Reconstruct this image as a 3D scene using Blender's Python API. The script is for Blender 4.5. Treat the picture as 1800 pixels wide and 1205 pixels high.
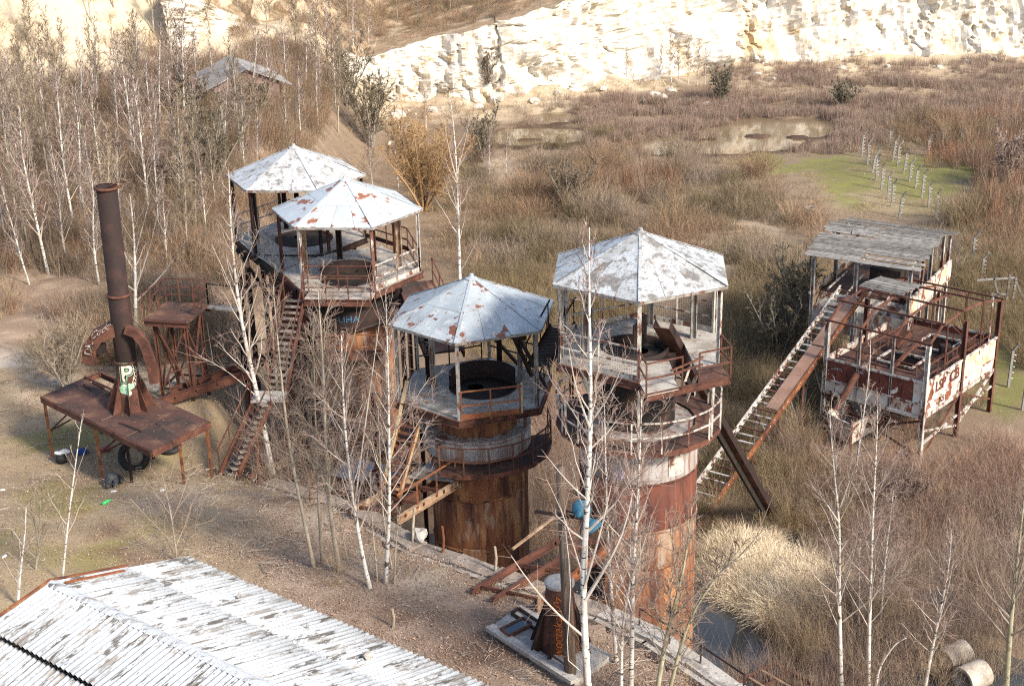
import bpy, bmesh, math, random
import numpy as np
from mathutils import Vector, noise as mnoise

for o in list(bpy.data.objects):
    bpy.data.objects.remove(o, do_unlink=True)
SC = bpy.context.scene
COL = SC.collection
R = math.radians

# ------------------------------------------------------------------ camera
CAM_H, PITCH, ROLL, FPX = 29.0, R(21), R(1.4), 2500.0
cd = bpy.data.cameras.new('camera')
cd.sensor_width = 36.0
cd.lens = FPX / 1800 * 36
cd.clip_start, cd.clip_end = 0.5, 1500
cam = bpy.data.objects.new('camera', cd)
COL.objects.link(cam)
from mathutils import Matrix
cam.matrix_world = Matrix.Translation((0, 0, CAM_H)) @ Matrix.Rotation(R(90) - PITCH, 4, 'X') @ Matrix.Rotation(-ROLL, 4, 'Z')
SC.camera = cam

# ------------------------------------------------------------------ sky, sun, exposure
SUN_EL = R(36)
SUN_DIR = (math.sin(R(48)), -math.cos(R(48)))        # towards the sun: behind the viewer, to the right
W = bpy.data.worlds.new('World')
SC.world = W
W.use_nodes = True
wn = W.node_tree.nodes
sky = wn.new('ShaderNodeTexSky')
sky.sky_type = 'NISHITA'
sky.sun_disc = False
sky.sun_elevation = SUN_EL
sky.sun_rotation = math.atan2(SUN_DIR[0], SUN_DIR[1])
sky.air_density, sky.dust_density = 1.0, 2.0
wn['Background'].inputs['Strength'].default_value = 0.15
W.node_tree.links.new(sky.outputs[0], wn['Background'].inputs['Color'])
sl = bpy.data.lights.new('sun', 'SUN')
sl.energy = 3.1
sl.angle = R(8.0)
sl.color = (1.0, 0.91, 0.77)
sun = bpy.data.objects.new('sun', sl)
COL.objects.link(sun)
sun.rotation_euler = Vector((-SUN_DIR[0] * math.cos(SUN_EL), -SUN_DIR[1] * math.cos(SUN_EL), -math.sin(SUN_EL))).to_track_quat('-Z', 'Y').to_euler()
SC.view_settings.view_transform = 'Standard'
SC.view_settings.look = 'None'
SC.view_settings.gamma = 1.0
SC.view_settings.exposure = 0.92
SC.render.film_transparent = False
SC.cycles.max_bounces = 4
SC.cycles.diffuse_bounces = 2
SC.cycles.glossy_bounces = 2
SC.cycles.transparent_max_bounces = 4
SC.cycles.caustics_reflective = False
SC.cycles.caustics_refractive = False
SC.cycles.use_denoising = False
SC.cycles.filter_width = 1.15

# ------------------------------------------------------------------ view geometry (pixels of the 1800 x 1205 photograph -> places)
O3 = np.array([0, 0, CAM_H])
FW = np.array([0, math.cos(PITCH), -math.sin(PITCH)])
UP = np.array([0, math.sin(PITCH), math.cos(PITCH)])
CR, SR = math.cos(ROLL), math.sin(ROLL)
def ray(px, py):
    x = (px - 900) / FPX; y = -(py - 602.5) / FPX
    x, y = CR * x + SR * y, -SR * x + CR * y
    return FW + np.array([x, 0, 0]) + y * UP
def az(px, py, z):
    d = ray(px, py); return O3 + d * ((z - CAM_H) / d[2])
def ay(px, py, Y):
    d = ray(px, py); return O3 + d * (Y / d[1])
def proj(P):
    d = np.asarray(P, float) - O3
    zz = d @ FW; x = d[..., 0] / zz; y = (d @ UP) / zz
    x, y = CR * x - SR * y, SR * x + CR * y
    return 900 + FPX * x, 602.5 - FPX * y
def sstep(a, b, x):
    t = np.clip((x - a) / (b - a), 0, 1); return t * t * (3 - 2 * t)

# ------------------------------------------------------------------ terrain function
def zt(y):
    return np.interp(y, [0, 39, 44, 51, 60, 110, 140], [6.5, 6.5, 6.1, 4.35, 4.35, 8.2, 9.0])
def hit_zt(px, py):
    d = ray(px, py); t = 20.0
    while True:
        p = O3 + d * t
        if p[2] <= zt(p[1]) or t > 260: return p
        t += 0.03
EDGE_PX = [(1430, 1290), (1290, 1205), (1150, 1112), (1060, 1070), (960, 1035), (870, 1002), (735, 957), (600, 882), (520, 857), (470, 842)]
EDGE = np.array([hit_zt(*q)[:2] for q in EDGE_PX])
EY = np.concatenate([EDGE[:, 1], [EDGE[-1, 1] + 3, 60, 68, 80, 100, 125, 150]])
EX = np.concatenate([EDGE[:, 0], [EDGE[-1, 0] - 1.6, -13, -13.5, -14, -14, -15, -16]])
def x_edge(y): return np.interp(y, EY, EX)
CLX = np.array([-120, -70, -45, -34, -25, -18, -13.6, -6, 0, 6, 12.7, 25, 40, 60, 90, 140.])
CLY = np.array([80, 92, 106, 113, 121, 133, 140, 141.5, 142, 145, 150, 157, 160, 161, 160, 158.])
CLT = np.array([24, 22, 20, 18, 14, 8, 5.2, 6.6, 7.8, 9.0, 10.5, 14, 17, 18, 18, 18.])
def fbm(x, y, s, oct=3, seed=0.0):
    x = np.asarray(x, float); y = np.asarray(y, float)
    out = np.zeros(np.broadcast(x, y).shape); amp = 1.0; tot = 0
    rs = np.random.RandomState(int(seed * 7 + 3))
    for k in range(oct):
        for j in range(4):
            a = rs.uniform(0, 6.283); ph = rs.uniform(0, 6.283); f = s * (2.03 ** k) * rs.uniform(.7, 1.35)
            out = out + amp * np.sin((x * math.cos(a) + y * math.sin(a)) * f * 6.283 + ph + 1.3 * np.sin((x * math.sin(a) - y * math.cos(a)) * f * 4.1 + ph * 2))
        tot += amp * 1.6; amp *= .55
    return out / tot
FARP = [(950, 239, 84, 15), (905, 243, 42, 14), (975, 207, 46, 10), (1150, 190, 72, 6), (1130, 263, 90, 7), (1250, 254, 112, 17), (1330, 237, 100, 28), (1418, 226, 48, 17), (1370, 190, 72, 5)]
PONDS = FARP + [(1270, 1110, 70, 62), (1225, 1070, 35, 60), (1380, 968, 42, 30), (1330, 1150, 60, 40)]
PKEEP = None
ISLES = [(1333, 240, 28, 4), (1225, 214, 66, 14), (1235, 246, 34, 2.5), (1405, 243, 28, 3), (930, 246, 26, 2.5)]
def emask(px, py, L, soft=.35):
    m = np.zeros(np.shape(px))
    for (cx, cy, rx, ry) in L:
        q = np.sqrt(((px - cx) / rx) ** 2 + ((py - cy) / ry) ** 2)
        m = np.maximum(m, 1 - sstep(1 - soft, 1 + soft, q))
    return m
def ground_z(x, y):
    x = np.asarray(x, float); y = np.asarray(y, float)
    xe = x_edge(y)
    w = np.interp(y, [46, 50, 58, 68, 150], [.8, 1.0, 3.0, 9, 9])
    dx = xe - x + np.where(y > 50, w * .5, 0) * np.clip((y - 50) / 8, 0, 1)
    t = sstep(0, 1, dx / w)
    hi = zt(y) + .10 * fbm(x, y, .06, 3, 1) + .045 * fbm(x, y, .3, 3, 2)
    lo = .34 + .16 * fbm(x, y, .05, 3, 5)
    lo = lo * (1 - .55 * sstep(108, 116, y))
    px, py = proj(np.stack([x, y, np.zeros_like(x)], -1))
    pm_ = emask(px + 9 * fbm(x, y, .12, 2, 8), py + 2.2 * fbm(x, y, .16, 2, 9), PONDS, .12)
    pm_ = pm_ * (1 - emask(px, py, ISLES, .3))
    swamp = sstep(1.5, 6, x - xe) * (1 - sstep(50, 57, y)) * sstep(36, 40, y + 0 * x)
    lo = lo - .42 * swamp + .22 * swamp * fbm(x, y, .16, 3, 11)
    lo = lo * (1 - pm_) - .45 * pm_
    z = lo + (hi - lo) * t
    # quarry side beyond the cliff line
    cy = np.interp(x, CLX, CLY); ct = np.interp(x, CLX, CLT)
    d = y - cy
    tal = sstep(-9, 1, d) * 1.1 * (.6 + .4 * fbm(x, y, .11, 2, 14))
    tal = np.where(x < -20, sstep(-6, 2, d) * 1.5, tal)
    z = z + tal
    steep = np.where(x < -26, 13.0, np.where(x < -20, 7.0, 2.0))
    s0_ = np.where(x < -24, .6, 5.2)
    b = sstep(s0_, s0_ + steep, d)
    z = z + b * np.maximum(ct - z, 0) + np.where(d > 6, np.clip(d - 6, 0, 60) * .22 + .5 * fbm(x, y, .08, 3, 17), 0)
    return z
def gz(x, y): return float(ground_z(np.array([x]), np.array([y]))[0])
_TS = np.arange(24, 190, .25)
def hit(px, py):
    d = ray(px, py)
    P = O3[None] + d[None] * _TS[:, None] / np.linalg.norm(d)
    g = ground_z(P[:, 0], P[:, 1])
    below = np.nonzero(P[:, 2] <= g)[0]
    if len(below) == 0: return P[-1]
    i = max(below[0], 1)
    a = P[i - 1, 2] - g[i - 1]; b = g[i] - P[i, 2]; t = a / (a + b + 1e-9)
    return P[i - 1] + (P[i] - P[i - 1]) * t

# ------------------------------------------------------------------ mesh helpers
def unit(v):
    v = np.asarray(v, float); return v / (np.linalg.norm(v) + 1e-12)
class MB:
    def __init__(s): s.v = []; s.f = []; s.n = 0          # faces: (array k x m, mat index)
    def add(s, v, f, mi=0):
        v = np.asarray(v, float).reshape(-1, 3)
        s.v.append(v)
        if isinstance(f, np.ndarray): s.f.append((f + s.n, mi))
        else:
            by = {}
            for q in f: by.setdefault(len(q), []).append(q)
            for k, L in by.items(): s.f.append((np.array(L, int) + s.n, mi))
        s.n += len(v); return s
    BF = np.array([(0, 3, 2, 1), (4, 5, 6, 7), (0, 1, 5, 4), (1, 2, 6, 5), (2, 3, 7, 6), (3, 0, 4, 7)])
    def box(s, c, size, ax=None, mi=0):
        ax = np.eye(3) if ax is None else np.asarray(ax, float)
        h = np.asarray(size, float) / 2
        k = np.array([(-1, -1, -1), (1, -1, -1), (1, 1, -1), (-1, 1, -1), (-1, -1, 1), (1, -1, 1), (1, 1, 1), (-1, 1, 1)]) * h
        return s.add(np.asarray(c, float) + k @ ax, MB.BF, mi)
    def bar(s, p0, p1, w, h=None, up=(0, 0, 1), mi=0, off=(0, 0)):
        h = w if h is None else h
        p0 = np.asarray(p0, float); p1 = np.asarray(p1, float)
        t = unit(p1 - p0); up = np.asarray(up, float)
        if abs(t @ up) > .98: up = np.array([0, 1., 0])
        sd = unit(np.cross(t, up)); u = np.cross(sd, t)
        c = (p0 + p1) / 2 + sd * off[0] + u * off[1]
        return s.box(c, (np.linalg.norm(p1 - p0), w, h), np.stack([t, sd, u]), mi)
    def ibeam(s, p0, p1, w, h, up=(0, 0, 1), th=.018, mi=0):
        s.bar(p0, p1, w, th, up, mi, (0, h / 2 - th / 2)); s.bar(p0, p1, w, th, up, mi, (0, -h / 2 + th / 2))
        return s.bar(p0, p1, th, h - 2 * th, up, mi)
    def chan(s, p0, p1, w, h, up=(0, 0, 1), th=.018, mi=0):   # channel open to one side
        s.bar(p0, p1, w, th, up, mi, (0, h / 2 - th / 2)); s.bar(p0, p1, w, th, up, mi, (0, -h / 2 + th / 2))
        return s.bar(p0, p1, th, h - 2 * th, up, mi, (-w / 2 + th / 2, 0))
    def angle(s, p0, p1, w, th=.014, up=(0, 0, 1), mi=0):
        s.bar(p0, p1, w, th, up, mi, (0, -w / 2)); return s.bar(p0, p1, th, w - th, up, mi, (-w / 2 + th / 2, th / 2))
    def tubes(s, P, Rr, n=4, mi=0, cap=False):
        P = np.asarray(P, float); Rr = np.asarray(Rr, float)
        if P.ndim == 2: P = P[None]; Rr = Rr[None]
        S, K, _ = P.shape
        T = np.gradient(P, axis=1); T /= np.linalg.norm(T, axis=2, keepdims=True) + 1e-9
        m = T.mean(1); ref = np.where(np.abs(m[:, 2:3]) > .8, np.array([[1., 0, 0]]), np.array([[0, 0, 1.]]))
        A = np.cross(T, ref[:, None, :]); A /= np.linalg.norm(A, axis=2, keepdims=True) + 1e-9
        B = np.cross(T, A)
        th = np.arange(n) / n * 2 * math.pi
        ring = P[:, :, None, :] + Rr[:, :, None, None] * (A[:, :, None, :] * np.cos(th)[None, None, :, None] + B[:, :, None, :] * np.sin(th)[None, None, :, None])
        i = np.arange(S)[:, None, None] * K * n; k = np.arange(K - 1)[None, :, None] * n; j = np.arange(n)[None, None, :]
        a = i + k + j; b = i + k + (j + 1) % n
        F = np.stack([a, a + n, b + n, b], -1).reshape(-1, 4)
        s.add(ring.reshape(-1, 3), F, mi)
        if cap and S == 1:
            o = s.n - K * n
            s.f.append((np.array([[o + q for q in range(n)]]), mi)); s.f.append((np.array([[o + (K - 1) * n + q for q in reversed(range(n))]]), mi))
        return s
    def tube(s, p0, p1, r, n=8, r1=None, mi=0, cap=True):
        return s.tubes(np.array([p0, p1], float), np.array([r, r if r1 is None else r1]), n, mi, cap)
    def ribbons(s, P, Wd, rng, mi=0):
        S, K, _ = P.shape
        a = rng.uniform(0, 6.283, S); sd = np.stack([np.cos(a), np.sin(a), np.zeros(S)], -1)[:, None, :]
        V = np.stack([P - sd * Wd[..., None] / 2, P + sd * Wd[..., None] / 2], 2)
        i = np.arange(S)[:, None] * K * 2; k = np.arange(K - 1)[None] * 2
        a = (i + k).reshape(-1)
        return s.add(V.reshape(-1, 3), np.stack([a, a + 1, a + 3, a + 2], -1), mi)
    def lathe(s, prof, c, n=32, mi=0, a0=0, a1=2 * math.pi):
        prof = np.asarray(prof, float); full = abs(a1 - a0 - 2 * math.pi) < 1e-6
        m = n if full else n + 1
        th = a0 + (a1 - a0) * np.arange(m) / n
        V = np.stack([prof[:, None, 0] * np.cos(th) + c[0], prof[:, None, 0] * np.sin(th) + c[1], np.repeat(prof[:, 1:2], m, 1) + c[2]], -1)
        k = np.arange(len(prof) - 1)[:, None] * m; j = np.arange(n)[None]
        a = k + j; b = k + (j + 1) % m
        return s.add(V.reshape(-1, 3), np.stack([a, b, b + m, a + m], -1).reshape(-1, 4), mi)
    def slab(s, poly, th, mi=0):            # planar polygon (3-D points) thickened downwards along its normal
        P = np.asarray(poly, float); n = unit(np.cross(P[1] - P[0], P[2] - P[0]))
        if n[2] < 0: P = P[::-1]; n = -n
        m = len(P); Q = P - n * th
        F = [tuple(range(m)), tuple(range(2 * m - 1, m - 1, -1))] + [(i, m + i, m + (i + 1) % m, (i + 1) % m) for i in range(m)]
        return s.add(np.concatenate([P, Q]), F, mi)
    def build(s, name, mat, parent=None, smooth=False, local=False):
        V = np.concatenate(s.v)
        if parent is not None and not local:
            V = V - wloc(parent)
        me = mesh_from(name, V, s.f, mat, smooth)
        o = bpy.data.objects.new(name, me); COL.objects.link(o)
        if parent is not None:
            o.parent = parent
        return o
def wloc(o):
    v = np.array(o.location)
    while o.parent: o = o.parent; v = v + np.array(o.location)
    return v
def mesh_from(name, V, faces, mat, smooth=False):
    me = bpy.data.meshes.new(name)
    me.vertices.add(len(V)); me.vertices.foreach_set('co', V.astype(np.float32).ravel())
    lv = np.concatenate([f.ravel() for f, m in faces]); cnt = np.concatenate([np.full(len(f), f.shape[1]) for f, m in faces])
    mi = np.concatenate([np.full(len(f), m) for f, m in faces])
    me.loops.add(len(lv)); me.loops.foreach_set('vertex_index', lv.astype(np.int32))
    me.polygons.add(len(cnt)); me.polygons.foreach_set('loop_start', np.concatenate([[0], np.cumsum(cnt)[:-1]]).astype(np.int32))
    me.polygons.foreach_set('material_index', mi.astype(np.int32))
    me.polygons.foreach_set('use_smooth', np.full(len(cnt), bool(smooth)))
    for m in (mat if isinstance(mat, (list, tuple)) else [mat]): me.materials.append(MT(m))
    me.update(calc_edges=True)
    return me
def tag(o, label=None, cat=None, group=None, kind=None):
    if label: o['label'] = label
    if cat: o['category'] = cat
    if group: o['group'] = group
    if kind: o['kind'] = kind
    return o
def thing(name, label, cat, loc=(0, 0, 0), group=None):
    o = bpy.data.objects.new(name, None); COL.objects.link(o)
    o.empty_display_size = .3
    o.location = loc
    return tag(o, label, cat, group)
def copy_tree(o, parent=None):
    c = o.copy(); COL.objects.link(c); c.parent = parent
    for ch in o.children: copy_tree(ch, c)
    return c
# ------------------------------------------------------------------ materials
_M = {}
def MT(m): return _M[m] if isinstance(m, str) else m
def pm(name, base, layers=(), rough=.8, metal=0.0, bump=0.0, bsc=20, vary=0.0, coord='Object', spec=.3, attr=None, nr=.62, tr=0.0):
    """base colour + noise layers (colour, scale xyz, lo, hi[, detail]); vary = brightness change from piece to piece"""
    m = bpy.data.materials.new(name); m.use_nodes = True
    nt = m.node_tree; N = nt.nodes; L = nt.links
    b = N['Principled BSDF']
    b.inputs['Roughness'].default_value = rough; b.inputs['Metallic'].default_value = metal
    b.inputs['Specular IOR Level'].default_value = spec
    tc = N.new('ShaderNodeTexCoord'); oi = N.new('ShaderNodeObjectInfo')
    off = N.new('ShaderNodeVectorMath'); off.operation = 'MULTIPLY_ADD'
    off.inputs[1].default_value = (1, 1, 1)
    rv = N.new('ShaderNodeVectorMath'); rv.operation = 'SCALE'; rv.inputs[0].default_value = (37., 53., 29.)
    L.new(oi.outputs['Random'], rv.inputs['Scale'])
    L.new(tc.outputs[coord], off.inputs[0]); L.new(rv.outputs[0], off.inputs[2])
    vec = off.outputs[0]
    if attr:
        a = N.new('ShaderNodeAttribute'); a.attribute_name = attr; cur = a.outputs['Color']
    else:
        rgb = N.new('ShaderNodeRGB'); rgb.outputs[0].default_value = (*base, 1); cur = rgb.outputs[0]
    for ly in layers:
        col, sc, lo, hi = ly[:4]; det = ly[4] if len(ly) > 4 else 6
        mp = N.new('ShaderNodeMapping'); mp.inputs['Scale'].default_value = sc if isinstance(sc, tuple) else (sc,) * 3
        L.new(vec, mp.inputs['Vector'])
        if det < 0:
            nz = N.new('ShaderNodeTexVoronoi'); nz.inputs['Scale'].default_value = 1; out = nz.outputs['Distance']
        else:
            nz = N.new('ShaderNodeTexNoise'); nz.inputs['Scale'].default_value = 1; nz.inputs['Detail'].default_value = det; nz.inputs['Roughness'].default_value = nr
            out = nz.outputs['Fac']
        L.new(mp.outputs[0], nz.inputs['Vector'])
        mr = N.new('ShaderNodeMapRange'); mr.inputs['From Min'].default_value = lo; mr.inputs['From Max'].default_value = hi
        mr.inputs['To Max'].default_value = ly[5] if len(ly) > 5 else 1.0
        L.new(out, mr.inputs['Value'])
        mx = N.new('ShaderNodeMix'); mx.data_type = 'RGBA'
        L.new(mr.outputs[0], mx.inputs['Factor']); L.new(cur, mx.inputs['A'])
        mx.inputs['B'].default_value = (*col, 1); cur = mx.outputs['Result']
    if vary:
        hs = N.new('ShaderNodeHueSaturation')
        mr = N.new('ShaderNodeMapRange'); mr.inputs['To Min'].default_value = 1 - vary; mr.inputs['To Max'].default_value = 1 + vary
        L.new(oi.outputs['Random'], mr.inputs['Value']); L.new(mr.outputs[0], hs.inputs['Value']); L.new(cur, hs.inputs['Color']); cur = hs.outputs[0]
    L.new(cur, b.inputs['Base Color'])
    if tr:      # thin stems and blades let light through
        tl = N.new('ShaderNodeBsdfTranslucent'); mxs = N.new('ShaderNodeMixShader'); mxs.inputs[0].default_value = tr
        L.new(cur, tl.inputs['Color']); L.new(b.outputs[0], mxs.inputs[1]); L.new(tl.outputs[0], mxs.inputs[2]); L.new(mxs.outputs[0], N['Material Output'].inputs['Surface'])
    if bump:
        nz = N.new('ShaderNodeTexNoise'); nz.inputs['Scale'].default_value = bsc; nz.inputs['Detail'].default_value = 5
        L.new(vec, nz.inputs['Vector'])
        bp = N.new('ShaderNodeBump'); bp.inputs['Strength'].default_value = bump; bp.inputs['Distance'].default_value = .05
        L.new(nz.outputs['Fac'], bp.inputs['Height']); L.new(bp.outputs[0], b.inputs['Normal'])
    _M[name] = m
    return m
RU = (.085, .034, .024); RUo = (.22, .085, .032); RUd = (.03, .017, .014); RUp = (.145, .062, .042)
pm('rust', RU, [(RUp, 1.3, .42, .62), (RUd, 2.1, .5, .72), (RUo, 6, .58, .72), ((.30, .22, .17), 14, .68, .78)], .85, 0, .25, 30, .12)
pm('rust_dark', (.024, .0145, .013), [((.06, .026, .02), 1.6, .5, .75), (RUd, 5, .5, .7)], .8, 0, .2, 25, .1)
pm('rust_bright', (.22, .08, .035), [((.36, .18, .07), 2.0, .5, .7), (RU, 1.2, .48, .66), (RUd, 7, .6, .75)], .85, 0, .2, 30, .12)
pm('rust_deck', (.095, .046, .035), [((.23, .125, .075), .9, .52, .72), ((.045, .031, .028), .7, .44, .60), ((.34, .27, .21), 9, .62, .72), ((.55, .5, .44), 28, .70, .74)], .9, 0, .25, 30)
pm('white_rust', (.55, .53, .48), [((.36, .32, .28), 3, .42, .6), (RUp, (3.2, 3.2, 1.1), .5, .57), (RU, 8, .60, .68)], .7, 0, .2, 30, .12)
pm('white_panel', (.56, .54, .49), [((.50, .42, .33), 2.0, .46, .65), ((.20, .06, .035), (1.6, 1.6, 1.1), .53, .57), ((.42, .2, .09), 7, .58, .68)], .6, 0, .15, 30, .10)
pm('rust_panel', (.15, .045, .03), [((.085, .03, .024), 1.7, .45, .65), ((.66, .64, .60), 1.6, .63, .66), ((.3, .13, .07), 6, .6, .7)], .8, 0, .2, 30, .15)
pm('grey_steel', (.30, .29, .27), [((.17, .15, .13), 3, .45, .62), (RUp, (4, 4, 1.2), .54, .62), (RU, 9, .6, .7)], .75, 0, .2, 30, .15)
pm('shell_rust', (.19, .075, .036), [((.33, .165, .07), (2.2, 2.2, .35), .47, .62), ((.055, .024, .018), (1.5, 1.5, .3), .5, .62), ((.10, .035, .022), (5, 5, .7), .52, .66), ((.34, .27, .20), (1.6, 1.6, .4), .60, .70)], .8, 0, .15, 20, .08)
pm('shell_dark', (.13, .042, .026), [((.055, .022, .018), (1.7, 1.7, .4), .46, .6), ((.25, .10, .045), (3, 3, .35), .56, .68)], .8, 0, .15, 20, .08)
pm('shell_pale', (.36, .345, .34), [((.27, .24, .225), (1.4, 1.4, .8), .40, .60), ((.20, .135, .10), (5, 5, .3), .48, .64), ((.17, .078, .045), (3, 3, .35), .52, .66), ((.13, .052, .03), (1.2, 1.2, .5), .56, .68)], .7, 0, .1, 20, .05)
pm('shell_mix', (.29, .215, .15), [((.22, .10, .045), (2, 2, .4), .40, .58), ((.14, .05, .028), (4, 4, .4), .50, .66), ((.36, .32, .28), (1.4, 1.4, .6), .56, .68), ((.11, .04, .024), (6, 6, .25), .55, .68)], .75, 0, .12, 20, .06)
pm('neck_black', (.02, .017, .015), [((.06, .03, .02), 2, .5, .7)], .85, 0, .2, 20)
rf = dict(rough=.5, metal=0.0, bump=.06, bsc=8, vary=.05, spec=.4)
pm('roof_one', (.50, .515, .525), [((.37, .36, .34), 1.1, .48, .62), ((.20, .18, .165), (3, 3, 2), .54, .64), ((.27, .25, .23), 16, .54, .64)], **rf)
pm('roof_two', (.45, .49, .515), [((.37, .40, .42), 1.0, .46, .62), ((.24, .09, .042), (1.1, 1.1, 2.6), .585, .61), ((.34, .18, .10), 5, .64, .68), ((.4, .38, .35), 14, .63, .68)], **rf)
pm('roof_three', (.35, .395, .42), [((.28, .31, .33), .9, .46, .62), ((.45, .47, .475), 2.2, .54, .64), ((.17, .062, .032), (1.1, 1.1, 1.4), .595, .615), ((.27, .12, .065), 4, .62, .65), ((.25, .235, .22), 15, .58, .66)], **rf)
pm('roof_four', (.47, .495, .51), [((.36, .37, .365), .8, .45, .60), ((.16, .148, .135), (1.6, 1.6, 1.6), .55, .62), ((.19, .175, .16), (4, 4, 3), .53, .62), ((.24, .225, .21), 14, .53, .62), ((.46, .29, .19), 6, .67, .7)], **rf)
pm('rust_patch', (.26, .08, .033), [((.36, .15, .06), 6, .45, .65), ((.14, .045, .025), 10, .5, .66)], .9, 0, .2, 30)
pm('corrugated_sheet', (.52, .545, .56), [((.42, .43, .44), (.5, 3, 1), .46, .66, 10), ((.27, .25, .23), (.7, 2.6, 1), .54, .60, 12), ((.11, .10, .088), (1.0, 5.5, 3), .555, .60, 12), ((.14, .125, .11), (16, 34, 16), .58, .64), ((.15, .13, .11), (.35, 11, 1), .62, .66), ((.30, .12, .055), (1.6, 8, 1), .70, .72)], .75, 0, .1, 40, .06, nr=.74)
pm('concrete', (.42, .395, .36), [((.28, .255, .23), 1.2, .45, .62), ((.52, .50, .46), 3.5, .55, .68), ((.20, .17, .145), 8, .56, .70), ((.16, .13, .1), 30, .62, .7)], .95, 0, .35, 30)
pm('deck_concrete', (.40, .37, .335), [((.27, .235, .20), .9, .45, .6), ((.52, .49, .45), 2.2, .55, .7), ((.16, .115, .09), 3.5, .56, .68), ((.23, .10, .06), 5, .64, .72)], .95, 0, .3, 30)
pm('concrete_post', (.29, .285, .265), [((.19, .18, .16), 5, .45, .62)], .9, 0, .2, 30, .1)
pm('old_wood', (.20, .185, .165), [((.30, .285, .26), (1.5, 18, 8), .46, .6), ((.075, .065, .055), (1.2, 30, 10), .52, .63), ((.11, .095, .08), 3, .5, .66)], .95, 0, .3, 40, .28)
pm('yellow_wood', (.52, .40, .24), [((.35, .25, .14), (20, 20, 2), .45, .6), ((.2, .1, .05), 4, .58, .66)], .9, 0, .2, 40, .1)
pm('brown_wood', (.30, .20, .13), [((.42, .32, .23), (3, 3, 3), .48, .6), ((.13, .06, .035), (2, 2, 2), .5, .65)], .95, 0, .3, 40, .15)
pm('pole_wood', (.12, .085, .065), [((.2, .16, .13), (12, 12, .8), .48, .62), ((.05, .035, .03), (18, 18, 1.2), .5, .65)], .95, 0, .3, 40)
pm('red_brick', (.20, .135, .115), [((.27, .19, .165), 2.2, .45, .65), ((.2, .1, .085), 6, .5, .7)], .95, 0, .3, 30)
pm('hut_roof', (.27, .26, .245), [((.26, .245, .225), (1.2, 1.2, 1.2), .45, .62), ((.52, .51, .49), 3, .55, .7)], .9, 0, .2, 20, .12)
pm('limestone', (.57, .52, .435), [((.66, .625, .56), .35, .40, .56), ((.56, .42, .25), (.14, .14, .06), .57, .66), ((.44, .33, .2), .9, .54, .68), ((.30, .235, .17), (.8, .8, .22), .62, .70), ((.32, .26, .19), (.4, .4, 2.2), .64, .72), ((.34, .27, .2), 4, .58, .72)], .95, 0, .55, 3, spec=.1)
pm('boulder_stone', (.58, .53, .45), [((.42, .37, .3), 1.5, .45, .62), ((.68, .64, .57), 4, .55, .7)], .95, 0, .4, 8, .15)
pm('birch_bark', (.58, .545, .49), [((.68, .66, .62), 3, .45, .6), ((.40, .33, .27), (2, 2, .9), .52, .66), ((.05, .042, .038), (3, 3, 11), .575, .605), ((.07, .055, .05), (2.5, 2.5, 5), .62, .65)], .8, 0, .1, 30, .08)
pm('tan_bark', (.33, .275, .205), [((.43, .375, .29), (6, 6, 1.5), .45, .62), ((.18, .145, .11), 5, .55, .68)], .9, 0, .1, 30, .12)
pm('green_bark', (.27, .255, .165), [((.38, .36, .26), (6, 6, 1.5), .45, .62), ((.15, .14, .09), 5, .55, .68)], .9, 0, .1, 30, .1)
pm('pale_branch', (.50, .45, .39), [((.42, .35, .29), 3, .45, .65)], .85, 0, 0, 30, .1)
pm('grey_branch', (.25, .215, .175), [((.36, .31, .25), 2, .45, .65)], .9, 0, 0, 30, .12)
pm('twig', (.20, .14, .115), [((.29, .215, .18), .5, .4, .65)], .9, 0, 0, 30, .15)
pm('twig_brown', (.20, .15, .10), [((.28, .22, .16), .5, .4, .65)], .9, 0, 0, 30, .2)
pm('twig_dark', (.115, .095, .06), [((.17, .145, .1), .5, .4, .65)], .9, 0, 0, 30, .2)
pm('twig_orange', (.33, .205, .095), [((.42, .28, .15), .5, .4, .65), ((.22, .14, .08), 1.3, .5, .7)], .9, 0, 0, 30, .1)
def st(n, a, b, v=.25, tr=0): pm(n, a, [(b, .45, .38, .64)], .95, 0, 0, 30, v, tr=tr)
st('scrub_grey', (0.228, 0.17, 0.125), (0.327, 0.255, 0.195))
st('scrub_tan', (0.296, 0.215, 0.135), (0.391, 0.295, 0.195))
st('scrub_brown', (0.211, 0.138, 0.085), (0.317, 0.21, 0.135))
st('scrub_mauve', (0.253, 0.17, 0.132), (0.348, 0.25, 0.2))
st('scrub_olive', (0.154, 0.118, 0.063), (0.238, 0.185, 0.107))
st('scrub_red', (0.238, 0.125, 0.075), (0.317, 0.185, 0.121))
st('dry_stem', (0.281, 0.195, 0.103), (0.374, 0.27, 0.155))
st('straw', (.78, .62, .42), (.86, .74, .55), .08)
st('catkin', (.62, .54, .42), (.7, .64, .54), .15)
st('leaf_pale', (.36, .265, .21), (.46, .37, .31), .35)
st('leaf_brown', (.26, .16, .11), (.34, .23, .16), .3)
st('moss', (.115, .14, .03), (.19, .20, .05), .2)
pm('ground_soil', (.3, .25, .2), [((.50, .45, .39), 3.2, .64, .72, 8, .55), ((.09, .065, .05), 2.3, .60, .75, 8, .6), ((.56, .51, .45), 9, .66, .71, 3, .6), ((.16, .10, .075), 11, .62, .7, 3, .6)], .98, 0, .6, 9, attr='soil', spec=.1)
pm('blue_lamp', (.05, .165, .245), [((.035, .16, .27), 6, .5, .7), ((.35, .42, .45), 14, .64, .7)], .45, 0, 0, 20, .08)
pm('lamp_white', (.75, .75, .72), rough=.4)
pm('cable', (.68, .67, .64), rough=.6)
pm('black_rubber', (.018, .018, .019), [((.05, .05, .05), 6, .5, .7)], .7, 0, .2, 30)
pm('grey_cloth', (.045, .05, .058), [((.09, .095, .10), 7, .48, .66)], .95, 0, .4, 25)
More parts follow.
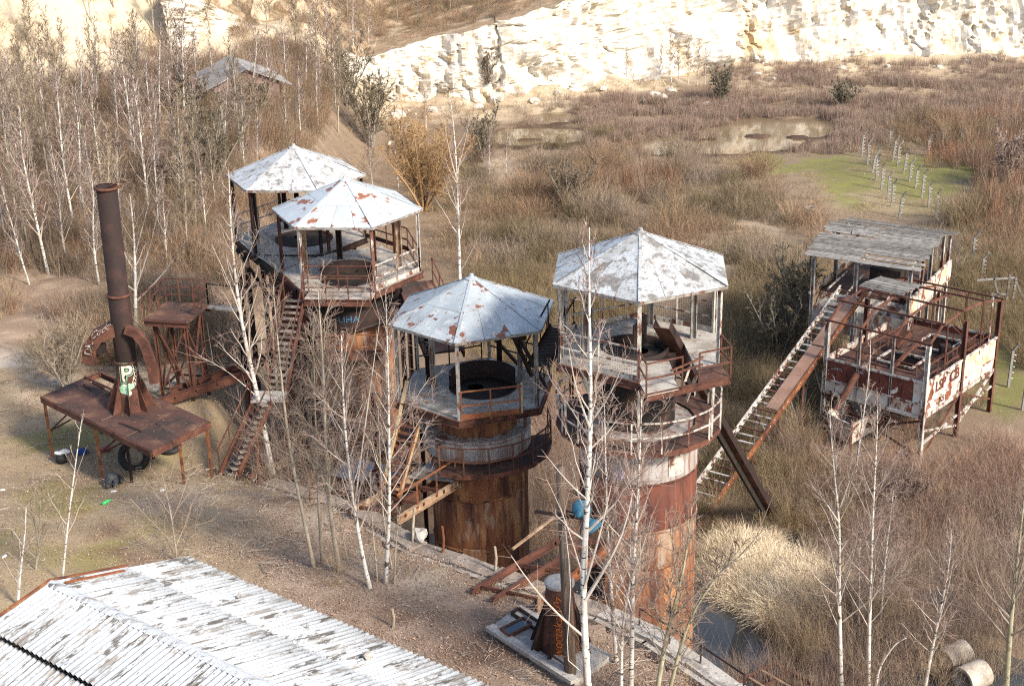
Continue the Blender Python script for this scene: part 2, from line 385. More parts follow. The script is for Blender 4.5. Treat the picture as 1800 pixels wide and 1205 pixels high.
pm('blue_cloth', (.02, .06, .2), [((.04, .1, .3), 8, .5, .65)], .9, 0, .3, 25)
pm('white_bag', (.78, .78, .76), [((.5, .48, .45), 6, .5, .7)], .6, 0, .2, 25)
pm('red_cloth', (.33, .09, .09), [((.45, .2, .2), 8, .5, .65)], .9)
pm('green_plastic', (.05, .45, .12), rough=.3)
pm('dark_glass', (.03, .045, .06), [((.2, .22, .22), 7, .58, .68)], .12, 0, 0, 30, spec=.6)
pm('graffiti_cream', (.66, .57, .47), [(RU, 8, .56, .62)], .7); pm('graffiti_black', (.012, .012, .012), rough=.7)
pm('graffiti_green', (.22, .50, .30), [(RU, 9, .54, .6), ((.75, .85, .7), 6, .5, .65)], .7)
pm('graffiti_mint', (.34, .58, .38), [(RU, 5, .54, .6), ((.75, .85, .72), 5, .48, .6), ((.12, .3, .12), 7, .62, .7)], .7)
pm('graffiti_white', (.46, .44, .41), [(RU, 9, .46, .56), (RU, 30, .52, .6)], .7); pm('graffiti_blue', (.075, .19, .33), [((.05, .025, .02), 9, .5, .58)], .7); pm('graffiti_orange', (.45, .13, .03), [(RU, 8, .5, .6)], .7)
pm('graffiti_rust', (.13, .035, .025), rough=.8); pm('graffiti_purple', (.36, .27, .46), [((.58, .56, .56), 7, .42, .56)], .7)
# still water: dark, reflecting, faintly rippled
m = bpy.data.materials.new('pond_water'); m.use_nodes = True
N = m.node_tree.nodes; L = m.node_tree.links; b = N['Principled BSDF']
b.inputs['Base Color'].default_value = (.055, .057, .055, 1); b.inputs['Roughness'].default_value = .04; b.inputs['IOR'].default_value = 1.33
b.inputs['Specular IOR Level'].default_value = .9
nz = N.new('ShaderNodeTexNoise'); nz.inputs['Scale'].default_value = 1.6; nz.inputs['Detail'].default_value = 3
tc = N.new('ShaderNodeTexCoord'); L.new(tc.outputs['Object'], nz.inputs['Vector'])
bp = N.new('ShaderNodeBump'); bp.inputs['Strength'].default_value = .03; bp.inputs['Distance'].default_value = .02
L.new(nz.outputs['Fac'], bp.inputs['Height']); L.new(bp.outputs[0], b.inputs['Normal'])
_M['pond_water'] = m
m2_ = m.copy(); m2_.name = 'reflection_tint_water'; m2_.node_tree.nodes['Principled BSDF'].inputs['Base Color'].default_value = (.19, .138, .082, 1); m2_.node_tree.nodes['Principled BSDF'].inputs['Specular IOR Level'].default_value = 1.0; _M['reflection_tint_water'] = m2_  # murky water, base colour lightened to carry the cliff's tan reflection

# ------------------------------------------------------------------ lettering (flat paint marks)
def letters(txt, bold=0.0, shear=0.0):
    cu = bpy.data.curves.new('lettering', 'FONT'); cu.body = txt; cu.size = 1.0; cu.offset = bold; cu.shear = shear
    cu.align_x = 'CENTER'; cu.align_y = 'CENTER'; cu.resolution_u = 4
    ob = bpy.data.objects.new('lettering', cu); COL.objects.link(ob)
    dg = bpy.context.evaluated_depsgraph_get()
    me = bpy.data.meshes.new_from_object(ob.evaluated_get(dg))
    bpy.data.objects.remove(ob, do_unlink=True)
    bm = bmesh.new(); bm.from_mesh(me); bmesh.ops.triangulate(bm, faces=bm.faces[:])
    bmesh.ops.subdivide_edges(bm, edges=bm.edges[:], cuts=2, use_grid_fill=True); bm.to_mesh(me); bm.free()
    v = np.array([q.co[:] for q in me.vertices]); f = [tuple(p.vertices) for p in me.polygons]
    bpy.data.meshes.remove(me)
    return v, f
LET = {k: letters(*a) for k, a in {
    'P0': ('P', .10), 'P1': ('P', .062), 'P2': ('P', .018), 'liha': ('LIHA', .01), 'codo': ('Codo', .004, .3), 'dk': ('DK', .012), 'won': ('wogtaks 10z', .005, .2),
    'zon': ('IZON', .004), 'lsp': ('LSP', .03), 'lks': ('L.KS', .02), 'cb': ('CB', .03), 'oero': ('oero', .02), 'szk': ('szok', .004, .4)}.items()}
def paint_flat(key, c, ux, uy, size, mat, parent, lift=.006):
    v, f = LET[key]; ux = unit(ux); uy = unit(uy); n = np.cross(ux, uy)
    mb = MB(); mb.add(np.asarray(c) + v[:, :1] * size * ux + v[:, 1:2] * size * uy + n * lift, f)
    return mb.build('graffiti', mat, parent)
def paint_round(key, axis0, axis1, r0, r1, t, ang, size, mat, parent, rot=0, lift=.006):
    """letters wrapped on a cone between axis0 (radius r0) and axis1 (r1); t, ang = centre along the axis and round it"""
    v, f = LET[key]; a0 = np.asarray(axis0, float); a1 = np.asarray(axis1, float); Ln = np.linalg.norm(a1 - a0); w = (a1 - a0) / Ln
    c, s_ = math.cos(rot), math.sin(rot)
    x = (v[:, 0] * c - v[:, 1] * s_) * size; y = (v[:, 0] * s_ + v[:, 1] * c) * size
    e0 = unit(np.array([1, 0, 0]) - w * w[0]); e1 = np.cross(w, e0)
    h = t * Ln + y; r = r0 + (r1 - r0) * h / Ln + lift; th = ang + x / np.maximum(r, .05)
    V = a0 + h[:, None] * w + r[:, None] * (np.cos(th)[:, None] * e0 + np.sin(th)[:, None] * e1)
    mb = MB(); mb.add(V, f); return mb.build('graffiti', mat, parent)
pm('cream_panel', (.72, .60, .42), [((.55, .36, .17), 1.3, .45, .62), ((.3, .13, .06), (2, 2, 1), .56, .63), ((.75, .7, .6), 3, .58, .66)], .7, 0, .15, 30, .1)
pm('rust_deck2', (.27, .165, .125), [((.22, .125, .09), 1.1, .45, .65), ((.36, .26, .2), 14, .58, .7)], .9, 0, .2, 40)
pm('pipe_concrete', (.46, .41, .35), [((.33, .28, .23), 2, .45, .62), ((.55, .5, .44), 5, .55, .7)], .95, 0, .3, 30)
pm('edge_gravel', (.27, .225, .19), [((.18, .145, .12), 2.2, .45, .62), ((.36, .31, .27), 5, .55, .68), ((.46, .42, .37), 22, .62, .68)], .98, 0, .5, 20, .1)
pm('slope_soil', (.33, .235, .145), [((.48, .39, .27), .6, .5, .66), ((.2, .14, .09), 1.5, .5, .66)], .98, 0, .4, 4)
st('dead_wood', (.28, .225, .18), (.38, .32, .27), .3)
pm('worn_tread', (.235, .21, .185), [((.14, .105, .085), 3, .42, .6), ((.16, .07, .045), 6, .55, .66)], .95, 0, .3, 30, .3)
# ------------------------------------------------------------------ ground sheet
xs = np.concatenate([np.linspace(-140, -31, 40), np.arange(-30, 62, .5), np.linspace(63, 160, 25)])
ys = np.concatenate([np.linspace(-30, 17, 12), np.arange(18, 80, .4), np.arange(80, 168, .75), np.linspace(170, 280, 25)])
GX, GY = np.meshgrid(xs, ys)
GZ = ground_z(GX, GY)
nx_, ny_ = len(xs), len(ys)
i = (np.arange(ny_ - 1)[:, None] * nx_ + np.arange(nx_ - 1)[None]).reshape(-1)
me = mesh_from('ground', np.stack([GX, GY, GZ], -1).reshape(-1, 3), [(np.stack([i, i + 1, i + nx_ + 1, i + nx_], -1), 0)], 'ground_soil', True)
PX, PY = proj(np.stack([GX, GY, GZ], -1))
nz1 = fbm(GX, GY, .12, 3, 21); nz2 = fbm(GX, GY, .45, 3, 22); nz3 = fbm(GX, GY, .05, 2, 23)
PXn = PX + 26 * nz1 + 8 * nz2; PYn = PY + 14 * nz1 + 5 * nz2
def blend(c, col, m): return c + (np.array(col) - c) * np.clip(m, 0, 1)[..., None]
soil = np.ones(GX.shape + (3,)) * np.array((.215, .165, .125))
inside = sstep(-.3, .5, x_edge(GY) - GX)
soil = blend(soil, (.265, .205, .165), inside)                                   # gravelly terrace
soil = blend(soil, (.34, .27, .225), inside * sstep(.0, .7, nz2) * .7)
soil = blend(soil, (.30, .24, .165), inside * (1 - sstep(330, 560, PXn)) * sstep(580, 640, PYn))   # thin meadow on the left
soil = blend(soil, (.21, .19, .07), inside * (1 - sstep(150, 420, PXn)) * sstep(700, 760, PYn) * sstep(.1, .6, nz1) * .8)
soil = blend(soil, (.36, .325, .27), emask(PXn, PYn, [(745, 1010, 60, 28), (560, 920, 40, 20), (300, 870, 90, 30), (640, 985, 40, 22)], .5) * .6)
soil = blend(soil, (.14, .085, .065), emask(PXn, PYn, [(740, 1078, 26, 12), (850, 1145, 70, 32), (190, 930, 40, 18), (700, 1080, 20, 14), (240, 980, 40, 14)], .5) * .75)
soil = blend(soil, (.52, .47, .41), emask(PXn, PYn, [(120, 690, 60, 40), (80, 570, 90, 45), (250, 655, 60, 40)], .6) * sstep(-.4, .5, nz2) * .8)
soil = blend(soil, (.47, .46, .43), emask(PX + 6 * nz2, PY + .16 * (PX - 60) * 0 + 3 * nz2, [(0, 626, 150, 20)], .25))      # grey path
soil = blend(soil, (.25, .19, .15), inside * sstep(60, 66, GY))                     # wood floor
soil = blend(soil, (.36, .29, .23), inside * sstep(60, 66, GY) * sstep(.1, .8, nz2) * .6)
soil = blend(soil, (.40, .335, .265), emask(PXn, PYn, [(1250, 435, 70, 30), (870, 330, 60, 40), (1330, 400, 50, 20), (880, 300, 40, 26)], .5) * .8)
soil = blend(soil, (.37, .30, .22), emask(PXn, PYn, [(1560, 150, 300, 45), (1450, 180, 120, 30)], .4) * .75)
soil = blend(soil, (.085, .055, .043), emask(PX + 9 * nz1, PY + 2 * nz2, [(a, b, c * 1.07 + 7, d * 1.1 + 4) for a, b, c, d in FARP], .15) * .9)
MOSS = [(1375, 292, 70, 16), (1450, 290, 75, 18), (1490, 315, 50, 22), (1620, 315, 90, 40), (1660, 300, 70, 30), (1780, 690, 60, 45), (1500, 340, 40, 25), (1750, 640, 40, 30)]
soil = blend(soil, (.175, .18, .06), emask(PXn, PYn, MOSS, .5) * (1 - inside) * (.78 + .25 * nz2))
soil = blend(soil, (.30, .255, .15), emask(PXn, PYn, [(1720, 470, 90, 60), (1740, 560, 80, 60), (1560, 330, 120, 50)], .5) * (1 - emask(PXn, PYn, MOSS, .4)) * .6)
cyy = np.interp(GX, CLX, CLY)
soil = blend(soil, (.50, .42, .31), sstep(-9, -2, GY - cyy + 3 * nz1) * .9)
soil = blend(soil, (.55, .48, .37), (GX < -18) * sstep(-7, -3, GY - cyy + 2 * nz2))
up = sstep(2.5, 5, GY - cyy)
soil = blend(soil, (.30, .22, .145), up * sstep(-24, -14, GX) * .95)
soil = blend(soil, (.62, .52, .37), up * sstep(.1, .5, nz2) * .6)
soil = blend(soil, (.50, .43, .32), sstep(-4, 0, GY - cyy) * (1 - sstep(-28, -22, GX)) * (.55 + .4 * nz2))
soil *= (1 + .10 * nz2 + .08 * nz3)[..., None]
soil *= np.array((1.05, 1.0, .92))
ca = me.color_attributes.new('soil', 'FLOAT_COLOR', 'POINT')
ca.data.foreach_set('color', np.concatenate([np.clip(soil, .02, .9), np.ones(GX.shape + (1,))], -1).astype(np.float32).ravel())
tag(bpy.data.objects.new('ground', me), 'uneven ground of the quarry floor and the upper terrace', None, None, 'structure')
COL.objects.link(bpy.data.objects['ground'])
mb = MB(); mb.add([(-30, 30, 0), (70, 30, 0), (70, 80, 0), (-30, 80, 0)], [(0, 1, 2, 3)])
tag(mb.build('swamp_water', 'pond_water'), 'dark still swamp water beside the right-hand tower', None, None, 'structure')
mb = MB(); mb.add([(-30, 80.01, 0), (70, 80.01, 0), (70, 152, 0), (-30, 152, 0)], [(0, 1, 2, 3)])
tag(mb.build('pond_water', 'reflection_tint_water'), 'shallow murky ponds tinted with the tan reflection of the quarry face', None, None, 'structure')

# ------------------------------------------------------------------ limestone quarry face
rng = np.random.RandomState(4)
U = np.concatenate([np.arange(-27, 70, .34), np.linspace(71, 130, 60)])
nv = 64
vv = np.linspace(0, 1, nv)
cells = rng.uniform(0, 1, (900, 3)) * np.array([240, 24, 1]) + np.array([-110, -2, 0])
UU, VV = np.meshgrid(U, vv)
by_ = np.interp(UU, CLX, CLY); ct = np.interp(UU, CLX, CLT)
bz = ground_z(U, np.interp(U, CLX, CLY) - .3)[None] - 1.0
ZZ = bz + (ct + .25 - bz) * VV
lean = np.where(UU < -20, .45, .26)
off = (ZZ - bz) * lean
n1 = fbm(UU, ZZ * 1.2, .07, 3, 31); n2 = fbm(UU * 1.0, ZZ * .5, .22, 3, 32); n3 = fbm(UU, ZZ * 2.4, .5, 3, 33)
# ledges and vertical cracks
ledge = .55 * (np.floor(ZZ / 2.6 + .5 * n1) * 2.6 - ZZ) / 2.6
blk = np.zeros_like(UU)
d1 = np.full(UU.shape, 9e9); d2 = np.full(UU.shape, 9e9); who = np.zeros(UU.shape, int)
for k, (cu_, cz_, h_) in enumerate(cells):
    dd = ((UU - cu_) * 1.15 + .3 * n3) ** 2 + ((ZZ - cz_) * .62 + .25 * n2) ** 2
    nw = dd < d1
    d2 = np.where(nw, d1, np.minimum(d2, dd)); who = np.where(nw, k, who); d1 = np.where(nw, dd, d1)
edge = np.sqrt(d2) - np.sqrt(d1)
blk = cells[who, 2] * .45 - .35 * (1 - sstep(0, .22, edge))
crk = np.zeros_like(UU)
for k in range(150):
    u0 = rng.uniform(-27, 75); zc = rng.uniform(0, 14); hl = rng.uniform(1.0, 5); sl_ = rng.normal(0, .25); wd = rng.uniform(.16, .42)
    uk = u0 + sl_ * (ZZ - zc) + .35 * np.sin(ZZ * 1.7 + k) + .2 * np.sin(ZZ * 4.1 + 2 * k)
    crk = np.maximum(crk, rng.uniform(.5, 1.5) * np.exp(-((UU - uk) / wd) ** 2) * (1 - sstep(.6, 1.1, np.abs(ZZ - zc) / hl)))
for k in range(70):
    u0 = rng.uniform(-27, 75); zc = rng.uniform(1, 14); wl_ = rng.uniform(1, 5)
    zk = zc + .12 * (UU - u0) + .15 * np.sin(UU * 1.9 + k)
    crk = np.maximum(crk, rng.uniform(.4, .9) * np.exp(-((ZZ - zk) / .14) ** 2) * (1 - sstep(.6, 1.1, np.abs(UU - u0) / wl_)))
off = off + 1.1 * n1 + .38 * n2 + .10 * n3 - ledge * .3 - blk * .55 + crk * .6
off = off * sstep(-.02, .12, VV) 
tx = np.gradient(np.interp(U, CLX, CLY), U); nrm = np.stack([-tx, np.ones_like(tx)], -1); nrm /= np.linalg.norm(nrm, axis=1, keepdims=True)
X_ = UU + off * nrm[None, :, 0]; Y_ = by_ + off * nrm[None, :, 1] - .3
X_ = np.concatenate([X_, X_[-1:], X_[-1:]]); Y_ = np.concatenate([Y_, by_[:1] + ((ct - bz) * lean)[-1:] + 1.1 * n1[-1:] + 2.6, by_[:1] + 10.5]); ZZ = np.concatenate([ZZ, ZZ[-1:] + .12, ground_z(X_[-1:], by_[:1] + 10.5) + .06]); nv += 2
nu = len(U)
i = (np.arange(nv - 1)[:, None] * nu + np.arange(nu - 1)[None]).reshape(-1)
me = mesh_from('cliff', np.stack([X_, Y_, ZZ], -1).reshape(-1, 3), [(np.stack([i, i + 1, i + nu + 1, i + nu], -1)[:-2 * (nu - 1)], 0), (np.stack([i, i + 1, i + nu + 1, i + nu], -1)[-2 * (nu - 1):], 1)], ['limestone', 'slope_soil'], False)
o = bpy.data.objects.new('cliff', me); COL.objects.link(o); tag(o, 'pale cracked limestone quarry face', None, None, 'structure')

# ------------------------------------------------------------------ retaining wall along the terrace
t = thing('retaining_wall', 'rough concrete wall with broken coping holding up the gravel terrace', 'wall', (EDGE[4, 0], EDGE[4, 1], 0))
wall = MB(); nE = len(EDGE)
for k in range(nE - 1):
    a, b_ = EDGE[k], EDGE[k + 1]; za, zb = zt(a[1]) - .12, zt(b_[1]) - .12
    nn = unit(np.array([b_[1] - a[1], -(b_[0] - a[0])])); nn = nn if nn[0] > 0 else -nn
    A = np.array([*a, 0]); B = np.array([*b_, 0]); n3_ = np.array([*nn, 0])
    q = [A + n3_ * .12 + (0, 0, -1), B + n3_ * .12 + (0, 0, -1), B + n3_ * .02 + (0, 0, zb), A + n3_ * .02 + (0, 0, za),
         A - n3_ * .5 + (0, 0, -1), B - n3_ * .5 + (0, 0, -1), B - n3_ * .5 + (0, 0, zb), A - n3_ * .5 + (0, 0, za)]
    wall.add(q, [(0, 1, 2, 3), (7, 6, 5, 4), (3, 2, 6, 7), (0, 4, 5, 1), (0, 3, 7, 4), (1, 5, 6, 2)])
wall.build('wall', 'concrete', t)
rg = random.Random(3)
for k in range(nE - 1):
    a, b_ = EDGE[k], EDGE[k + 1]; Ls = np.linalg.norm(b_ - a); m_ = max(1, int(Ls / 1.1))
    for j in range(m_):
        p = a + (b_ - a) * j / m_; q = a + (b_ - a) * ((j + 1) / m_) - (b_ - a) / Ls * .03
        z0, z1 = zt(p[1]) + rg.uniform(-.1, .0), zt(q[1]) + rg.uniform(-.1, .0)
        mb = MB(); mb.bar((*p, z0 - .06), (*q, z1 - .06), .62 + rg.uniform(-.08, .1), .16); mb.build('coping_stone', 'concrete' if k < 3 else 'edge_gravel', t)
# ------------------------------------------------------------------ generic steelwork
from mathutils.geometry import tessellate_polygon
def hexp(c, Rr, a0, k, z): return np.array([c[0] + Rr * math.cos(R(a0 + 60 * k)), c[1] + Rr * math.sin(R(a0 + 60 * k)), z])
def wire_mesh(mb, p0, p1, h, step=.085, w=.007):
    p0 = np.asarray(p0, float); p1 = np.asarray(p1, float); Ln = np.linalg.norm(p1 - p0); t = (p1 - p0) / Ln
    upv = np.array([0, 0, 1.])
    for k in range(int(Ln / step) + 1):
        a = p0 + t * k * step
        mb.add([a, a + t * w, a + t * w + upv * h, a + upv * h], [(0, 1, 2, 3)])
    for k in range(int(h / step) + 1):
        a = p0 + upv * k * step
        mb.add([a, a + t * Ln, a + t * Ln + upv * w, a + upv * w], [(0, 1, 2, 3)])
def railing(parent, pts, h=1.05, mat='rust', sp=1.4, mesh=None, mid=2, w=.045, kick=None):
    pts = [np.asarray(p, float) for p in pts]
    mb = MB()
    for a, b in zip(pts[:-1], pts[1:]):
        for m_ in range(mid):
            z = h * (1 - m_ / mid)
            mb.bar(a + (0, 0, z), b + (0, 0, z), w, w)
        if kick: mb.bar(a + (0, 0, kick / 2 + .01), b + (0, 0, kick / 2 + .01), .012, kick)
    rl = mb.build('railing', mat, parent)
    for j, (a, b) in enumerate(zip(pts[:-1], pts[1:])):
        n = max(1, round(np.linalg.norm(b - a) / sp))
        for k in range(n + (1 if j == len(pts) - 2 else 0)):
            p = a + (b - a) * k / n
            mb = MB(); mb.bar(p + (0, 0, -.05), p + (0, 0, h + .02), w * 1.15, w * 1.15); mb.build('railing_post', mat, rl)
        if mesh:
            mb = MB(); wire_mesh(mb, a + (0, 0, .05), b + (0, 0, .05), h - .1); mb.build('wire_mesh', mesh, rl)
    return rl
def stair(parent, p0, p1, width, n, smat='rust', tmat='concrete', side=None, hand=True, sw=.2):
    """straight flight from p0 (foot) to p1 (head); side = unit horizontal across the flight"""
    p0 = np.asarray(p0, float); p1 = np.asarray(p1, float); d = p1 - p0
    sd = np.array(side, float) if side is not None else unit(np.cross(d, (0, 0, 1)))
    mb = MB()
    for s in (-1, 1):
        mb.chan(p0 + sd * s * width / 2, p1 + sd * s * width / 2, .07, sw)
    stp = mb.build('stair', smat, parent)
    fw = unit(np.array([d[0], d[1], 0])); sdh = np.cross(fw, (0, 0, 1))
    for k in range(n):
        c = p0 + d * (k + .5) / n
        m2 = MB(); m2.box(c, (.25, width - .09, .035), np.stack([fw, sdh, (0, 0, 1)])); m2.build('tread', tmat, stp)
    if hand:
        for s in (-1, 1):
            a = p0 + sd * s * (width / 2 + .03); b = p1 + sd * s * (width / 2 + .03)
            m2 = MB(); m2.bar(a + (0, 0, .95), b + (0, 0, .95), .045); m2.build('handrail', smat, stp)
            for k in range(4):
                q = a + (b - a) * (k + .1) / 3.3
                m2 = MB(); m2.bar(q, q + (0, 0, .95), .04); m2.build('handrail_post', smat, stp)
    return stp
def tess(mb, loop, z, th):
    tri = tessellate_polygon([[Vector((p[0], p[1], 0)) for p in loop]])
    n = len(loop); V = [(p[0], p[1], z) for p in loop] + [(p[0], p[1], z - th) for p in loop]
    A = sum(loop[i][0] * loop[(i + 1) % n][1] - loop[(i + 1) % n][0] * loop[i][1] for i in range(n))
    F = []
    for t in tri:
        a, b, c = t
        cr = (loop[b][0] - loop[a][0]) * (loop[c][1] - loop[a][1]) - (loop[c][0] - loop[a][0]) * (loop[b][1] - loop[a][1])
        if cr < 0: b, c = c, b
        F += [(a, b, c), (n + a, n + c, n + b)]
    for i in range(n):
        j = (i + 1) % n
        F.append((i, n + i, n + j, j) if A > 0 else (i, j, n + j, n + i))
    mb.add(V, F)

def hex_roof(t, c, a0, ez, mat, Rr=3.12, ap=1.27, seed=0, frame='rust_dark', seams=3):
    rr = random.Random(seed)
    apex = np.array([c[0], c[1], ez + ap])
    cor = [hexp(c, Rr, a0, k, ez) for k in range(6)]
    fr = MB()
    inn = [hexp(c, Rr - .22, a0, k, ez - .04) for k in range(6)]
    for k in range(6):
        fr.bar(inn[k], inn[(k + 1) % 6], .09, .12); fr.bar(inn[k], apex - (0, 0, .14), .08, .1)
        fr.bar((inn[k] + inn[(k + 1) % 6]) / 2, apex - (0, 0, .14), .06, .08)
        fr.bar((inn[k] + apex) / 2 - (0, 0, .07), (inn[(k + 1) % 6] + apex) / 2 - (0, 0, .07), .06, .07)
    roof = fr.build('roof', frame, t)
    for k in range(6):
        a, b = cor[k], cor[(k + 1) % 6]
        f = .5 + rr.uniform(-.05, .05)
        ma, mb_ = a + (apex - a) * f, b + (apex - b) * f
        g = unit(np.cross(b - a, apex - a)); g = g if g[2] > 0 else -g
        cuts = [0] + sorted(rr.uniform(j / seams - .06, j / seams + .06) for j in range(1, seams)) + [1]
        for j in range(seams):
            e = .0025
            s0, s1 = cuts[j] + e, cuts[j + 1] - e
            sag = (0, 0, rr.uniform(-.015, .005))
            P = [a + (b - a) * s0 + sag + (0, 0, rr.uniform(-.02, .02)), a + (b - a) * s1 + sag + (0, 0, rr.uniform(-.02, .02)), ma + (mb_ - ma) * s1, ma + (mb_ - ma) * s0]
            go = g * rr.uniform(.0, .010); m2 = MB(); m2.slab([p + go for p in P], .014); m2.build('roof_panel', mat, roof)
        top = apex - (apex - (ma + mb_) / 2) * .03
        P = [ma - (apex - ma) * .03 + g * .016, mb_ - (apex - mb_) * .03 + g * .016, top + g * .016]
        P = [P[0] + (P[1] - P[0]) * .01, P[1] + (P[0] - P[1]) * .01, P[2]]
        m2 = MB(); m2.slab(P, .014); m2.build('roof_panel', mat, roof)
        m2 = MB(); m2.bar(a + (0, 0, .026), apex + (0, 0, .026), .10, .012); m2.build('hip_flashing', mat, roof)
        m2 = MB(); m2.bar(a - (0, 0, .05), b - (0, 0, .05), .02, .09); m2.build('fascia', 'grey_steel', roof)
    m2 = MB(); m2.lathe([(.0, .10), (.07, .09), (.09, .0), (.22, -.06), (.23, -.09)], apex + (0, 0, .03), 10); m2.build('finial', mat, roof)
    return roof
def hex_deck(t, c, a0, z, Rd, hole, hc=(0, 0), mat='deck_concrete', rim='rust', slot=None, th=.12):
    hcx, hcy = c[0] + hc[0], c[1] + hc[1]
    outer = [hexp(c, Rd, a0, k, z)[:2] for k in range(6)]
    if slot is None:                                # keyhole loop through the side at angle 90
        ang = 90; w = .002; sof = 0
    else: ang, w, sof = slot
    dr = np.array([math.cos(R(ang)), math.sin(R(ang))]); sd = np.array([-dr[1], dr[0]])
    H = np.array([hcx, hcy])
    def ray_out(o):
        best = None
        for k in range(6):
            a, b = outer[k], outer[(k + 1) % 6]; M = np.array([dr, a - b]).T
            s_ = np.linalg.solve(M, a - o)
            if s_[0] > 0 and -1e-6 <= s_[1] <= 1 + 1e-6: best = (s_[0], k)
        return o + dr * best[0], best[1]
    pR, kR = ray_out(H + sd * (sof - w / 2)); pL, kL = ray_out(H + sd * (sof + w / 2))
    loop = [pL]
    k = (kL + 1) % 6; cnt = 0
    while True:
        loop.append(outer[k])
        if k == kR: break
        k = (k + 1) % 6; cnt += 1
        if cnt > 6: break
    loop.append(pR)
    a_s = R(ang) + math.asin((sof - w / 2) / hole); a_e = R(ang) + math.asin((sof + w / 2) / hole) - 2 * math.pi
    loop += [H + hole * np.array([math.cos(q), math.sin(q)]) for q in np.linspace(a_s, a_e, 37)]
    mb = MB(); tess(mb, [tuple(p) for p in loop], z, th)
    dk = mb.build('deck', mat, t)
    for k in range(6):
        a, b = hexp(c, Rd + .05, a0, k, z - .14), hexp(c, Rd + .05, a0, (k + 1) % 6, z - .14)
        if slot is not None and k in (kR, kL): continue
        m2 = MB(); m2.chan(a, b, .08, .26); m2.build('edge_beam', rim, dk)
    m2 = MB()
    for k in range(0, 6, 2):
        m2.ibeam(hexp(c, Rd - .1, a0, k, z - th - .13), (*(H + (hexp(c, 1, a0, k, z)[:2] - np.array(c[:2])) * (hole + .1)), z - th - .13), .12, .2)
    m2.build('joist', 'rust_dark', dk)
    return dk
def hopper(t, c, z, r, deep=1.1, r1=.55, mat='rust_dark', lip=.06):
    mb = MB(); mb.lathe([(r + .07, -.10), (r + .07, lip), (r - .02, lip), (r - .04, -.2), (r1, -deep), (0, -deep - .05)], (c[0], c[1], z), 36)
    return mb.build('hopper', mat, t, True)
def shells(t, c, L, hoops=True, n=48):
    for (z0, z1, r, mat) in L:
        mb = MB(); mb.lathe([(r, z0), (r, z1), (r - .25, z1 + .002), (.3, z1 + .12)], (c[0], c[1], 0), n); s = mb.build('shell_ring', mat, t, True)
        s.data.polygons.foreach_set('use_smooth', [p.normal.z < .5 for p in s.data.polygons])
        if hoops:
            m2 = MB(); m2.lathe([(r, -.035), (r + .03, -.03), (r + .03, .03), (r, .035)], (c[0], c[1], z1 - .05), n); m2.build('hoop', mat, s, True)
def ring_walk(t, c, z, r0, r1, a_s, a_e, n, mat='rust_deck', rail='white_rust', h=1.0, mesh=None, rim='rust'):
    th = [R(a_s + (a_e - a_s) * k / n) for k in range(n + 1)]
    V = []; F = []
    for q in th:
        cs, sn = math.cos(q), math.sin(q)
        V += [(c[0] + r0 * cs, c[1] + r0 * sn, z), (c[0] + r1 * cs, c[1] + r1 * sn, z), (c[0] + r1 * cs, c[1] + r1 * sn, z - .05), (c[0] + r0 * cs, c[1] + r0 * sn, z - .05)]
    for k in range(n):
        a = 4 * k; b = a + 4
        F += [(a, a + 1, b + 1, b), (a + 3, b + 3, b + 2, a + 2), (a + 1, a + 2, b + 2, b + 1)]
    mb = MB(); mb.add(V, F); wk = mb.build('walkway', mat, t)
    out = [np.array([c[0] + (r1 + .02) * math.cos(q), c[1] + (r1 + .02) * math.sin(q), z]) for q in th]
    mb = MB()
    for a, b in zip(out[:-1], out[1:]): mb.bar(a - (0, 0, .08), b - (0, 0, .08), .03, .18)
    mb.build('edge_beam', rim, wk)
    mb = MB()
    for q in th: 
        cs, sn = math.cos(q), math.sin(q)
        mb.bar((c[0] + (r0 - .1) * cs, c[1] + (r0 - .1) * sn, z - .5), (c[0] + r1 * cs, c[1] + r1 * sn, z - .1), .05)
    mb.build('bracket', rim, wk)
    railing(t, out, h, rail, 1.5, mesh)

# ------------------------------------------------------------------ the four kiln towers
RP, RD = 2.86, 2.95
# right-hand tower -------------------------------------------------------------------------------
c4 = (4.15, 43.24); a4 = -95.5; d4 = 12.15
t4 = thing('kiln_tower', 'tall rusty kiln tower with grey-stained hexagonal roof and dark chute at right', 'tower', (*c4, 0), 'lime kiln towers')
hex_roof(t4, c4, a4, 14.8, 'roof_four', seed=4)
for k in range(6):
    mb = MB(); mb.ibeam(hexp(c4, RP, a4, k, d4 - .3), hexp(c4, RP, a4, k, 14.75), .12, .12, (math.cos(R(a4 + 60 * k)), math.sin(R(a4 + 60 * k)), 0)); mb.build('post', 'white_rust' if k != 3 else 'rust_dark', t4)
hex_deck(t4, c4, a4, d4, RD, 1.3, (.2, .05), slot=(-87, .74, .92))
hopper(t4, (c4[0] - .15, c4[1] + .1), d4 - .05, 1.05, 1.3)
for ang, rr_ in ((22, 2.0), (140, 2.0), (205, 2.0), (75, 2.2)):
    p = np.array([c4[0] + rr_ * math.cos(R(ang)), c4[1] + rr_ * math.sin(R(ang)), d4])
    mb = MB(); mb.ibeam(p, p + (0, 0, 2.75), .2, .2, (1, 0, 0), .03); mb.build('inner_column', 'grey_steel', t4)
for k in (0, 2, 3, 4, 5):
    if k == 0: continue
    railing(t4, [hexp(c4, RD - .05, a4, k, d4), hexp(c4, RD - .05, a4, k + 1, d4)], 1.05, 'white_rust', 1.3, 'grey_steel' if k in (5, 1) else 'rust_dark', kick=.16)
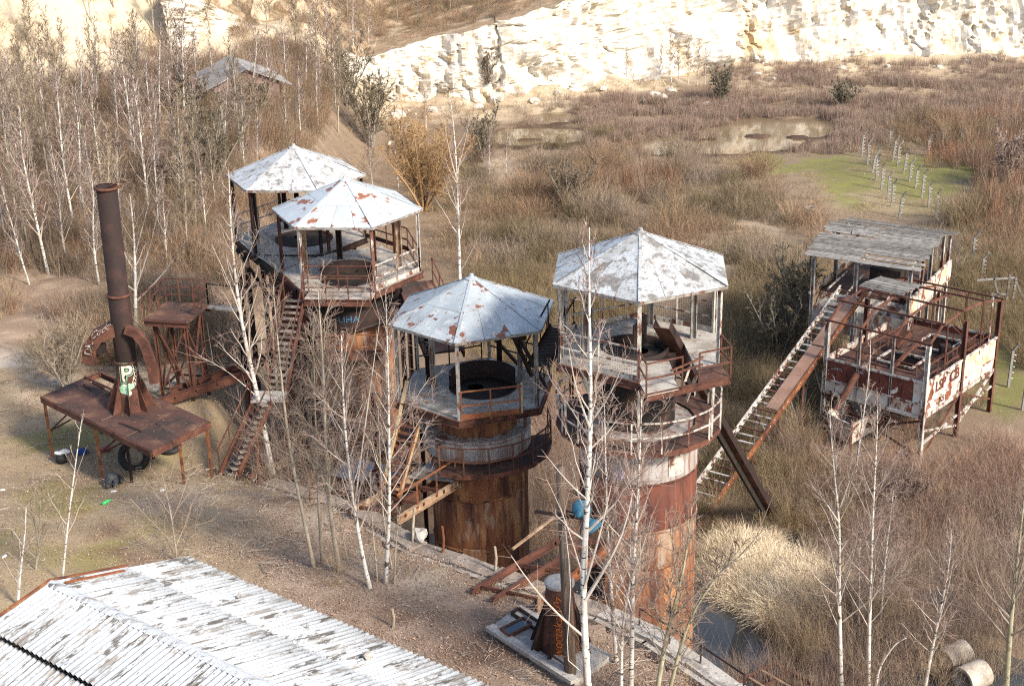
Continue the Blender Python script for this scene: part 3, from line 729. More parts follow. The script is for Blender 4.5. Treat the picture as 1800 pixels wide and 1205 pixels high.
# balcony on the front right side
fa, fb = hexp(c4, RD, a4, 0, d4), hexp(c4, RD, a4, 1, d4)
ea = np.append(az(1136, 694, d4 - .05)[:2], d4 - .05); eb = np.append(az(1284, 662, d4 - .05)[:2], d4 - .05)
s0 = fa + (fb - fa) * .40; s1 = fa + (fb - fa) * .70; q0 = ea + (eb - ea) * .38; q1 = ea + (eb - ea) * .64
bl = MB(); bl.slab([fa, s0, q0, ea], .06); bal = bl.build('balcony', 'deck_concrete', t4)
bl = MB(); bl.slab([s1, fb, eb, q1], .06); bl.build('floor_plate', 'rust_deck', bal)
m2 = MB(); m2.chan(ea - (0, 0, .1), eb - (0, 0, .1), .08, .24); m2.chan(fa - (0, 0, .12), ea - (0, 0, .12), .08, .2); m2.chan(eb - (0, 0, .12), fb - (0, 0, .12), .08, .2)
m2.build('edge_beam', 'rust', bal)
railing(t4, [fa, ea, ea + (eb - ea) * .42], 1.0, 'rust', 1.0); railing(t4, [ea + (eb - ea) * .62, eb, fb], 1.0, 'rust', 1.1)
m2 = MB(); m2.bar(ea + (eb - ea) * .28 + (0, 0, .62), ea + (eb - ea) * .66 + (0, 0, .85), .05); m2.bar(ea + (eb - ea) * .28 + (0, 0, .5), ea + (eb - ea) * .66 + (0, 0, .62), .05); m2.build('loose_rail', 'rust', t4)
# dark plates standing by the hopper
pc = az(1148, 600, d4 + .3)
m2 = MB(); m2.box((c4[0] + .0, c4[1] - .1, d4 + .5), (.05, 1.15, .95), np.stack([unit((.9, -.45, .0)), unit((.45, .9, 0)), (0, 0, 1)]));
m2.build('baffle_plate', 'rust_dark', t4)
# neck, upper ring walkway, shell
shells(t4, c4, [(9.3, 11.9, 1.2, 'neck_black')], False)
m2 = MB()
for k in range(6):
    m2.bar(hexp(c4, 2.2, a4, k, d4 - .3), hexp(c4, 1.75, a4, k, 10.6), .09, .09); m2.bar(hexp(c4, 2.75, a4, k, d4 - .2), hexp(c4, 2.7, a4, k, 9.6), .07, .07)
m2.build('hanger', 'white_rust', t4)
ring_walk(t4, c4, 9.62, 1.9, 2.72, -220, 140, 18, rail='white_rust')
shells(t4, c4, [(8.15, 9.55, 1.98, 'shell_pale'), (6.4, 8.15, 1.97, 'shell_dark'), (5.05, 6.4, 1.98, 'shell_mix'), (2.6, 5.05, 1.97, 'shell_rust'), (-.4, 2.6, 1.98, 'shell_rust')])
m2 = MB(); m2.lathe([(2.0, 8.3), (2.0, 9.2)], (*c4, 0), 4, 0, R(-66), R(-48)); m2.lathe([(2.03, 8.72), (2.03, 8.78)], (*c4, 0), 4, 0, R(-66), R(-48)); m2.build('inspection_plate', 'white_rust', t4)
m2 = MB(); m2.lathe([(1.995, 3.6), (1.995, 5.0)], (*c4, 0), 6, 0, R(-152), R(-128)); m2.build('opening', 'neck_black', t4)
m2 = MB()
for k in range(5):
    q = R(-118 + 2.2 * k); m2.lathe([(2.004 + .001 * k, 8.25 + .1 * math.sin(k * 2.1)), (2.004 + .001 * k, 8.5 + .16 * math.cos(k * 1.7))], (*c4, 0), 3, 0, q - .025, q + .025)
m2.build('graffiti', 'graffiti_purple', t4)
# dark chute from the deck to the ground
ct = thing('chute', 'long dark rusty trough chute slanting from the tower deck down into the scrub', 'chute', tuple(hit(1352, 912)))
P0 = ay(1162, 576, 42.4); P1 = hit(1352, 912) + np.array([0, 0, .12])
dv = unit(P1 - P0); sd = unit(np.cross(dv, (0, 0, 1))); un = np.cross(sd, dv)
mb = MB(); mb.bar(P0, P1, .52, .02, un); ctm = mb.build('trough', 'rust', ct)
for s in (-1, 1):
    mb = MB(); mb.bar(P0 + sd * .27 * s + un * .13, P1 + sd * .27 * s + un * .13, .02, .28, un); mb.build('side_plate', 'rust_dark', ct)
mb = MB(); mb.bar(P0 - un * .15 + dv * 2.6, P1 - un * .15, .12, .26, un); mb.build('stiffener', 'neck_black', ct)
# steep flight from the middle tower up to the right-hand tower
sA, sB = np.array([.95, 49.3, 9.1]), np.array([1.75, 45.6, 12.1])
stair(t4, sA, sB, .85, 13, 'rust_dark', 'rust_dark')

# middle tower ---------------------------------------------------------------------------------
c3 = (-1.37, 47.55); a3 = -100; d3 = 9.05
t3 = thing('kiln_tower', 'shorter rusty kiln tower with blue-grey rust-spotted hexagonal roof in the middle', 'tower', (*c3, 0), 'lime kiln towers')
hex_roof(t3, c3, a3, 11.94, 'roof_three', Rr=3.1, ap=1.33, seed=3)
for k in range(6):
    mb = MB(); mb.ibeam(hexp(c3, RP, a3, k, d3 - .25), hexp(c3, RP, a3, k, 11.9), .11, .11, (math.cos(R(a3 + 60 * k)), math.sin(R(a3 + 60 * k)), 0)); mb.build('post', 'grey_steel', t3)
hex_deck(t3, c3, a3, d3, RD, 1.17, (.28, .1))
hopper(t3, (c3[0] + .28, c3[1] + .1), d3, 1.17, 1.2, lip=.02)
m2 = MB(); m2.lathe([(1.18, 0), (1.2, .55), (1.23, .55), (1.21, 0)], (c3[0] + .28, c3[1] + .1, d3), 30, 0, R(15), R(190)); m2.build('splash_plate', 'rust_dark', t3, True)
for ang, rr_, mt in ((155, 1.9, 'rust_dark'), (170, 1.55, 'grey_steel'), (20, 1.75, 'grey_steel'), (65, 2.1, 'rust_dark')):
    p = np.array([c3[0] + rr_ * math.cos(R(ang)), c3[1] + rr_ * math.sin(R(ang)), d3])
    mb = MB(); mb.ibeam(p, p + (0, 0, 2.85), .2, .2, (1, 0, 0), .03); mb.build('inner_column', mt, t3)
pz = np.array([c3[0] + 1.9 * math.cos(R(155)), c3[1] + 1.9 * math.sin(R(155)) - .115, d3 + 1.3]); paint_flat('zon', pz, (0, 0, 1), (-1, 0, 0), .22, 'graffiti_white', t3, .01)
m2 = MB()
m2.bar(hexp(c3, 2.2, a3, 2, d3 + .1), hexp(c3, 1.2, a3, 1.6, 11.6), .12); m2.bar(hexp(c3, 2.6, a3, 1.5, d3 + .1), hexp(c3, 1.4, a3, 2.2, 11.6), .1); m2.bar(hexp(c3, 2.4, a3, 4, 11.3), hexp(c3, 2.4, a3, 1, 11.5), .14)
m2.bar(hexp(c3, 2.4, a3, 3, 10.4), hexp(c3, 2.2, a3, 2.4, 9.3), .1)
m2.build('brace', 'rust_dark', t3)
railing(t3, [hexp(c3, RD - .04, a3, .03, d3), hexp(c3, RD - .04, a3, .72, d3)], 1.05, 'rust_bright', 1.0, kick=.2)
for k in (1, 2): railing(t3, [hexp(c3, RD - .04, a3, k, d3), hexp(c3, RD - .04, a3, k + 1, d3)], 1.05, 'rust_dark', 1.3)
m2 = MB(); m2.bar(hexp(c3, RD - .05, a3, .75, d3), hexp(c3, RD - .05, a3, .75, d3 + 1.15), .06); m2.build('railing_post', 'yellow_wood', t3)
railing(t3, [hexp(c3, RD - .04, a3, 3.1, d3), hexp(c3, RD - .04, a3, 4, d3)], 1.05, 'rust_dark', 1.4)
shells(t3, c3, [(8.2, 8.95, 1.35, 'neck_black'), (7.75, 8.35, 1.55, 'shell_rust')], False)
shells(t3, c3, [(6.95, 7.75, 1.98, 'shell_pale'), (5.35, 6.9, 1.74, 'shell_rust'), (3.3, 5.35, 1.73, 'shell_rust'), (-.4, 3.3, 1.74, 'shell_rust')])
ring_walk(t3, c3, 6.85, 1.9, 2.7, -118, 15, 7, rail='rust', mesh='rust_dark', rim='rust')
m2 = MB(); m2.lathe([(1.745, 2.3), (1.77, 2.32), (1.77, 3.35), (1.745, 3.37)], (*c3, 0), 5, 0, R(-110), R(-82)); m2.lathe([(1.79, 2.5), (1.79, 3.15)], (*c3, 0), 4, 0, R(-106), R(-90)); m2.build('hatch', 'shell_mix', t3)
m2 = MB(); q = hexp(c3, 1.9, 0, -.35, 0); m2.bar((q[0], q[1], -.2), (q[0], q[1], 8.9), .12, .12); m2.build('downpipe', 'shell_mix', t3)
# its steep stair, landing on the footbridge
stair(t3, (-4.40, 44.75, 6.2), (-3.45, 46.55, 9.0), .72, 13, 'rust_bright', 'rust', side=unit((.88, -.47, 0)), hand=False)
m2 = MB(); m2.bar((-4.68, 45.0, 6.35), (-3.75, 46.7, 9.75), .12, .05); m2.bar((-4.05, 44.6, 6.35), (-3.1, 46.4, 9.1), .12, .05); m2.build('handrail', 'yellow_wood', t3)
m2 = MB(); m2.bar((-3.9, 47.0, 9.05), (-3.15, 46.2, 9.05), .9, .06); m2.build('landing', 'white_rust', t3)

# the two rear towers with one shared deck ------------------------------------------------------------
c2 = (-6.77, 57.64); a2 = -65.5; d2 = 10.32
t2 = thing('kiln_tower', 'kiln tower with rust-streaked white hexagonal roof, in front of the rear one', 'tower', (*c2, 0), 'lime kiln towers')
hex_roof(t2, c2, a2, 13.06, 'roof_two', Rr=3.2, ap=1.3, seed=2, seams=4)
for k in range(6):
    mb = MB(); mb.ibeam(hexp(c2, RP + .1, a2, k, d2 - .3), hexp(c2, RP + .1, a2, k, 13.0), .12, .12, (math.cos(R(a2 + 60 * k)), math.sin(R(a2 + 60 * k)), 0)); mb.build('post', 'white_rust' if k in (0, 1, 5) else 'rust', t2)
hex_deck(t2, c2, a2, d2, RD + .1, 1.12, (.0, -.9), rim='rust')
hopper(t2, (c2[0], c2[1] - .9), d2, 1.12, 1.2)
m2 = MB(); m2.lathe([(1.14, 0), (1.17, .42), (1.2, .42), (1.17, 0)], (c2[0], c2[1] - .9, d2), 30, 0, R(10), R(175)); m2.build('splash_plate', 'rust_dark', t2, True)
for ang, rr_, mt in ((-172, 1.9, 'brown_wood'), (8, 2.1, 'brown_wood'), (110, 1.9, 'rust_dark'), (60, 1.7, 'rust')):
    p = np.array([c2[0] + rr_ * math.cos(R(ang)), c2[1] + rr_ * math.sin(R(ang)), d2])
    mb = MB(); mb.ibeam(p, p + (0, 0, 2.75), .24, .24, (1, 0, 0), .04); mb.build('inner_column', mt, t2)
m2 = MB(); m2.bar(hexp(c2, 2.2, 0, -2.86, 12.85), hexp(c2, 2.5, 0, .13, 12.85), .2, .22); m2.build('cross_beam', 'brown_wood', t2)
railing(t2, [hexp(c2, RD, a2, 5, d2), hexp(c2, RD, a2, 6, d2)], 1.05, 'rust', 1.5)
railing(t2, [hexp(c2, RD, a2, 0, d2), hexp(c2, RD, a2, 1, d2)], 1.05, 'white_rust', 1.4, 'grey_steel', kick=.2)
ba, bb = hexp(c2, RD + .1, a2, 5, d2), hexp(c2, RD + .1, a2, 0, d2)
vo = np.array([math.cos(R(a2 - 30)), math.sin(R(a2 - 30)), 0])
bl = MB(); bl.slab([ba + vo * .12 + (bb - ba) * .1, bb + vo * .12, bb + vo * 1.0, ba + vo * 1.0 + (bb - ba) * .1], .07); bal = bl.build('balcony', 'deck_concrete', t2)
m2 = MB(); m2.chan(ba + vo * 1.04 + (bb - ba) * .1 - (0, 0, .13), bb + vo * 1.04 - (0, 0, .13), .08, .28); m2.build('edge_beam', 'rust', bal)
railing(t2, [ba + vo * .1 + (bb - ba) * .1, ba + vo * 1.0 + (bb - ba) * .1, bb + vo * 1.0, bb + vo * .1], 1.0, 'rust', .9)
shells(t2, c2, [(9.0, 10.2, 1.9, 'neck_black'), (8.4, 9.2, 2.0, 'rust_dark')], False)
paint_round('liha', (*c2, 8.3), (*c2, 9.3), 2.0, 2.0, .55, R(-90), .42, 'graffiti_blue', t2, lift=.012)
fr = [np.array([c2[0] + x_, 55.15, 7.3]) for x_ in (-1.1, 1.2)]
railing(t2, fr, 1.05, 'rust_bright', 1.2, 'rust'); m2 = MB(); m2.slab([fr[0] + (0, 0, -.02), fr[1] + (0, 0, -.02), fr[1] + (0, 1.0, -.02), fr[0] + (0, 1.0, -.02)], .08); m2.build('walkway', 'rust_deck', t2)
shells(t2, c2, [(7.0, 8.4, 1.6, 'shell_rust'), (4.6, 7.0, 1.62, 'shell_mix'), (2.3, 4.6, 1.6, 'shell_rust'), (-.4, 2.3, 1.62, 'shell_dark')])
m2 = MB()
for x_ in (-2.2, 2.2):
    for y_ in (-1.9, 1.9): m2.ibeam((c2[0] + x_, c2[1] + y_, -.3), (c2[0] + x_, c2[1] + y_, d2 - .15), .2, .2, (1, 0, 0))
m2.build('leg_frame', 'rust_dark', t2)
# stair in two flights on the left
land = np.array([-9.55, 51.3, 7.35])
stair(t2, land + (.25, .45, .02), (-8.72, 54.55, 10.25), .8, 15, 'rust', 'worn_tread', side=unit((.95, -.3, 0)))
foot = hit(402, 836)
stair(t2, foot + (0, 0, .03), land + (-.15, -.45, 0), .75, 13, 'rust', 'worn_tread', side=unit((.97, -.25, 0)))
m2 = MB(); m2.box(land + (0, 0, -.04), (1.3, 1.0, .08)); ld = m2.build('landing', 'concrete', t2)
for dx, dy in ((-.6, -.4), (.6, -.4), (.6, .4), (-.6, .4)):
    m2 = MB(); m2.bar(land + (dx, dy, -3.6), land + (dx, dy, -.06), .1); m2.build('landing_leg', 'rust', ld)

c1 = (-9.56, 62.64); a1 = -64.5; d1 = 10.4
t1 = thing('kiln_tower', 'rearmost kiln tower with dirty white hexagonal roof at the wood edge', 'tower', (*c1, 0), 'lime kiln towers')
hex_roof(t1, c1, a1, 13.32, 'roof_one', Rr=3.18, ap=1.3, seed=1)
for k in range(6):
    mb = MB(); mb.ibeam(hexp(c1, RP + .1, a1, k, d1 - .3), hexp(c1, RP + .1, a1, k, 13.25), .12, .12, (math.cos(R(a1 + 60 * k)), math.sin(R(a1 + 60 * k)), 0)); mb.build('post', 'rust_dark', t1)
hex_deck(t1, c1, a1, d1, RD + .1, 1.25, (.2, -.3), rim='rust_dark')
hopper(t1, (c1[0] + .2, c1[1] - .3), d1, 1.25, 1.2)
for ang, rr_ in ((30, 1.9), (100, 1.9), (120, 1.7), (200, 2.0)):
    p = np.array([c1[0] + rr_ * math.cos(R(ang)), c1[1] + rr_ * math.sin(R(ang)), d1])
    mb = MB(); mb.ibeam(p, p + (0, 0, 2.85), .2, .2, (1, 0, 0), .03); mb.build('inner_column', 'rust_dark', t1)
for k in (1, 2, 3): railing(t1, [hexp(c1, RD, a1, k, d1), hexp(c1, RD, a1, k + 1, d1)], 1.05, 'grey_steel', 1.4, 'rust_dark' if k == 3 else None)
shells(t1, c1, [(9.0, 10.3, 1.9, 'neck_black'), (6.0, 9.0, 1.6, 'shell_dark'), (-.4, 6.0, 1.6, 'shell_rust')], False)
m2 = MB()
for x_ in (-2.2, 2.2):
    for y_ in (-1.9, 1.9): m2.ibeam((c1[0] + x_, c1[1] + y_, .3), (c1[0] + x_, c1[1] + y_, d1 - .15), .2, .2, (1, 0, 0))
m2.build('leg_frame', 'rust_dark', t1)
la, lb = hexp(c1, RD + .1, a1, 4, d1 - .01), hexp(c2, RD + .1, a2, 4, d2 - .01)
ra, rb_ = hexp(c1, RD + .1, a1, 0, d1 - .01), hexp(c2, RD + .1, a2, 2, d2 - .01)
m2 = MB()
w2 = hexp(c2, RD + .08, a2, 3, d2 - .03); w1 = hexp(c1, RD + .08, a1, 5, d1 - .03); v2 = hexp(c2, RD + .08, a2, 2, d2 - .03); v1 = hexp(c1, RD + .08, a1, 0, d1 - .03); l1 = hexp(c1, RD + .08, a1, 4, d1 - .03); l2 = hexp(c2, RD + .08, a2, 4, d2 - .03); r1_ = hexp(c1, RD + .08, a1, 1, d1 - .03)
m2.slab([l1, w1, w2, l2], .1); m2.slab([w1, v1, v2, w2], .1); m2.slab([v1, r1_ * .5 + v2 * .5, v2], .1)
lk = m2.build('linking_deck', 'deck_concrete', t1)
railing(t1, [l1, l2], 1.1, 'grey_steel', 1.0, 'grey_steel', kick=.15); railing(t1, [r1_, v2 + (.5, .3, 0), hexp(c2, RD, a2, 1, d2)], 1.05, 'rust', 1.3, kick=.2)
m2 = MB(); m2.chan(l1 - (0, 0, .3), l2 - (0, 0, .3), .1, .4); m2.bar(l1 - (0, 0, .6), l2 - (0, 0, 2.2), .12); m2.bar(l1 - (0, 0, 2.4), l2 - (0, 0, .6), .12); m2.build('truss', 'neck_black', t1)

# catwalk from the pair of rear towers towards the middle one
g0 = np.array([-4.0, 56.6, 10.1]); g1 = np.array([-2.6, 51.0, 9.1])
t = thing('catwalk', 'rusty plank catwalk between the rust-streaked roof tower and the blue-grey one', 'catwalk', tuple((g0 + g1) / 2))
mb = MB(); mb.bar(g0, g1, 1.5, .06); mb.build('deck', 'rust_deck', t)
for s in (-1, 1):
    mb = MB(); mb.chan(g0 + (s * .75, 0, -.1), g1 + (s * .75, 0, -.1), .07, .24); mb.build('beam', 'rust', t)
railing(t, [g0 + (.75, 0, 0), g1 + (.75, 0, 0)], 1.05, 'rust', 1.5)
# ------------------------------------------------------------------ footbridges from the terrace to the kilns
def footbridge(label, beams, mat, cross=(), planks=None):
    t = thing('footbridge', label, 'bridge', tuple(beams[0][0]), 'footbridges from the terrace to the kilns')
    for (a, b, w, h, m_) in beams:
        mb = MB(); mb.chan(a, b, w, h); mb.build('beam', m_, t)
    for (a, b) in cross:
        mb = MB(); mb.bar(a, b, .08, .12); mb.build('cross_beam', mat, t)
    return t
def A(px, py, z): return az(px, py, z)
z3 = 6.15
fb = [(A(618, 899, z3), A(742, 833, z3), .1, .3, 'brown_wood'), (A(655, 912, z3 - .15), A(775, 842, z3 - .15), .08, .18, 'rust'), (A(700, 914, z3), A(812, 845, z3), .12, .3, 'brown_wood')]
t = footbridge('rusty footbridge beams from the terrace to the middle tower below its steep stair', fb, 'rust', [(fb[0][0] + (fb[0][1] - fb[0][0]) * k, fb[2][0] + (fb[2][1] - fb[2][0]) * k) for k in (.12, .4, .72, .97)])
for k in (.3, .6, .9):
    p = fb[2][0] + (fb[2][1] - fb[2][0]) * k; mb = MB(); mb.bar(p, p + (0, 0, 1.0), .06); mb.build('railing_post', 'rust_bright', t)
mb = MB(); mb.bar(fb[2][0] + (0, 0, .95), fb[2][1] + (0, 0, 1.0), .05); mb.build('handrail', 'rust_bright', t)
mb = MB(); mb.slab([fb[0][1] + (-.5, -.5, .17), fb[2][1] + (-.3, -.3, .17), fb[2][1] + (.2, .6, .17), fb[0][1] + (.3, .8, .17)], .06); mb.build('landing', 'deck_concrete', t)
z2 = 4.15
fb = [(A(487, 783, z2), A(570, 748, z2), .1, .28, 'brown_wood'), (A(440, 838, z2), A(600, 752, z2), .1, .2, 'rust'), (A(470, 826, z2), A(616, 764, z2), .12, .3, 'brown_wood')]
footbridge('rusty footbridge beams beside the lower stair flight of the rear towers', fb, 'rust', [(fb[0][0] + (fb[0][1] - fb[0][0]) * k, fb[2][0] + (fb[2][1] - fb[2][0]) * k) for k in (.1, .5, .95)])
z4 = 6.6
fb = [(A(832, 1040, z4), A(1012, 932, z4), .12, .24, 'rust'), (A(868, 1056, z4), A(1040, 950, z4), .12, .24, 'rust'), (A(944, 1068, z4), A(1112, 926, z4), .12, .3, 'rust_bright')]
t = footbridge('red rusty steel beams bridging from the terrace to the right-hand tower, deck gone', fb, 'rust', [(fb[0][0] + (fb[0][1] - fb[0][0]) * k, fb[2][0] + (fb[2][1] - fb[2][0]) * k) for k in (.08, .42, .8)])
mb = MB(); p = A(948, 1040, z4 + .6); mb.bar(p + (0, 0, -.6), p + (0, 0, .2), .11); mb.build('stub_post', 'brown_wood', t)
mb = MB(); mb.bar(A(900, 965, z4 + .3), A(985, 900, z4 + .6), .07); mb.build('loose_rail', 'brown_wood', t)
t = thing('scaffold', 'tangle of rusty posts, beams and plates between the rear and middle tower bases', 'scaffold', (-5.2, 50.5, .3))
SP = {k: np.array(v) for k, v in dict(a=(-7.3, 49.6, 0), b=(-5.2, 48.4, 0), c=(-3.6, 50.6, 0), d=(-5.6, 52.2, 0), e=(-7.2, 52.6, 0)).items()}
for k, h in (('a', 5.2), ('b', 6.6), ('c', 7.4), ('d', 7.0), ('e', 5.6)):
    mb = MB(); mb.ibeam(SP[k] - (0, 0, .3), SP[k] + (0, 0, h), .16, .16, (1, 0, 0)); mb.build('post', 'rust', t)
for (k, z0, l, z1, w, m_) in (('a', 4.3, 'b', 4.5, .2, 'brown_wood'), ('b', 5.9, 'c', 6.1, .22, 'rust'), ('c', 4.4, 'd', 4.6, .2, 'brown_wood'), ('d', 5.6, 'a', 5.0, .2, 'rust_bright'), ('a', 2.0, 'b', 5.6, .1, 'rust'), ('b', 2.2, 'c', 6.4, .1, 'rust'), ('e', 3.4, 'd', 4.8, .16, 'brown_wood'), ('e', 5.2, 'a', 4.6, .16, 'rust'), ('b', 3.2, 'd', 3.4, .18, 'rust_bright'), ('a', 3.0, 'c', 3.6, .16, 'rust')):
    mb = MB(); mb.bar(SP[k] + (0, 0, z0), SP[l] + (0, 0, z1), .1, w); mb.build('beam', m_, t)
mb = MB(); mb.slab([SP['a'] + (0, 0, 4.75), SP['b'] + (0, 0, 4.85), SP['b'] * .4 + SP['c'] * .6 + (0, 0, 4.8), SP['a'] * .5 + SP['d'] * .5 + (0, 0, 4.8)], .05); mb.build('plate', 'deck_concrete', t)
mb = MB(); mb.slab([SP['b'] + (.1, .3, 6.2), SP['b'] + (1.0, .9, 6.2), SP['c'] + (.2, -.2, 6.3), SP['c'] + (-.7, -.3, 6.3)], .05); mb.build('plate', 'rust_deck', t)
# second walkway stub below the rear pair: long channel running left
t = thing('gantry_beam', 'pair of long rusty beams running from the trestle to the rear towers', 'beam', tuple(A(300, 706, 4.9)))
for (a, b) in ((A(268, 712, 4.8), A(452, 652, 5.2)), (A(300, 690, 4.9), A(470, 628, 5.4))):
    mb = MB(); mb.ibeam(a, b, .14, .42); mb.build('beam', 'rust', t)
mb = MB()
for k in range(6):
    a = A(268, 712, 4.8) + (A(452, 652, 5.2) - A(268, 712, 4.8)) * k / 5; b = A(300, 690, 4.9) + (A(470, 628, 5.4) - A(300, 690, 4.9)) * k / 5
    mb.bar(a, b, .1, .12)
mb.build('cross_beam', 'rust_dark', t)
railing(t, [A(300, 690, 5.1), A(470, 628, 5.6)], .9, 'rust', 1.6, mid=1)
mb = MB(); q = A(452, 652, 5.0); mb.ibeam((q[0], q[1], 1), q, .2, .2, (1, 0, 0)); q = A(425, 560, 7.6); mb.ibeam(q - (0, 0, 5), q + (0, 0, 2.2), .34, .34, (1, 0, 0)); mb.build('leg', 'rust_dark', t)

# ------------------------------------------------------------------ trestle with a small railed platform
tb = hit(322, 694); top = 3.75
t = thing('trestle', 'rusty lattice trestle with railed top platform behind the chimney', 'trestle', tuple(tb))
ux = unit((A(345, 695, 4.4) - A(300, 692, 4.4)) * (1, 1, 0)); uy = np.array([-ux[1], ux[0], 0])
legs = [tb + ux * sx * .72 + uy * (sy * .8 + .3) for sx, sy in ((-1, -1), (1, -1), (1, 1), (-1, 1))]
for p in legs:
    mb = MB(); mb.ibeam(p + (0, 0, -.4), p + (0, 0, top), .14, .14, (1, 0, 0)); mb.build('leg', 'rust', t)
for k in range(4):
    a, b = legs[k], legs[(k + 1) % 4]
    for (u_, v_) in ((.3, top - .2), (top - .2, .3)):
        mb = MB(); mb.bar(a + (0, 0, u_), b + (0, 0, v_), .07); mb.build('brace', 'rust', t)
    mb = MB(); mb.bar(a + (0, 0, .5), b + (0, 0, .5), .08); mb.build('brace', 'rust_dark', t)
ctr = sum(legs) / 4
mb = MB(); mb.box(ctr + (0, 0, top + .06), (2.1, 2.3, .1), np.stack([ux, uy, (0, 0, 1)])); pf = mb.build('platform', 'rust_deck', t)
mb = MB()
for s in (-1, 1): mb.chan(ctr + ux * -1.05 + uy * 1.1 * s + (0, 0, top - .1), ctr + ux * 1.05 + uy * 1.1 * s + (0, 0, top - .1), .1, .22)
mb.build('edge_beam', 'rust', pf)
cr = [ctr + ux * sx * 1.0 + uy * sy * 1.1 + np.array([0, 0, top + .11]) for sx, sy in ((-1, -1), (-1, 1), (1, 1), (1, -.3))]
railing(t, cr, 1.1, 'rust', .7, mid=3)
g0 = cr[2]; g1 = A(420, 540, 8.4)
railing(t, [g0, g1], .95, 'rust_dark', 1.8, mid=1); mb = MB(); mb.bar(g0 - (0, 0, .1), g1 - (0, 0, .1), .5, .08); mb.build('gangway', 'grey_steel', t)

# ------------------------------------------------------------------ chimney on its steel platform
pz_ = 6.95
cs = [A(72, 696, pz_), A(266, 792, pz_), A(369, 741, pz_), A(175, 652, pz_)]
t = thing('platform', 'low rusty steel plate platform on thin legs carrying the chimney', 'platform', tuple(np.append(((cs[0] + cs[2]) / 2)[:2], 4.4)))
# plates of the top, cut from the quad
def bil(u, v): return cs[0] * (1 - u) * (1 - v) + cs[1] * u * (1 - v) + cs[2] * u * v + cs[3] * (1 - u) * v
uu = [0, .26, .52, .77, 1]
rg = random.Random(8)
for k in range(4):
    for (v0, v1) in ((0, .5), (.5, 1)):
        if k == 0 and v0 == .5: continue
        e = .003; zz = rg.uniform(-.004, .012)
        mb = MB(); mb.slab([bil(uu[k] + e, v0 + e) + (0, 0, zz), bil(uu[k + 1] - e, v0 + e) + (0, 0, zz), bil(uu[k + 1] - e, v1 - e) + (0, 0, zz), bil(uu[k] + e, v1 - e) + (0, 0, zz)], .012)
        mb.build('plate', 'rust_deck', t)
mb = MB(); mb.slab([bil(.0, .505), bil(.257, .505), bil(.257, .7), bil(0, .7)], .012); mb.build('plate', 'rust_deck', t)
for k in range(4):
    a, b = cs[k] - (0, 0, .14), cs[(k + 1) % 4] - (0, 0, .14)
    mb = MB(); mb.chan(b, a, .09, .24); mb.build('edge_beam', 'rust', t)
for u in uu[1:-1]:
    mb = MB(); mb.ibeam(bil(u, .02) - (0, 0, .13), bil(u, .98) - (0, 0, .13), .09, .2); mb.build('joist', 'rust_dark', t)
for (u, v) in ((.02, .02), (.50, .02), (.03, .85), (.5, .9), (.98, .5), (.985, .97), (.72, .12)):
    p = bil(u, v); g = gz(p[0], p[1])
    mb = MB(); mb.angle((p[0], p[1], g - .2), p - (0, 0, .27), .11, .02, (1, 0, 0)); mb.build('leg', 'rust_bright' if v < .1 or u > .9 else 'rust_dark', t)
for (a, b) in (((.02, .02), (.03, .85)), ((.5, .02), (.5, .9))):
    p, q = bil(*a), bil(*b)
    for (z0, z1) in ((1.1, 1.3), (1.1, 2.1)):
        mb = MB(); mb.bar((p[0], p[1], gz(p[0], p[1]) + z0), (q[0], q[1], gz(q[0], q[1]) + z1), .05); mb.build('brace', 'rust', t)
for (a, b, w_) in (((.08, .58), (.17, .56), .05), ((.1, .7), (.22, .69), .05), ((.3, .98), (.3, .6), .08), ((.0, .74), (.27, .73), .08)):
    mb = MB(); mb.bar(bil(*a) + (0, 0, .04), bil(*b) + (0, 0, .05), w_, .06); mb.build('loose_bar', 'rust', t)
mb = MB(); mb.bar(bil(.62, .2) + (0, 0, .02), bil(.8, .24) + (0, 0, .03), .12, .02); mb.build('loose_bar', 'rust_dark', t)
# chimney
b0 = A(231, 716, pz_); ctop = ay(187, 328, b0[1] - .15)
ax_ = ctop - b0; Lc = np.linalg.norm(ax_); w_ = ax_ / Lc
t = thing('chimney', 'leaning rusty steel chimney with curved side ducts and painted letter P', 'chimney', tuple(b0))
def cp(s, ang, r):
    e0 = unit(np.array([1, 0, 0]) - w_ * w_[0]); e1 = np.cross(w_, e0)
    return b0 + w_ * s + r * (math.cos(ang) * e0 + math.sin(ang) * e1)
def cone(name, prof, mat, n=28):
    mb = MB(); e0 = unit(np.array([1, 0, 0]) - w_ * w_[0]); e1 = np.cross(w_, e0)
    th = np.arange(n) / n * 2 * math.pi; V = []
    for (r, s) in prof: V.append(b0 + w_ * s + r * (np.cos(th)[:, None] * e0 + np.sin(th)[:, None] * e1))
    k = np.arange(len(prof) - 1)[:, None] * n; j = np.arange(n)[None]; a = k + j; b = k + (j + 1) % n
    mb.add(np.concatenate(V), np.stack([a, b, b + n, a + n], -1).reshape(-1, 4)); return mb.build(name, mat, t, True)
rb, rt = .52, .385
cone('base_cone', [(rb + .1, .0), (rb, .06), (.40, 2.0)], 'rust', 28)
st_ = cone('stack', [(.40, 2.0), (.405, 2.03), (.41, 4.7), (rt, 4.72), (rt, Lc), (rt - .02, Lc), (rt - .03, Lc - 1.5), (.0, Lc - 1.6)], 'rust_dark')
for s in (2.0, 4.72, Lc - .03):
    cone('flange', [(.39, s - .05), (.45, s - .04), (.45, s + .04), (.39, s + .05)], 'rust')
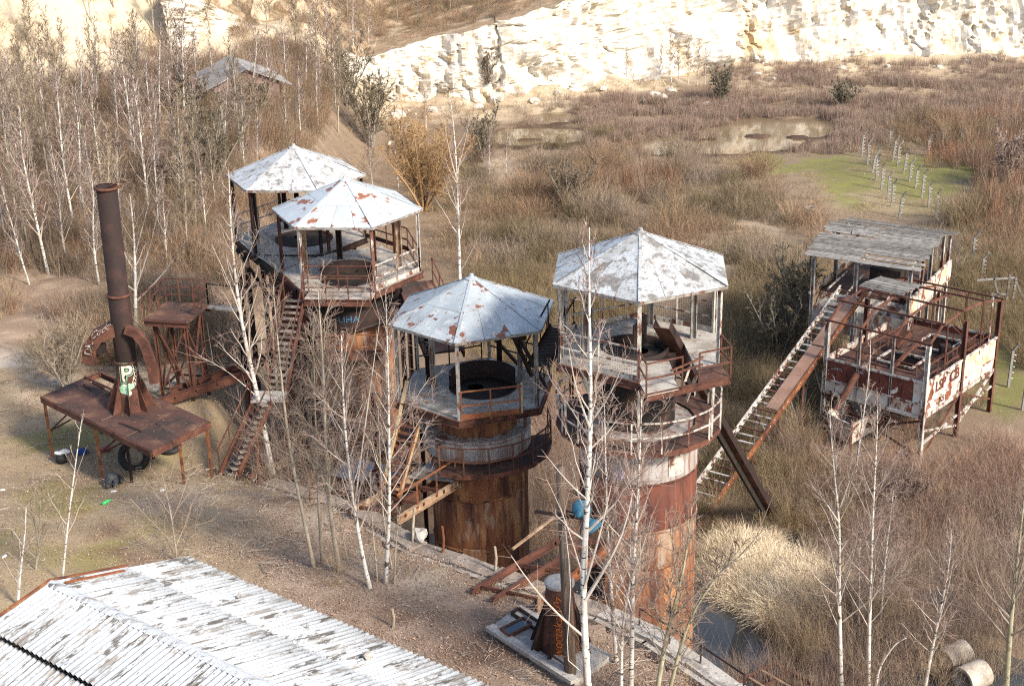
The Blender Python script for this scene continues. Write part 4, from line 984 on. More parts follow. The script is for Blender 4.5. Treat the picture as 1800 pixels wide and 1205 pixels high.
for k in range(8):
    q = k / 8 * 2 * math.pi + .2
    a, b = cp(.02, q, rb + .42), cp(1.35, q, .46); cc = cp(.02, q, rb - .02)
    n_ = unit(np.cross(b - a, cc - a)) * .012
    mb = MB(); P = [a, cc, b]; mb.add([p - n_ for p in P] + [p + n_ for p in P], [(0, 1, 2), (5, 4, 3), (0, 3, 4, 1), (1, 4, 5, 2), (2, 5, 3, 0)]); mb.build('fin', 'rust', t)
# ring tilted off the top
mb = MB(); cq = ctop + np.array([.42, .1, .06]); th = np.linspace(0, 2 * math.pi, 25)
mb.tubes(np.stack([cq[0] + .3 * np.cos(th), cq[1] + .3 * np.sin(th), cq[2] + .05 * np.cos(th)], -1), np.full(25, .02), 5); mb.build('loose_ring', 'rust', t)
def duct(pts, w, h, mat, name):
    pts = [np.asarray(p, float) for p in pts]; V = []; side = np.array([0, 1, 0]) 
    T = np.gradient(np.array(pts), axis=0)
    for p, tt in zip(pts, T):
        tt = unit(tt); s_ = unit(np.cross(tt, DN)); u_ = np.cross(s_, tt)
        V += [p - s_ * w / 2 - u_ * h / 2, p + s_ * w / 2 - u_ * h / 2, p + s_ * w / 2 + u_ * h / 2, p - s_ * w / 2 + u_ * h / 2]
    F = [(0, 1, 2, 3)]
    for k in range(len(pts) - 1):
        a = 4 * k
        F += [(a + i_, a + 4 + i_, a + 4 + (i_ + 1) % 4, a + (i_ + 1) % 4) for i_ in range(4)]
    mb = MB(); mb.add(V, F); return mb.build(name, mat, t)
Yc = b0[1]
DN = np.array([0, 1., 0])
L1 = duct([ay(212, 575, Yc - .1), ay(192, 580, Yc - .15), ay(172, 590, Yc - .2), ay(160, 608, Yc - .25), ay(158, 636, Yc - .25)], .52, .52, 'rust', 'side_duct')
mb = MB(); q = ay(176, 612, Yc - .2); mb.box(q, (.34, .5, .3)); mb.build('duct_flange', 'rust_dark', t)
L2 = duct([ay(222, 578, Yc - .45), ay(240, 586, Yc - .55), ay(254, 604, Yc - .62), ay(265, 635, Yc - .66), ay(272, 672, Yc - .68)], .32, .32, 'rust', 'side_duct')
fa_ = math.atan2(-1, .25)
for key, mt, lf in (('P0', 'graffiti_green', .012), ('P1', 'graffiti_black', .018), ('P2', 'graffiti_cream', .024)):
    paint_round(key, b0, b0 + w_ * 2.0, rb, .40, .80, R(-80), .95, mt, t, 0, lf)
mb = MB(); rg = random.Random(5)
for k in range(9):
    q = R(-84 + rg.uniform(-26, 26)); s_ = .95 + rg.uniform(-.16, .16); r_ = rb + (.40 - rb) * s_ / 2 + .016 + .002 * k; hw = .11
    P = []
    for j in range(10):
        an = 2 * math.pi * j / 10; P.append(cp(s_ + hw * math.sin(an) * rg.uniform(.8, 1.3), q + hw * 2.2 * math.cos(an), r_))
    mb.add(P, [tuple(range(10))])
mb.build('graffiti', 'graffiti_mint', t)
paint_flat('codo', ay(176, 582, Yc - .53), unit(ay(192, 578, Yc - .5) - ay(166, 594, Yc - .5)), (.2, 0, 1), .42, 'graffiti_white', t, .02)
paint_flat('dk', ay(157, 612, Yc - .6), (.25, 0, .95), (-.95, 0, .25), .4, 'graffiti_white', t, .02)
paint_round('szk', b0, b0 + w_ * 2.0, rb, .40, .72, R(-40), .4, 'graffiti_cream', t, R(70), .02)

# ------------------------------------------------------------------ stub of a second chimney, graffiti in orange
b0 = hit(985, 1148) + np.array([0, 0, .0]); b0 = np.array([b0[0], b0[1], zt(b0[1])])
t = thing('chimney_stub', 'short finned rusty cone with concrete cap and orange graffiti beside the wooden pole', 'chimney base', tuple(b0))
mb = MB(); mb.lathe([(.62, -.1), (.60, .05), (.37, 2.15)], b0, 24); mb.build('cone', 'rust', t, True)
mb = MB(); mb.lathe([(.37, 2.15), (.42, 2.17), (.42, 2.25), (.36, 2.27), (.0, 2.29)], b0, 24); mb.build('cap', 'concrete', t)
for k in range(8):
    q = k / 8 * 2 * math.pi + .35; e = np.array([math.cos(q), math.sin(q), 0]); n_ = np.array([-math.sin(q), math.cos(q), 0]) * .014
    P = [b0 + e * 1.0 + (0, 0, -.05), b0 + e * .5 + (0, 0, -.05), b0 + e * .42 + (0, 0, 1.6)]
    mb = MB(); mb.add([p - n_ for p in P] + [p + n_ for p in P], [(0, 1, 2), (5, 4, 3), (0, 3, 4, 1), (1, 4, 5, 2), (2, 5, 3, 0)]); mb.build('fin', 'rust_dark', t)
paint_round('won', b0, b0 + np.array([0, 0, 2.15]), .6, .37, .5, R(-98), .36, 'graffiti_orange', t, R(90), .02)
# concrete slab under it, two frames lying on it
z_ = float(zt(35)) + .16
sp_ = [A(860, 1103, z_), A(915, 1062, z_), A(1075, 1150, z_), A(1010, 1198, z_)]
t = thing('concrete_slab', 'broken concrete footing slab with raised kerb edge under the finned cone', 'slab', tuple(sp_[0]))
mb = MB(); mb.slab([sp_[0], sp_[1], sp_[2], sp_[3]], .3); mb.build('slab', 'concrete', t)
mb = MB(); mb.bar(sp_[0] + (0, 0, .03), sp_[3] + (0, 0, .03), .28, .12); mb.build('kerb', 'concrete', t)
mb = MB(); mb.bar(A(950, 1130, z_ + .05), A(1010, 1172, z_ + .05), .2, .06); mb.build('kerb', 'concrete', t)
def frame_thing(name, label, P, mat, w=.08, pane=None):
    t = thing(name, label, 'frame', tuple(P[0]))
    for k in range(4):
        mb = MB(); mb.bar(P[k], P[(k + 1) % 4], w, w); mb.build('side', mat, t)
    if pane:
        mb = MB(); c = sum(P) / 4; mb.slab([c + (p - c) * .95 for p in P], .015); mb.build('pane', pane, t)
    return t
frame_thing('window_frame', 'small rusty frame with dark glass lying on the concrete slab', [A(880, 1105, z_ + .1), A(920, 1085, z_ + .1), A(934, 1096, z_ + .1), A(895, 1117, z_ + .1)], 'rust', .07, 'dark_glass')
frame_thing('rusty_frame', 'empty rusty rectangular frame lying behind the glazed frame', [A(899, 1077, z_ + .06), A(912, 1068, z_ + .06), A(955, 1098, z_ + .1), A(945, 1107, z_ + .06)], 'rust_dark', .07)

# ------------------------------------------------------------------ wooden pole with two blue lamps
pb = hit(1004, 1196); pb = np.array([pb[0], pb[1], zt(pb[1])])
t = thing('utility_pole', 'weathered dark wooden pole with crossarm and hanging white cable', 'pole', tuple(pb))
ptop = ay(985, 820, pb[1] + .1)
mb = MB(); mb.tubes(np.array([pb - (0, 0, .4), pb * .5 + ptop * .5, ptop]), np.array([.17, .15, .12]), 12, 0, True); mb.build('pole', 'pole_wood', t, True)
c0, c1_ = ay(940, 898, pb[1]), ay(1035, 912, pb[1] - .3)
mb = MB(); mb.bar(c0, c1_, .07, .07); mb.build('crossarm', 'rust_dark', t)
cab = [ay(992, 912, pb[1] - .3), ay(1000, 985, pb[1] - .22), ay(1003, 1030, pb[1] - .26), ay(1000, 1090, pb[1] - .24), ay(997, 1125, pb[1] - .26), ay(999, 1160, pb[1] - .3), ay(1020, 1178, pb[1] - .4)]
mb = MB(); mb.tubes(np.array(cab), np.full(len(cab), .012), 5); mb.build('cable', 'cable', t)
mb = MB()
th = np.linspace(0, 7, 30); q = ay(986, 905, pb[1])
mb.tubes(np.stack([q[0] + .19 * np.cos(th * 2), q[1] + .19 * np.sin(th * 2), q[2] + .05 * np.sin(th * 3)], -1), np.full(30, .012), 4); mb.build('cable', 'cable', t)
def lamp(label, c, d):
    t = thing('yard_lamp', label, 'lamp', tuple(c), 'blue lamps on the wooden pole')
    d = unit(d); e0 = unit(np.cross(d, (0, 1, .2))); e1 = np.cross(d, e0)
    def lat(name, prof, mat):
        n = 20; th = np.arange(n) / n * 2 * math.pi
        V = np.concatenate([c + d * s + r * (np.cos(th)[:, None] * e0 + np.sin(th)[:, None] * e1) for (r, s) in prof])
        k = np.arange(len(prof) - 1)[:, None] * n; j = np.arange(n)[None]; a = k + j; b = k + (j + 1) % n
        mb = MB(); mb.add(V, np.stack([a, b, b + n, a + n], -1).reshape(-1, 4)); return mb.build(name, mat, t, True)
    lat('housing', [(.0, -.38), (.07, -.37), (.075, -.24), (.11, -.2), (.10, -.16)], 'blue_lamp')
    lat('shade', [(.10, -.17), (.19, -.08), (.25, .06), (.27, .10), (.26, .10), (.24, .05), (.1, -.13)], 'blue_lamp')
    lat('bulb', [(.05, -.12), (.09, -.02), (.05, .06), (.0, .08)], 'lamp_white')
    mb = MB(); mb.tube(c - d * .3, c - d * .3 + unit(ay(985, 905, pb[1]) - c) * .55, .02, 6); mb.build('arm', 'rust_dark', t)
lamp('blue enamel lamp on the pole crossarm turned away showing its round back', ay(1021, 897, pb[1] - .15), (.25, .9, -.1))
lamp('blue enamel lamp on the pole drooping with open shade tilted down right', ay(1042, 924, pb[1] - .35), (.62, -.3, -.75))

# ------------------------------------------------------------------ inclined ladder conveyor
r0 = hit(1216, 950) + np.array([0, 0, .2]); r1 = az(1522, 513, 5.9)
rdir = unit(r1 - r0); sdv = unit(np.cross(rdir, (0, 0, 1))) * -1.0      # towards the left rail
Wc = 1.32
t = thing('conveyor', 'long rusty inclined conveyor frame with ladder rungs and partly missing belt plate', 'conveyor', tuple(r0))
Lcv = np.linalg.norm(r1 - r0)
for off_, mt in ((0, 'rust_bright'), (Wc, 'white_rust')):
    mb = MB(); mb.chan(r0 + sdv * off_, r1 + sdv * off_, .09, .26); mb.build('rail', mt, t)
nr = 40
rgm = MB(); rgm.bar(np.zeros(3), sdv * Wc, .07, .05); tmpl = None
for k in range(nr):
    p = r0 + (r1 - r0) * (k + .5) / nr
    if tmpl is None:
        mb = MB(); mb.bar(p, p + sdv * Wc, .09, .05); tmpl = mb.build('rung', 'white_rust', t); o_ = p
        tmpl.data.transform(Matrix.Translation(-Vector(p - wloc(t)))); tmpl.location = Vector(p - wloc(t))
    else:
        c_ = tmpl.copy(); COL.objects.link(c_); c_.location = Vector(p - wloc(t)); c_.rotation_euler = (0, 0, 0)
        if k % 3 == 0: c_.data = c_.data.copy(); c_.data.materials[0] = MT('rust')
un = np.cross(rdir, sdv); un = un if un[2] > 0 else -un
for (s0_, s1_) in ((.47, .735), (.742, .965)):
    a, b = r0 + (r1 - r0) * s0_, r0 + (r1 - r0) * s1_
    mb = MB(); mb.slab([a + sdv * .1 + un * .08, a + sdv * .74 + un * .08, b + sdv * .74 + un * .08, b + sdv * .1 + un * .08], .02); mb.build('belt_plate', 'rust_deck2', t)
for s_ in (.12, .33, .47, .62, .78):
    p = r0 + (r1 - r0) * s_
    lg = []
    for off_ in (.1, Wc - .1):
        q = p + sdv * off_; g = gz(q[0], q[1]); lg.append((q, g))
        mb = MB(); mb.bar((q[0], q[1], g - .2), q - (0, 0, .12), .09); mb.build('leg', 'white_rust' if off_ > .5 else 'rust', t)
    if p[2] > 1.6:
        mb = MB(); mb.bar((*lg[0][0][:2], lg[0][1] + .4), lg[1][0] - (0, 0, .4), .05); mb.build('brace', 'white_rust', t)

# ------------------------------------------------------------------ loading bunker on stilts (right)
Bc = np.array([18.35, 58.25]); bu = unit((-.742, .67)); bv = np.array([-bu[1] * -1, 0]); bv = np.array([.67, .742])
BL, BW = 5.0, 7.4
def bp(u, v, z): return np.array([*(Bc + bu * u + bv * v), z])
t = thing('loading_bunker', 'open steel loading bunker on stilts with rusty and white panels and bare roof frame', 'bunker', tuple(bp(BL / 2, BW / 2, .3)))
zb, zm, zr, ztp = 2.65, 3.2, 4.2, 6.0
posts = [(0, 0), (0, BW * .5), (0, BW), (BL, 0), (BL, BW), (BL, BW * .5)]
for (u, v) in posts:
    mb = MB(); mb.ibeam(bp(u, v, -.5), bp(u, v, ztp + (.12 if v > 0 else 0)), .2, .2, (*bu, 0), .03); mb.build('post', 'white_rust' if (u, v) in ((0, 0), (BL, 0)) else 'rust', t)
for u in (BL / 3, 2 * BL / 3):
    mb = MB(); mb.ibeam(bp(u, 0, zb - .1), bp(u, 0, ztp), .12, .12, (*bu, 0), .02); mb.build('post', 'grey_steel', t)
# panelled sides, panel by panel
def panels(a_uv, b_uv, n, rows, nrm, mats):
    for k in range(n):
        for (z0, z1, row) in rows:
            e = .012
            p = np.array(a_uv, float) + (np.array(b_uv, float) - np.array(a_uv, float)) * (k / n); q = np.array(a_uv, float) + (np.array(b_uv, float) - np.array(a_uv, float)) * ((k + 1) / n)
            P, Q = bp(*p, 0), bp(*q, 0); d_ = unit(Q - P)
            mb = MB(); c_ = (P + Q) / 2 + np.array([0, 0, (z0 + z1) / 2]) + nrm * rg.uniform(-.01, .015)
            mb.box(c_, (np.linalg.norm(Q - P) - 2 * e, .03, z1 - z0 - 2 * e), np.stack([d_, np.cross((0, 0, 1), d_), (0, 0, 1)])); mb.build('panel', mats(k, row), t)
nF = np.array([*(-bv), 0]); nR = np.array([*(-bu), 0])
rows = [(zb, zm, 0), (zm, zr, 1)]
panels((BL, 0), (0, 0), 9, rows, nF, lambda k, r: ('white_panel' if r == 0 else ('white_panel' if k >= 8 else 'rust_panel')))
panels((0, 0), (0, BW), 10, rows, nR, lambda k, r: 'white_panel' if (r == 0 or k < 5) else 'cream_panel')
panels((BL, BW), (0, BW), 6, rows, -nF, lambda k, r: 'rust_panel'); panels((BL, 0), (BL, BW), 6, rows, -nR, lambda k, r: 'white_panel')
for (a, b) in (((BL, 0), (0, 0)), ((0, 0), (0, BW)), ((0, BW), (BL, BW)), ((BL, BW), (BL, 0))):
    for z, h_ in ((zb - .08, .16), (zm, .06), (zr + .04, .1)):
        mb = MB(); off_ = (nF if a[1] == 0 and b[1] == 0 else nR if a[0] == 0 and b[0] == 0 else 0) * .04 if True else 0
        mb.bar(bp(*a, z) + off_, bp(*b, z) + off_, .09, h_); mb.build('girder', 'white_rust', t)
for (px_, key, mt, sz, v_, z_c) in ((0, 'lsp', 'graffiti_rust', .7, 1.5, 3.7), (0, 'cb', 'graffiti_rust', .75, 2.9, 3.72), (0, 'lks', 'graffiti_rust', .42, 1.6, 2.92)):
    paint_flat(key, bp(0, v_, z_c) + nR * .045, np.array([*bv, 0]), (0, 0, 1), sz, mt, t, .006)
paint_flat('oero', bp(BL - .6, 0, 3.85) + nF * .045, np.array([*(-bu), 0]), (0, 0, 1), .3, 'graffiti_white', t, .006)
# sunken deck with square hopper mouths
dz = 3.95
def dq(u0, u1, v0, v1, mat='rust_deck', z=dz):
    mb = MB(); mb.slab([bp(u0, v0, z), bp(u1, v0, z), bp(u1, v1, z), bp(u0, v1, z)], .05); mb.build('deck_plate', mat, t)
hs = [(1.5, 3.3, 1.6, 3.1), (1.2, 2.8, 4.4, 6.2)]
dq(.05, 1.18, .05, BW - .05); dq(3.32, BL - .05, .05, BW - .05); dq(1.2, 3.3, .05, 1.58); dq(1.2, 3.3, 3.12, 4.38); dq(1.2, 3.3, 6.22, BW - .05); dq(1.2, 1.48, 1.6, 3.1); dq(2.82, 3.3, 4.4, 6.2)
for (u0, u1, v0, v1) in hs:
    T_ = [bp(u0, v0, dz + .12), bp(u1, v0, dz + .12), bp(u1, v1, dz + .12), bp(u0, v1, dz + .12)]; c_ = sum(T_) / 4; Bm = [c_ + (p - c_) * .45 - np.array([0, 0, 1.9]) for p in T_]
    mb = MB(); mb.add(T_ + Bm, [(0, 1, 5, 4), (1, 2, 6, 5), (2, 3, 7, 6), (3, 0, 4, 7), (4, 5, 6, 7)]); hp_ = mb.build('hopper', 'rust_dark', t)
    mb = MB()
    for k in range(4): mb.bar(T_[k], T_[(k + 1) % 4], .08, .1)
    mb.build('hopper_rim', 'white_rust', hp_)
# railings and rusty machinery on the deck
railing(t, [bp(.15, .5, dz), bp(.15, BW - .3, dz)], .95, 'rust', .9); railing(t, [bp(3.45, .6, dz), bp(3.45, 5.5, dz)], .95, 'rust', .8); railing(t, [bp(BL - .4, .25, dz), bp(.6, .25, dz)], .9, 'rust', 1.0)
mb = MB(); mb.bar(bp(3.2, 3.2, dz + .3), bp(2.9, 3.9, dz + .9), .5, .3); mb.build('machinery', 'rust', t); mb = MB(); mb.box(bp(1.0, 4.0, dz + .35), (.5, .5, .6)); mb.build('machinery', 'rust_dark', t); mb = MB(); mb.box(bp(.6, 5.6, dz + .3), (.4, .7, .5)); mb.build('machinery', 'rust', t); mb = MB(); mb.bar(bp(2.2, 1.2, dz + .1), bp(2.0, 3.4, dz + .9), .14); mb.build('machinery_shaft', 'rust', t)
rg2 = random.Random(12)
mb = MB()
for k in range(16):
    p = bp(rg2.uniform(.3, 4.7), rg2.uniform(.3, 7.0), dz + rg2.uniform(.02, .3)); mb.bar(p, p + np.array([rg2.uniform(-1, 1), rg2.uniform(-1, 1), rg2.uniform(-.1, .6)]), .05)
mb.build('scrap_bar', 'rust', t)
# bare roof frame: bent portals and purlins
prof = [(0, 0), (1.2, .62), (3.0, .75), (5.2, .62), (BW, .1)]
for u in (0, BL / 3, 2 * BL / 3, BL):
    mb = MB()
    for (v0, h0), (v1, h1) in zip(prof[:-1], prof[1:]): mb.bar(bp(u, v0, ztp + h0), bp(u, v1, ztp + h1), .08, .1)
    mb.build('rafter', 'rust', t)
for (v, h_) in prof:
    mb = MB(); mb.bar(bp(-.15, v, ztp + h_ + .09), bp(BL + .15, v, ztp + h_ + .09), .07, .08); mb.build('purlin', 'rust', t)
for u in (BL / 3, 2 * BL / 3):
    mb = MB(); mb.bar(bp(u, BW, dz), bp(u, BW, ztp + .1), .09); mb.build('post', 'rust', t)
for v in (1.8, 5.5, 6.5):
    mb = MB(); mb.bar(bp(0, v, dz), bp(0, v, ztp + .5), .07); mb.build('post', 'rust' if v < 6 else 'white_rust', t)
for k in range(9):
    mb = MB(); v = 3.4 + .24 * k; mb.bar(bp(3.0 + .1 * (k % 2), v, ztp + .86 - .02 * abs(k - 2)), bp(5.3, v, ztp + .86 - .02 * abs(k - 2)), .21, .025); mb.build('roof_plank', 'old_wood', t)
# bracing under the bunker
for (a, b, m_) in ((((0, 0), .4), ((0, BW * .5), 2.5), 'rust'), (((0, 0), 1.9), ((0, BW * .5), .9), 'white_rust'), (((0, BW * .5), .9), ((0, BW), 2.5), 'white_rust'), (((0, BW * .5), 2.5), ((0, BW), 1.0), 'rust'), (((0, 0), 1.2), ((0, BW), 1.7), 'white_rust'), (((BL, 0), .5), ((0, 0), 2.4), 'rust'), (((BL, 0), 2.4), ((0, 0), .6), 'rust'), (((BL, 0), 2.4), ((BL, BW), .6), 'rust_dark')):
    mb = MB(); mb.bar(bp(*a[0], a[1]), bp(*b[0], b[1]), .09); mb.build('brace', m_, t)
mb = MB(); mb.slab([bp(.1, .1, zb - .1), bp(BL - .1, .1, zb - .1), bp(BL - .1, BW - .1, zb - .1), bp(.1, BW - .1, zb - .1)], .06); mb.build('underside', 'rust_dark', t)
mb = MB(); mb.tube(bp(3.3, -.1, 3.9), bp(3.75, -1.1, 2.3), .16, 12); mb.build('spout', 'rust', t)
# receiving bin in front of it
q = [A(1451, 726, 1.95), A(1497, 748, 1.95), A(1550, 716, 1.95), A(1506, 698, 1.95)]
t = thing('steel_bin', 'open pale steel bin on legs in front of the loading bunker', 'bin', tuple(np.append((sum(q) / 4)[:2], .3)))
cq = sum(q) / 4; lo_ = [cq + (p - cq) * np.array([.72, .72, 1]) - np.array([0, 0, 1.15]) for p in q]
for k in range(4):
    a, b, c_, d_ = q[k], q[(k + 1) % 4], lo_[(k + 1) % 4], lo_[k]; n_ = unit(np.cross(b - a, d_ - a)) * .015
    mb = MB(); V = [a, b, c_, d_]; mb.add([v - n_ for v in V] + [v + n_ for v in V], [(3, 2, 1, 0), (4, 5, 6, 7), (0, 1, 5, 4), (1, 2, 6, 5), (2, 3, 7, 6), (3, 0, 4, 7)]); mb.build('side', 'white_panel', t)
    mb = MB(); mb.bar(a, b, .08, .1); mb.build('rim', 'white_rust', t)
    p = q[k]; mb = MB(); mb.bar((p[0], p[1], -.3), p + (0, 0, .25 if k != 2 else 1.2), .1); mb.build('leg', 'rust', t)
mb = MB(); mb.slab([p + (0, 0, .02) for p in lo_], .02); mb.build('floor', 'grey_steel', t)

# ------------------------------------------------------------------ plank-roofed shed behind the bunker
Sc_ = np.array([19.45, 65.35]); su = unit((-.85, .53)); sv = np.array([-su[1] * -1, 0]); sv = np.array([.53, .85])
SL, SW = 5.1, 7.2
def sp(u, v, z): return np.array([*(Sc_ + su * u + sv * v), z])
t = thing('plank_shed', 'open grey shed with weathered plank roof above the head of the conveyor', 'shed', tuple(sp(SL / 2, SW / 2, .3)))
ez, rz = 7.15, 7.85
for (u, v) in ((.1, .15), (SL - .1, .15), (.1, SW / 2), (SL - .1, SW / 2), (.1, SW - .2), (SL - .1, SW - .2), (.1, SW * .3), (SL * .55, .15), (.1, SW * .8)):
    zz = ez + (rz - ez) * (1 - abs(v - SW / 2) / (SW / 2)) - .1
    mb = MB(); mb.ibeam(sp(u, v, -.5), sp(u, v, zz), .18, .18, (*su, 0), .03); mb.build('post', 'grey_steel' if v < 1 or v == SW / 2 else 'white_rust', t)
for u in (.1, SL * .5, SL - .1):
    mb = MB(); mb.bar(sp(u, 0, ez - .06), sp(u, SW / 2, rz - .06), .08, .12); mb.bar(sp(u, SW / 2, rz - .06), sp(u, SW, ez - .06), .08, .12); mb.build('rafter', 'white_rust', t)
rg3 = random.Random(7)
npl = 15
rf_ = bpy.data.objects.new('roof', None); COL.objects.link(rf_); rf_.parent = t; rf_.empty_display_size = .2
for half in (0, 1):
    for k in range(npl):
        v0 = (k + .02) / npl * SW / 2; v1 = (k + .94) / npl * SW / 2
        for (ua, ub) in ((-.35, SL * .53), (SL * .53 + .02, SL + .4)):
            f0 = v0 / (SW / 2); f1 = v1 / (SW / 2)
            if rg3.random() < .05: continue
            j = rg3.uniform(-.12, .12) ; zj = rg3.uniform(-.012, .03) + (.03 if ua > 0 else 0)
            va, vb = (v0, v1) if half == 0 else (SW - v0, SW - v1)
            if half == 0 and k == 0: va -= .15
            P = [sp(ua + (j if ua < 0 else 0), va, ez + (rz - ez) * f0 + .05 + zj), sp(ub + (j if ua > 0 else 0), va, ez + (rz - ez) * f0 + .05 + zj + rg3.uniform(-.02, .02)), sp(ub + (j if ua > 0 else 0), vb, ez + (rz - ez) * f1 + .065 + zj), sp(ua + (j if ua < 0 else 0), vb, ez + (rz - ez) * f1 + .065 + zj)]
            mb = MB(); mb.slab(P, .025); mb.build('plank', 'old_wood', rf_)
mb = MB(); mb.slab([sp(3.1, 2.6, 7.78), sp(3.9, 2.5, 7.79), sp(4.1, 3.2, 7.9), sp(3.3, 3.3, 7.9)], .02); mb.build('patch', 'grey_steel', rf_)
fz = 4.9
mb = MB(); mb.slab([sp(.05, 1.6, fz), sp(SL - .05, 1.6, fz), sp(SL - .05, SW, fz), sp(.05, SW, fz)], .12); mb.build('floor', 'rust_deck', t)
mb = MB(); mb.slab([sp(.05, .2, fz - 1.2), sp(SL - .05, .2, fz - 1.2), sp(SL - .05, 1.55, fz - .05), sp(.05, 1.55, fz - .05)], .05); mb.build('ramp_plate', 'white_rust', t)
for k in range(8):
    mb = MB(); v = .2 + k * .9; mb.box(sp(-.02, v + .42, fz + .25), (.86, .03, .9), np.stack([(*sv, 0), (*su, 0), (0, 0, 1)])); mb.build('side_panel', 'white_panel' if k % 3 else 'cream_panel', t)
    mb = MB(); mb.box(sp(SL + .02, v + .42, fz - .2), (.86, .03, .8), np.stack([(*sv, 0), (*su, 0), (0, 0, 1)])); mb.build('side_panel', 'brown_wood', t)
for k in range(6):
    mb = MB(); mb.box(sp(.45 + .85 * k, .1, fz - 1.0), (.8, .03, 1.3), np.stack([(*su, 0), (*sv, 0), (0, 0, 1)])); mb.build('front_panel', 'grey_steel', t)
for z, u in ((fz + .72, 0), (fz - .3, 0), (fz + .3, SL)):
    mb = MB(); mb.bar(sp(u, 0, z), sp(u, SW, z), .1, .12); mb.build('girder', 'white_rust', t)
for k in range(5):
    mb = MB(); mb.bar(sp(.3 + k, .4, fz + .1 + .1 * k), sp(.6 + k * .9, 3.0, fz + .7), .07); mb.build('roller_bar', 'white_rust', t)
mb = MB(); mb.box(sp(2.2, 3.6, fz + .6), (1.6, 1.2, 1.0), np.stack([(*su, 0), (*sv, 0), (0, 0, 1)])); mb.build('machinery', 'neck_black', t)

# ------------------------------------------------------------------ brick hut in the wood
hb = np.array([-20.2, 108.0, 8.2]); hz = gz(hb[0], hb[1]) - .2
t = thing('brick_hut', 'small derelict brick hut with grey sheet roof among the birches', 'hut', (hb[0], hb[1], hz))
hw, hd, hh = 3.6, 3.2, 2.1
Hh = lambda x_, y_, z: np.array([hb[0] + x_, hb[1] + y_, hz + z])
wl = MB(); t.rotation_euler = (0, 0, R(20))
wl.add([Hh(-2.4, -hd, 0), Hh(2.4, -hd, 0), Hh(2.4, -hd, 1.9), Hh(0, -hd, 2.9), Hh(-2.4, -hd, 1.9), Hh(-2.4, hd, 0), Hh(2.4, hd, 0), Hh(2.4, hd, 1.9), Hh(0, hd, 2.9), Hh(-2.4, hd, 1.9)],
       [(0, 1, 2, 3, 4), (9, 8, 7, 6, 5), (1, 6, 7, 2), (5, 0, 4, 9)]); wl.build('wall', 'red_brick', t)
for s, n_ in ((-1, 'a'), (1, 'b')):
    for k in range(6):
        y0 = -hd - .3 + k * 1.14; mb = MB(); mb.slab([Hh(0, y0, 3.05), Hh(0, y0 + 1.12, 3.05), Hh(s * 3.3, y0 + 1.12, 1.65 - .02 * (k % 2)), Hh(s * 3.3, y0, 1.65)], .06); mb.build('roof_sheet', 'hut_roof', t)
mb = MB(); mb.box(Hh(.75, -hd - .02, 1.45), (1.7, .06, .75)); wd = mb.build('window', 'neck_black', t)
for x_ in (.2, .75, 1.3):
    mb = MB(); mb.box(Hh(x_, -hd - .06, 1.45), (.06, .05, .75)); mb.build('mullion', 'grey_steel', wd)
mb = MB(); mb.box(Hh(.75, -hd - .08, 1.03), (2.0, .14, .1)); mb.build('sill', 'concrete', wd)
mb = MB(); mb.box(Hh(.3, -hd - .03, .42), (3.2, .06, .12)); mb.build('course', 'concrete', t)
mb = MB(); mb.slab([Hh(-2.4, -3, 1.75), Hh(-4.9, -3, .9), Hh(-4.9, 2.5, .9), Hh(-2.4, 2.5, 1.75)], .08); lt = mb.build('lean_to_roof', 'hut_roof', t)
for y_ in (-2.8, 0, 2.2):
    mb = MB(); mb.bar(Hh(-4.7, y_, -.3), Hh(-4.7, y_, .95), .12); mb.build('post', 'old_wood', lt)

# ------------------------------------------------------------------ corrugated roof in the foreground
e0 = A(328, 978, 10.0); e1 = A(860, 1205, 10.0)
rd = unit((e1 - e0) * (1, 1, 0)); rn = np.array([-rd[1], rd[0], 0]); rn = rn if rn[1] > 0 else -rn      # rn points to the far eave
t = thing('corrugated_roof_building', 'low building roofed with white dirt-streaked corrugated sheets in the foreground', 'building', tuple(np.append((e0 + rd * 6 - rn * 4)[:2], 6.4)))
PIT = .177
def sheet(o0, run, slope, n_w, mat, nm='roof_sheet', dz=0., par=None):
    """o0 upper corner, ridge runs along rd, sheet falls along 'slope' (3-D vector) over its length"""
    m_ = n_w * 8 + 1; xs_ = np.linspace(0, n_w * PIT + .06, m_); hgt = .034 * np.sin(xs_ / PIT * 2 * math.pi)
    nn = unit(np.cross(rd, slope)); nn = nn if nn[2] > 0 else -nn
    V = []
    for s_ in (0, 1):
        for k in range(m_): V.append(o0 + rd * xs_[k] + slope * s_ + nn * (hgt[k] + dz))
    for s_ in (0, 1):
        for k in range(m_): V.append(o0 + rd * xs_[k] + slope * s_ + nn * (hgt[k] + dz - .008))
    k = np.arange(m_ - 1); F = np.concatenate([np.stack([k, k + 1, k + 1 + m_, k + m_], -1), np.stack([k + 2 * m_, k + 3 * m_, k + 1 + 3 * m_, k + 1 + 2 * m_], -1), np.stack([k + m_, k + 1 + m_, k + 1 + 3 * m_, k + 3 * m_], -1)])
    # material runs along the sheet: build in local axes so stains follow the waves
    loc = np.array(o0); V = np.array(V) - loc
    B = np.stack([unit(slope), rd, nn]); Vl = V @ B.T
    me = mesh_from(nm, Vl, [(F, 0)], mat, True)
    o = bpy.data.objects.new(nm, me); COL.objects.link(o); o.parent = par
    M4 = Matrix(((B[0][0], B[1][0], B[2][0], 0), (B[0][1], B[1][1], B[2][1], 0), (B[0][2], B[1][2], B[2][2], 0), (0, 0, 0, 1)))
    o.matrix_local = Matrix.Translation(Vector(loc - wloc(par))) @ M4
    return o
rise = 1.2; half = 4.15
rdg = e0 - rn * half + np.array([0, 0, rise])
slR = rn * half + np.array([0, 0, -rise]); slL = -rn * 1.85 + np.array([0, 0, -.33]); slL2 = -rn * 3.2 + np.array([0, 0, -.8])
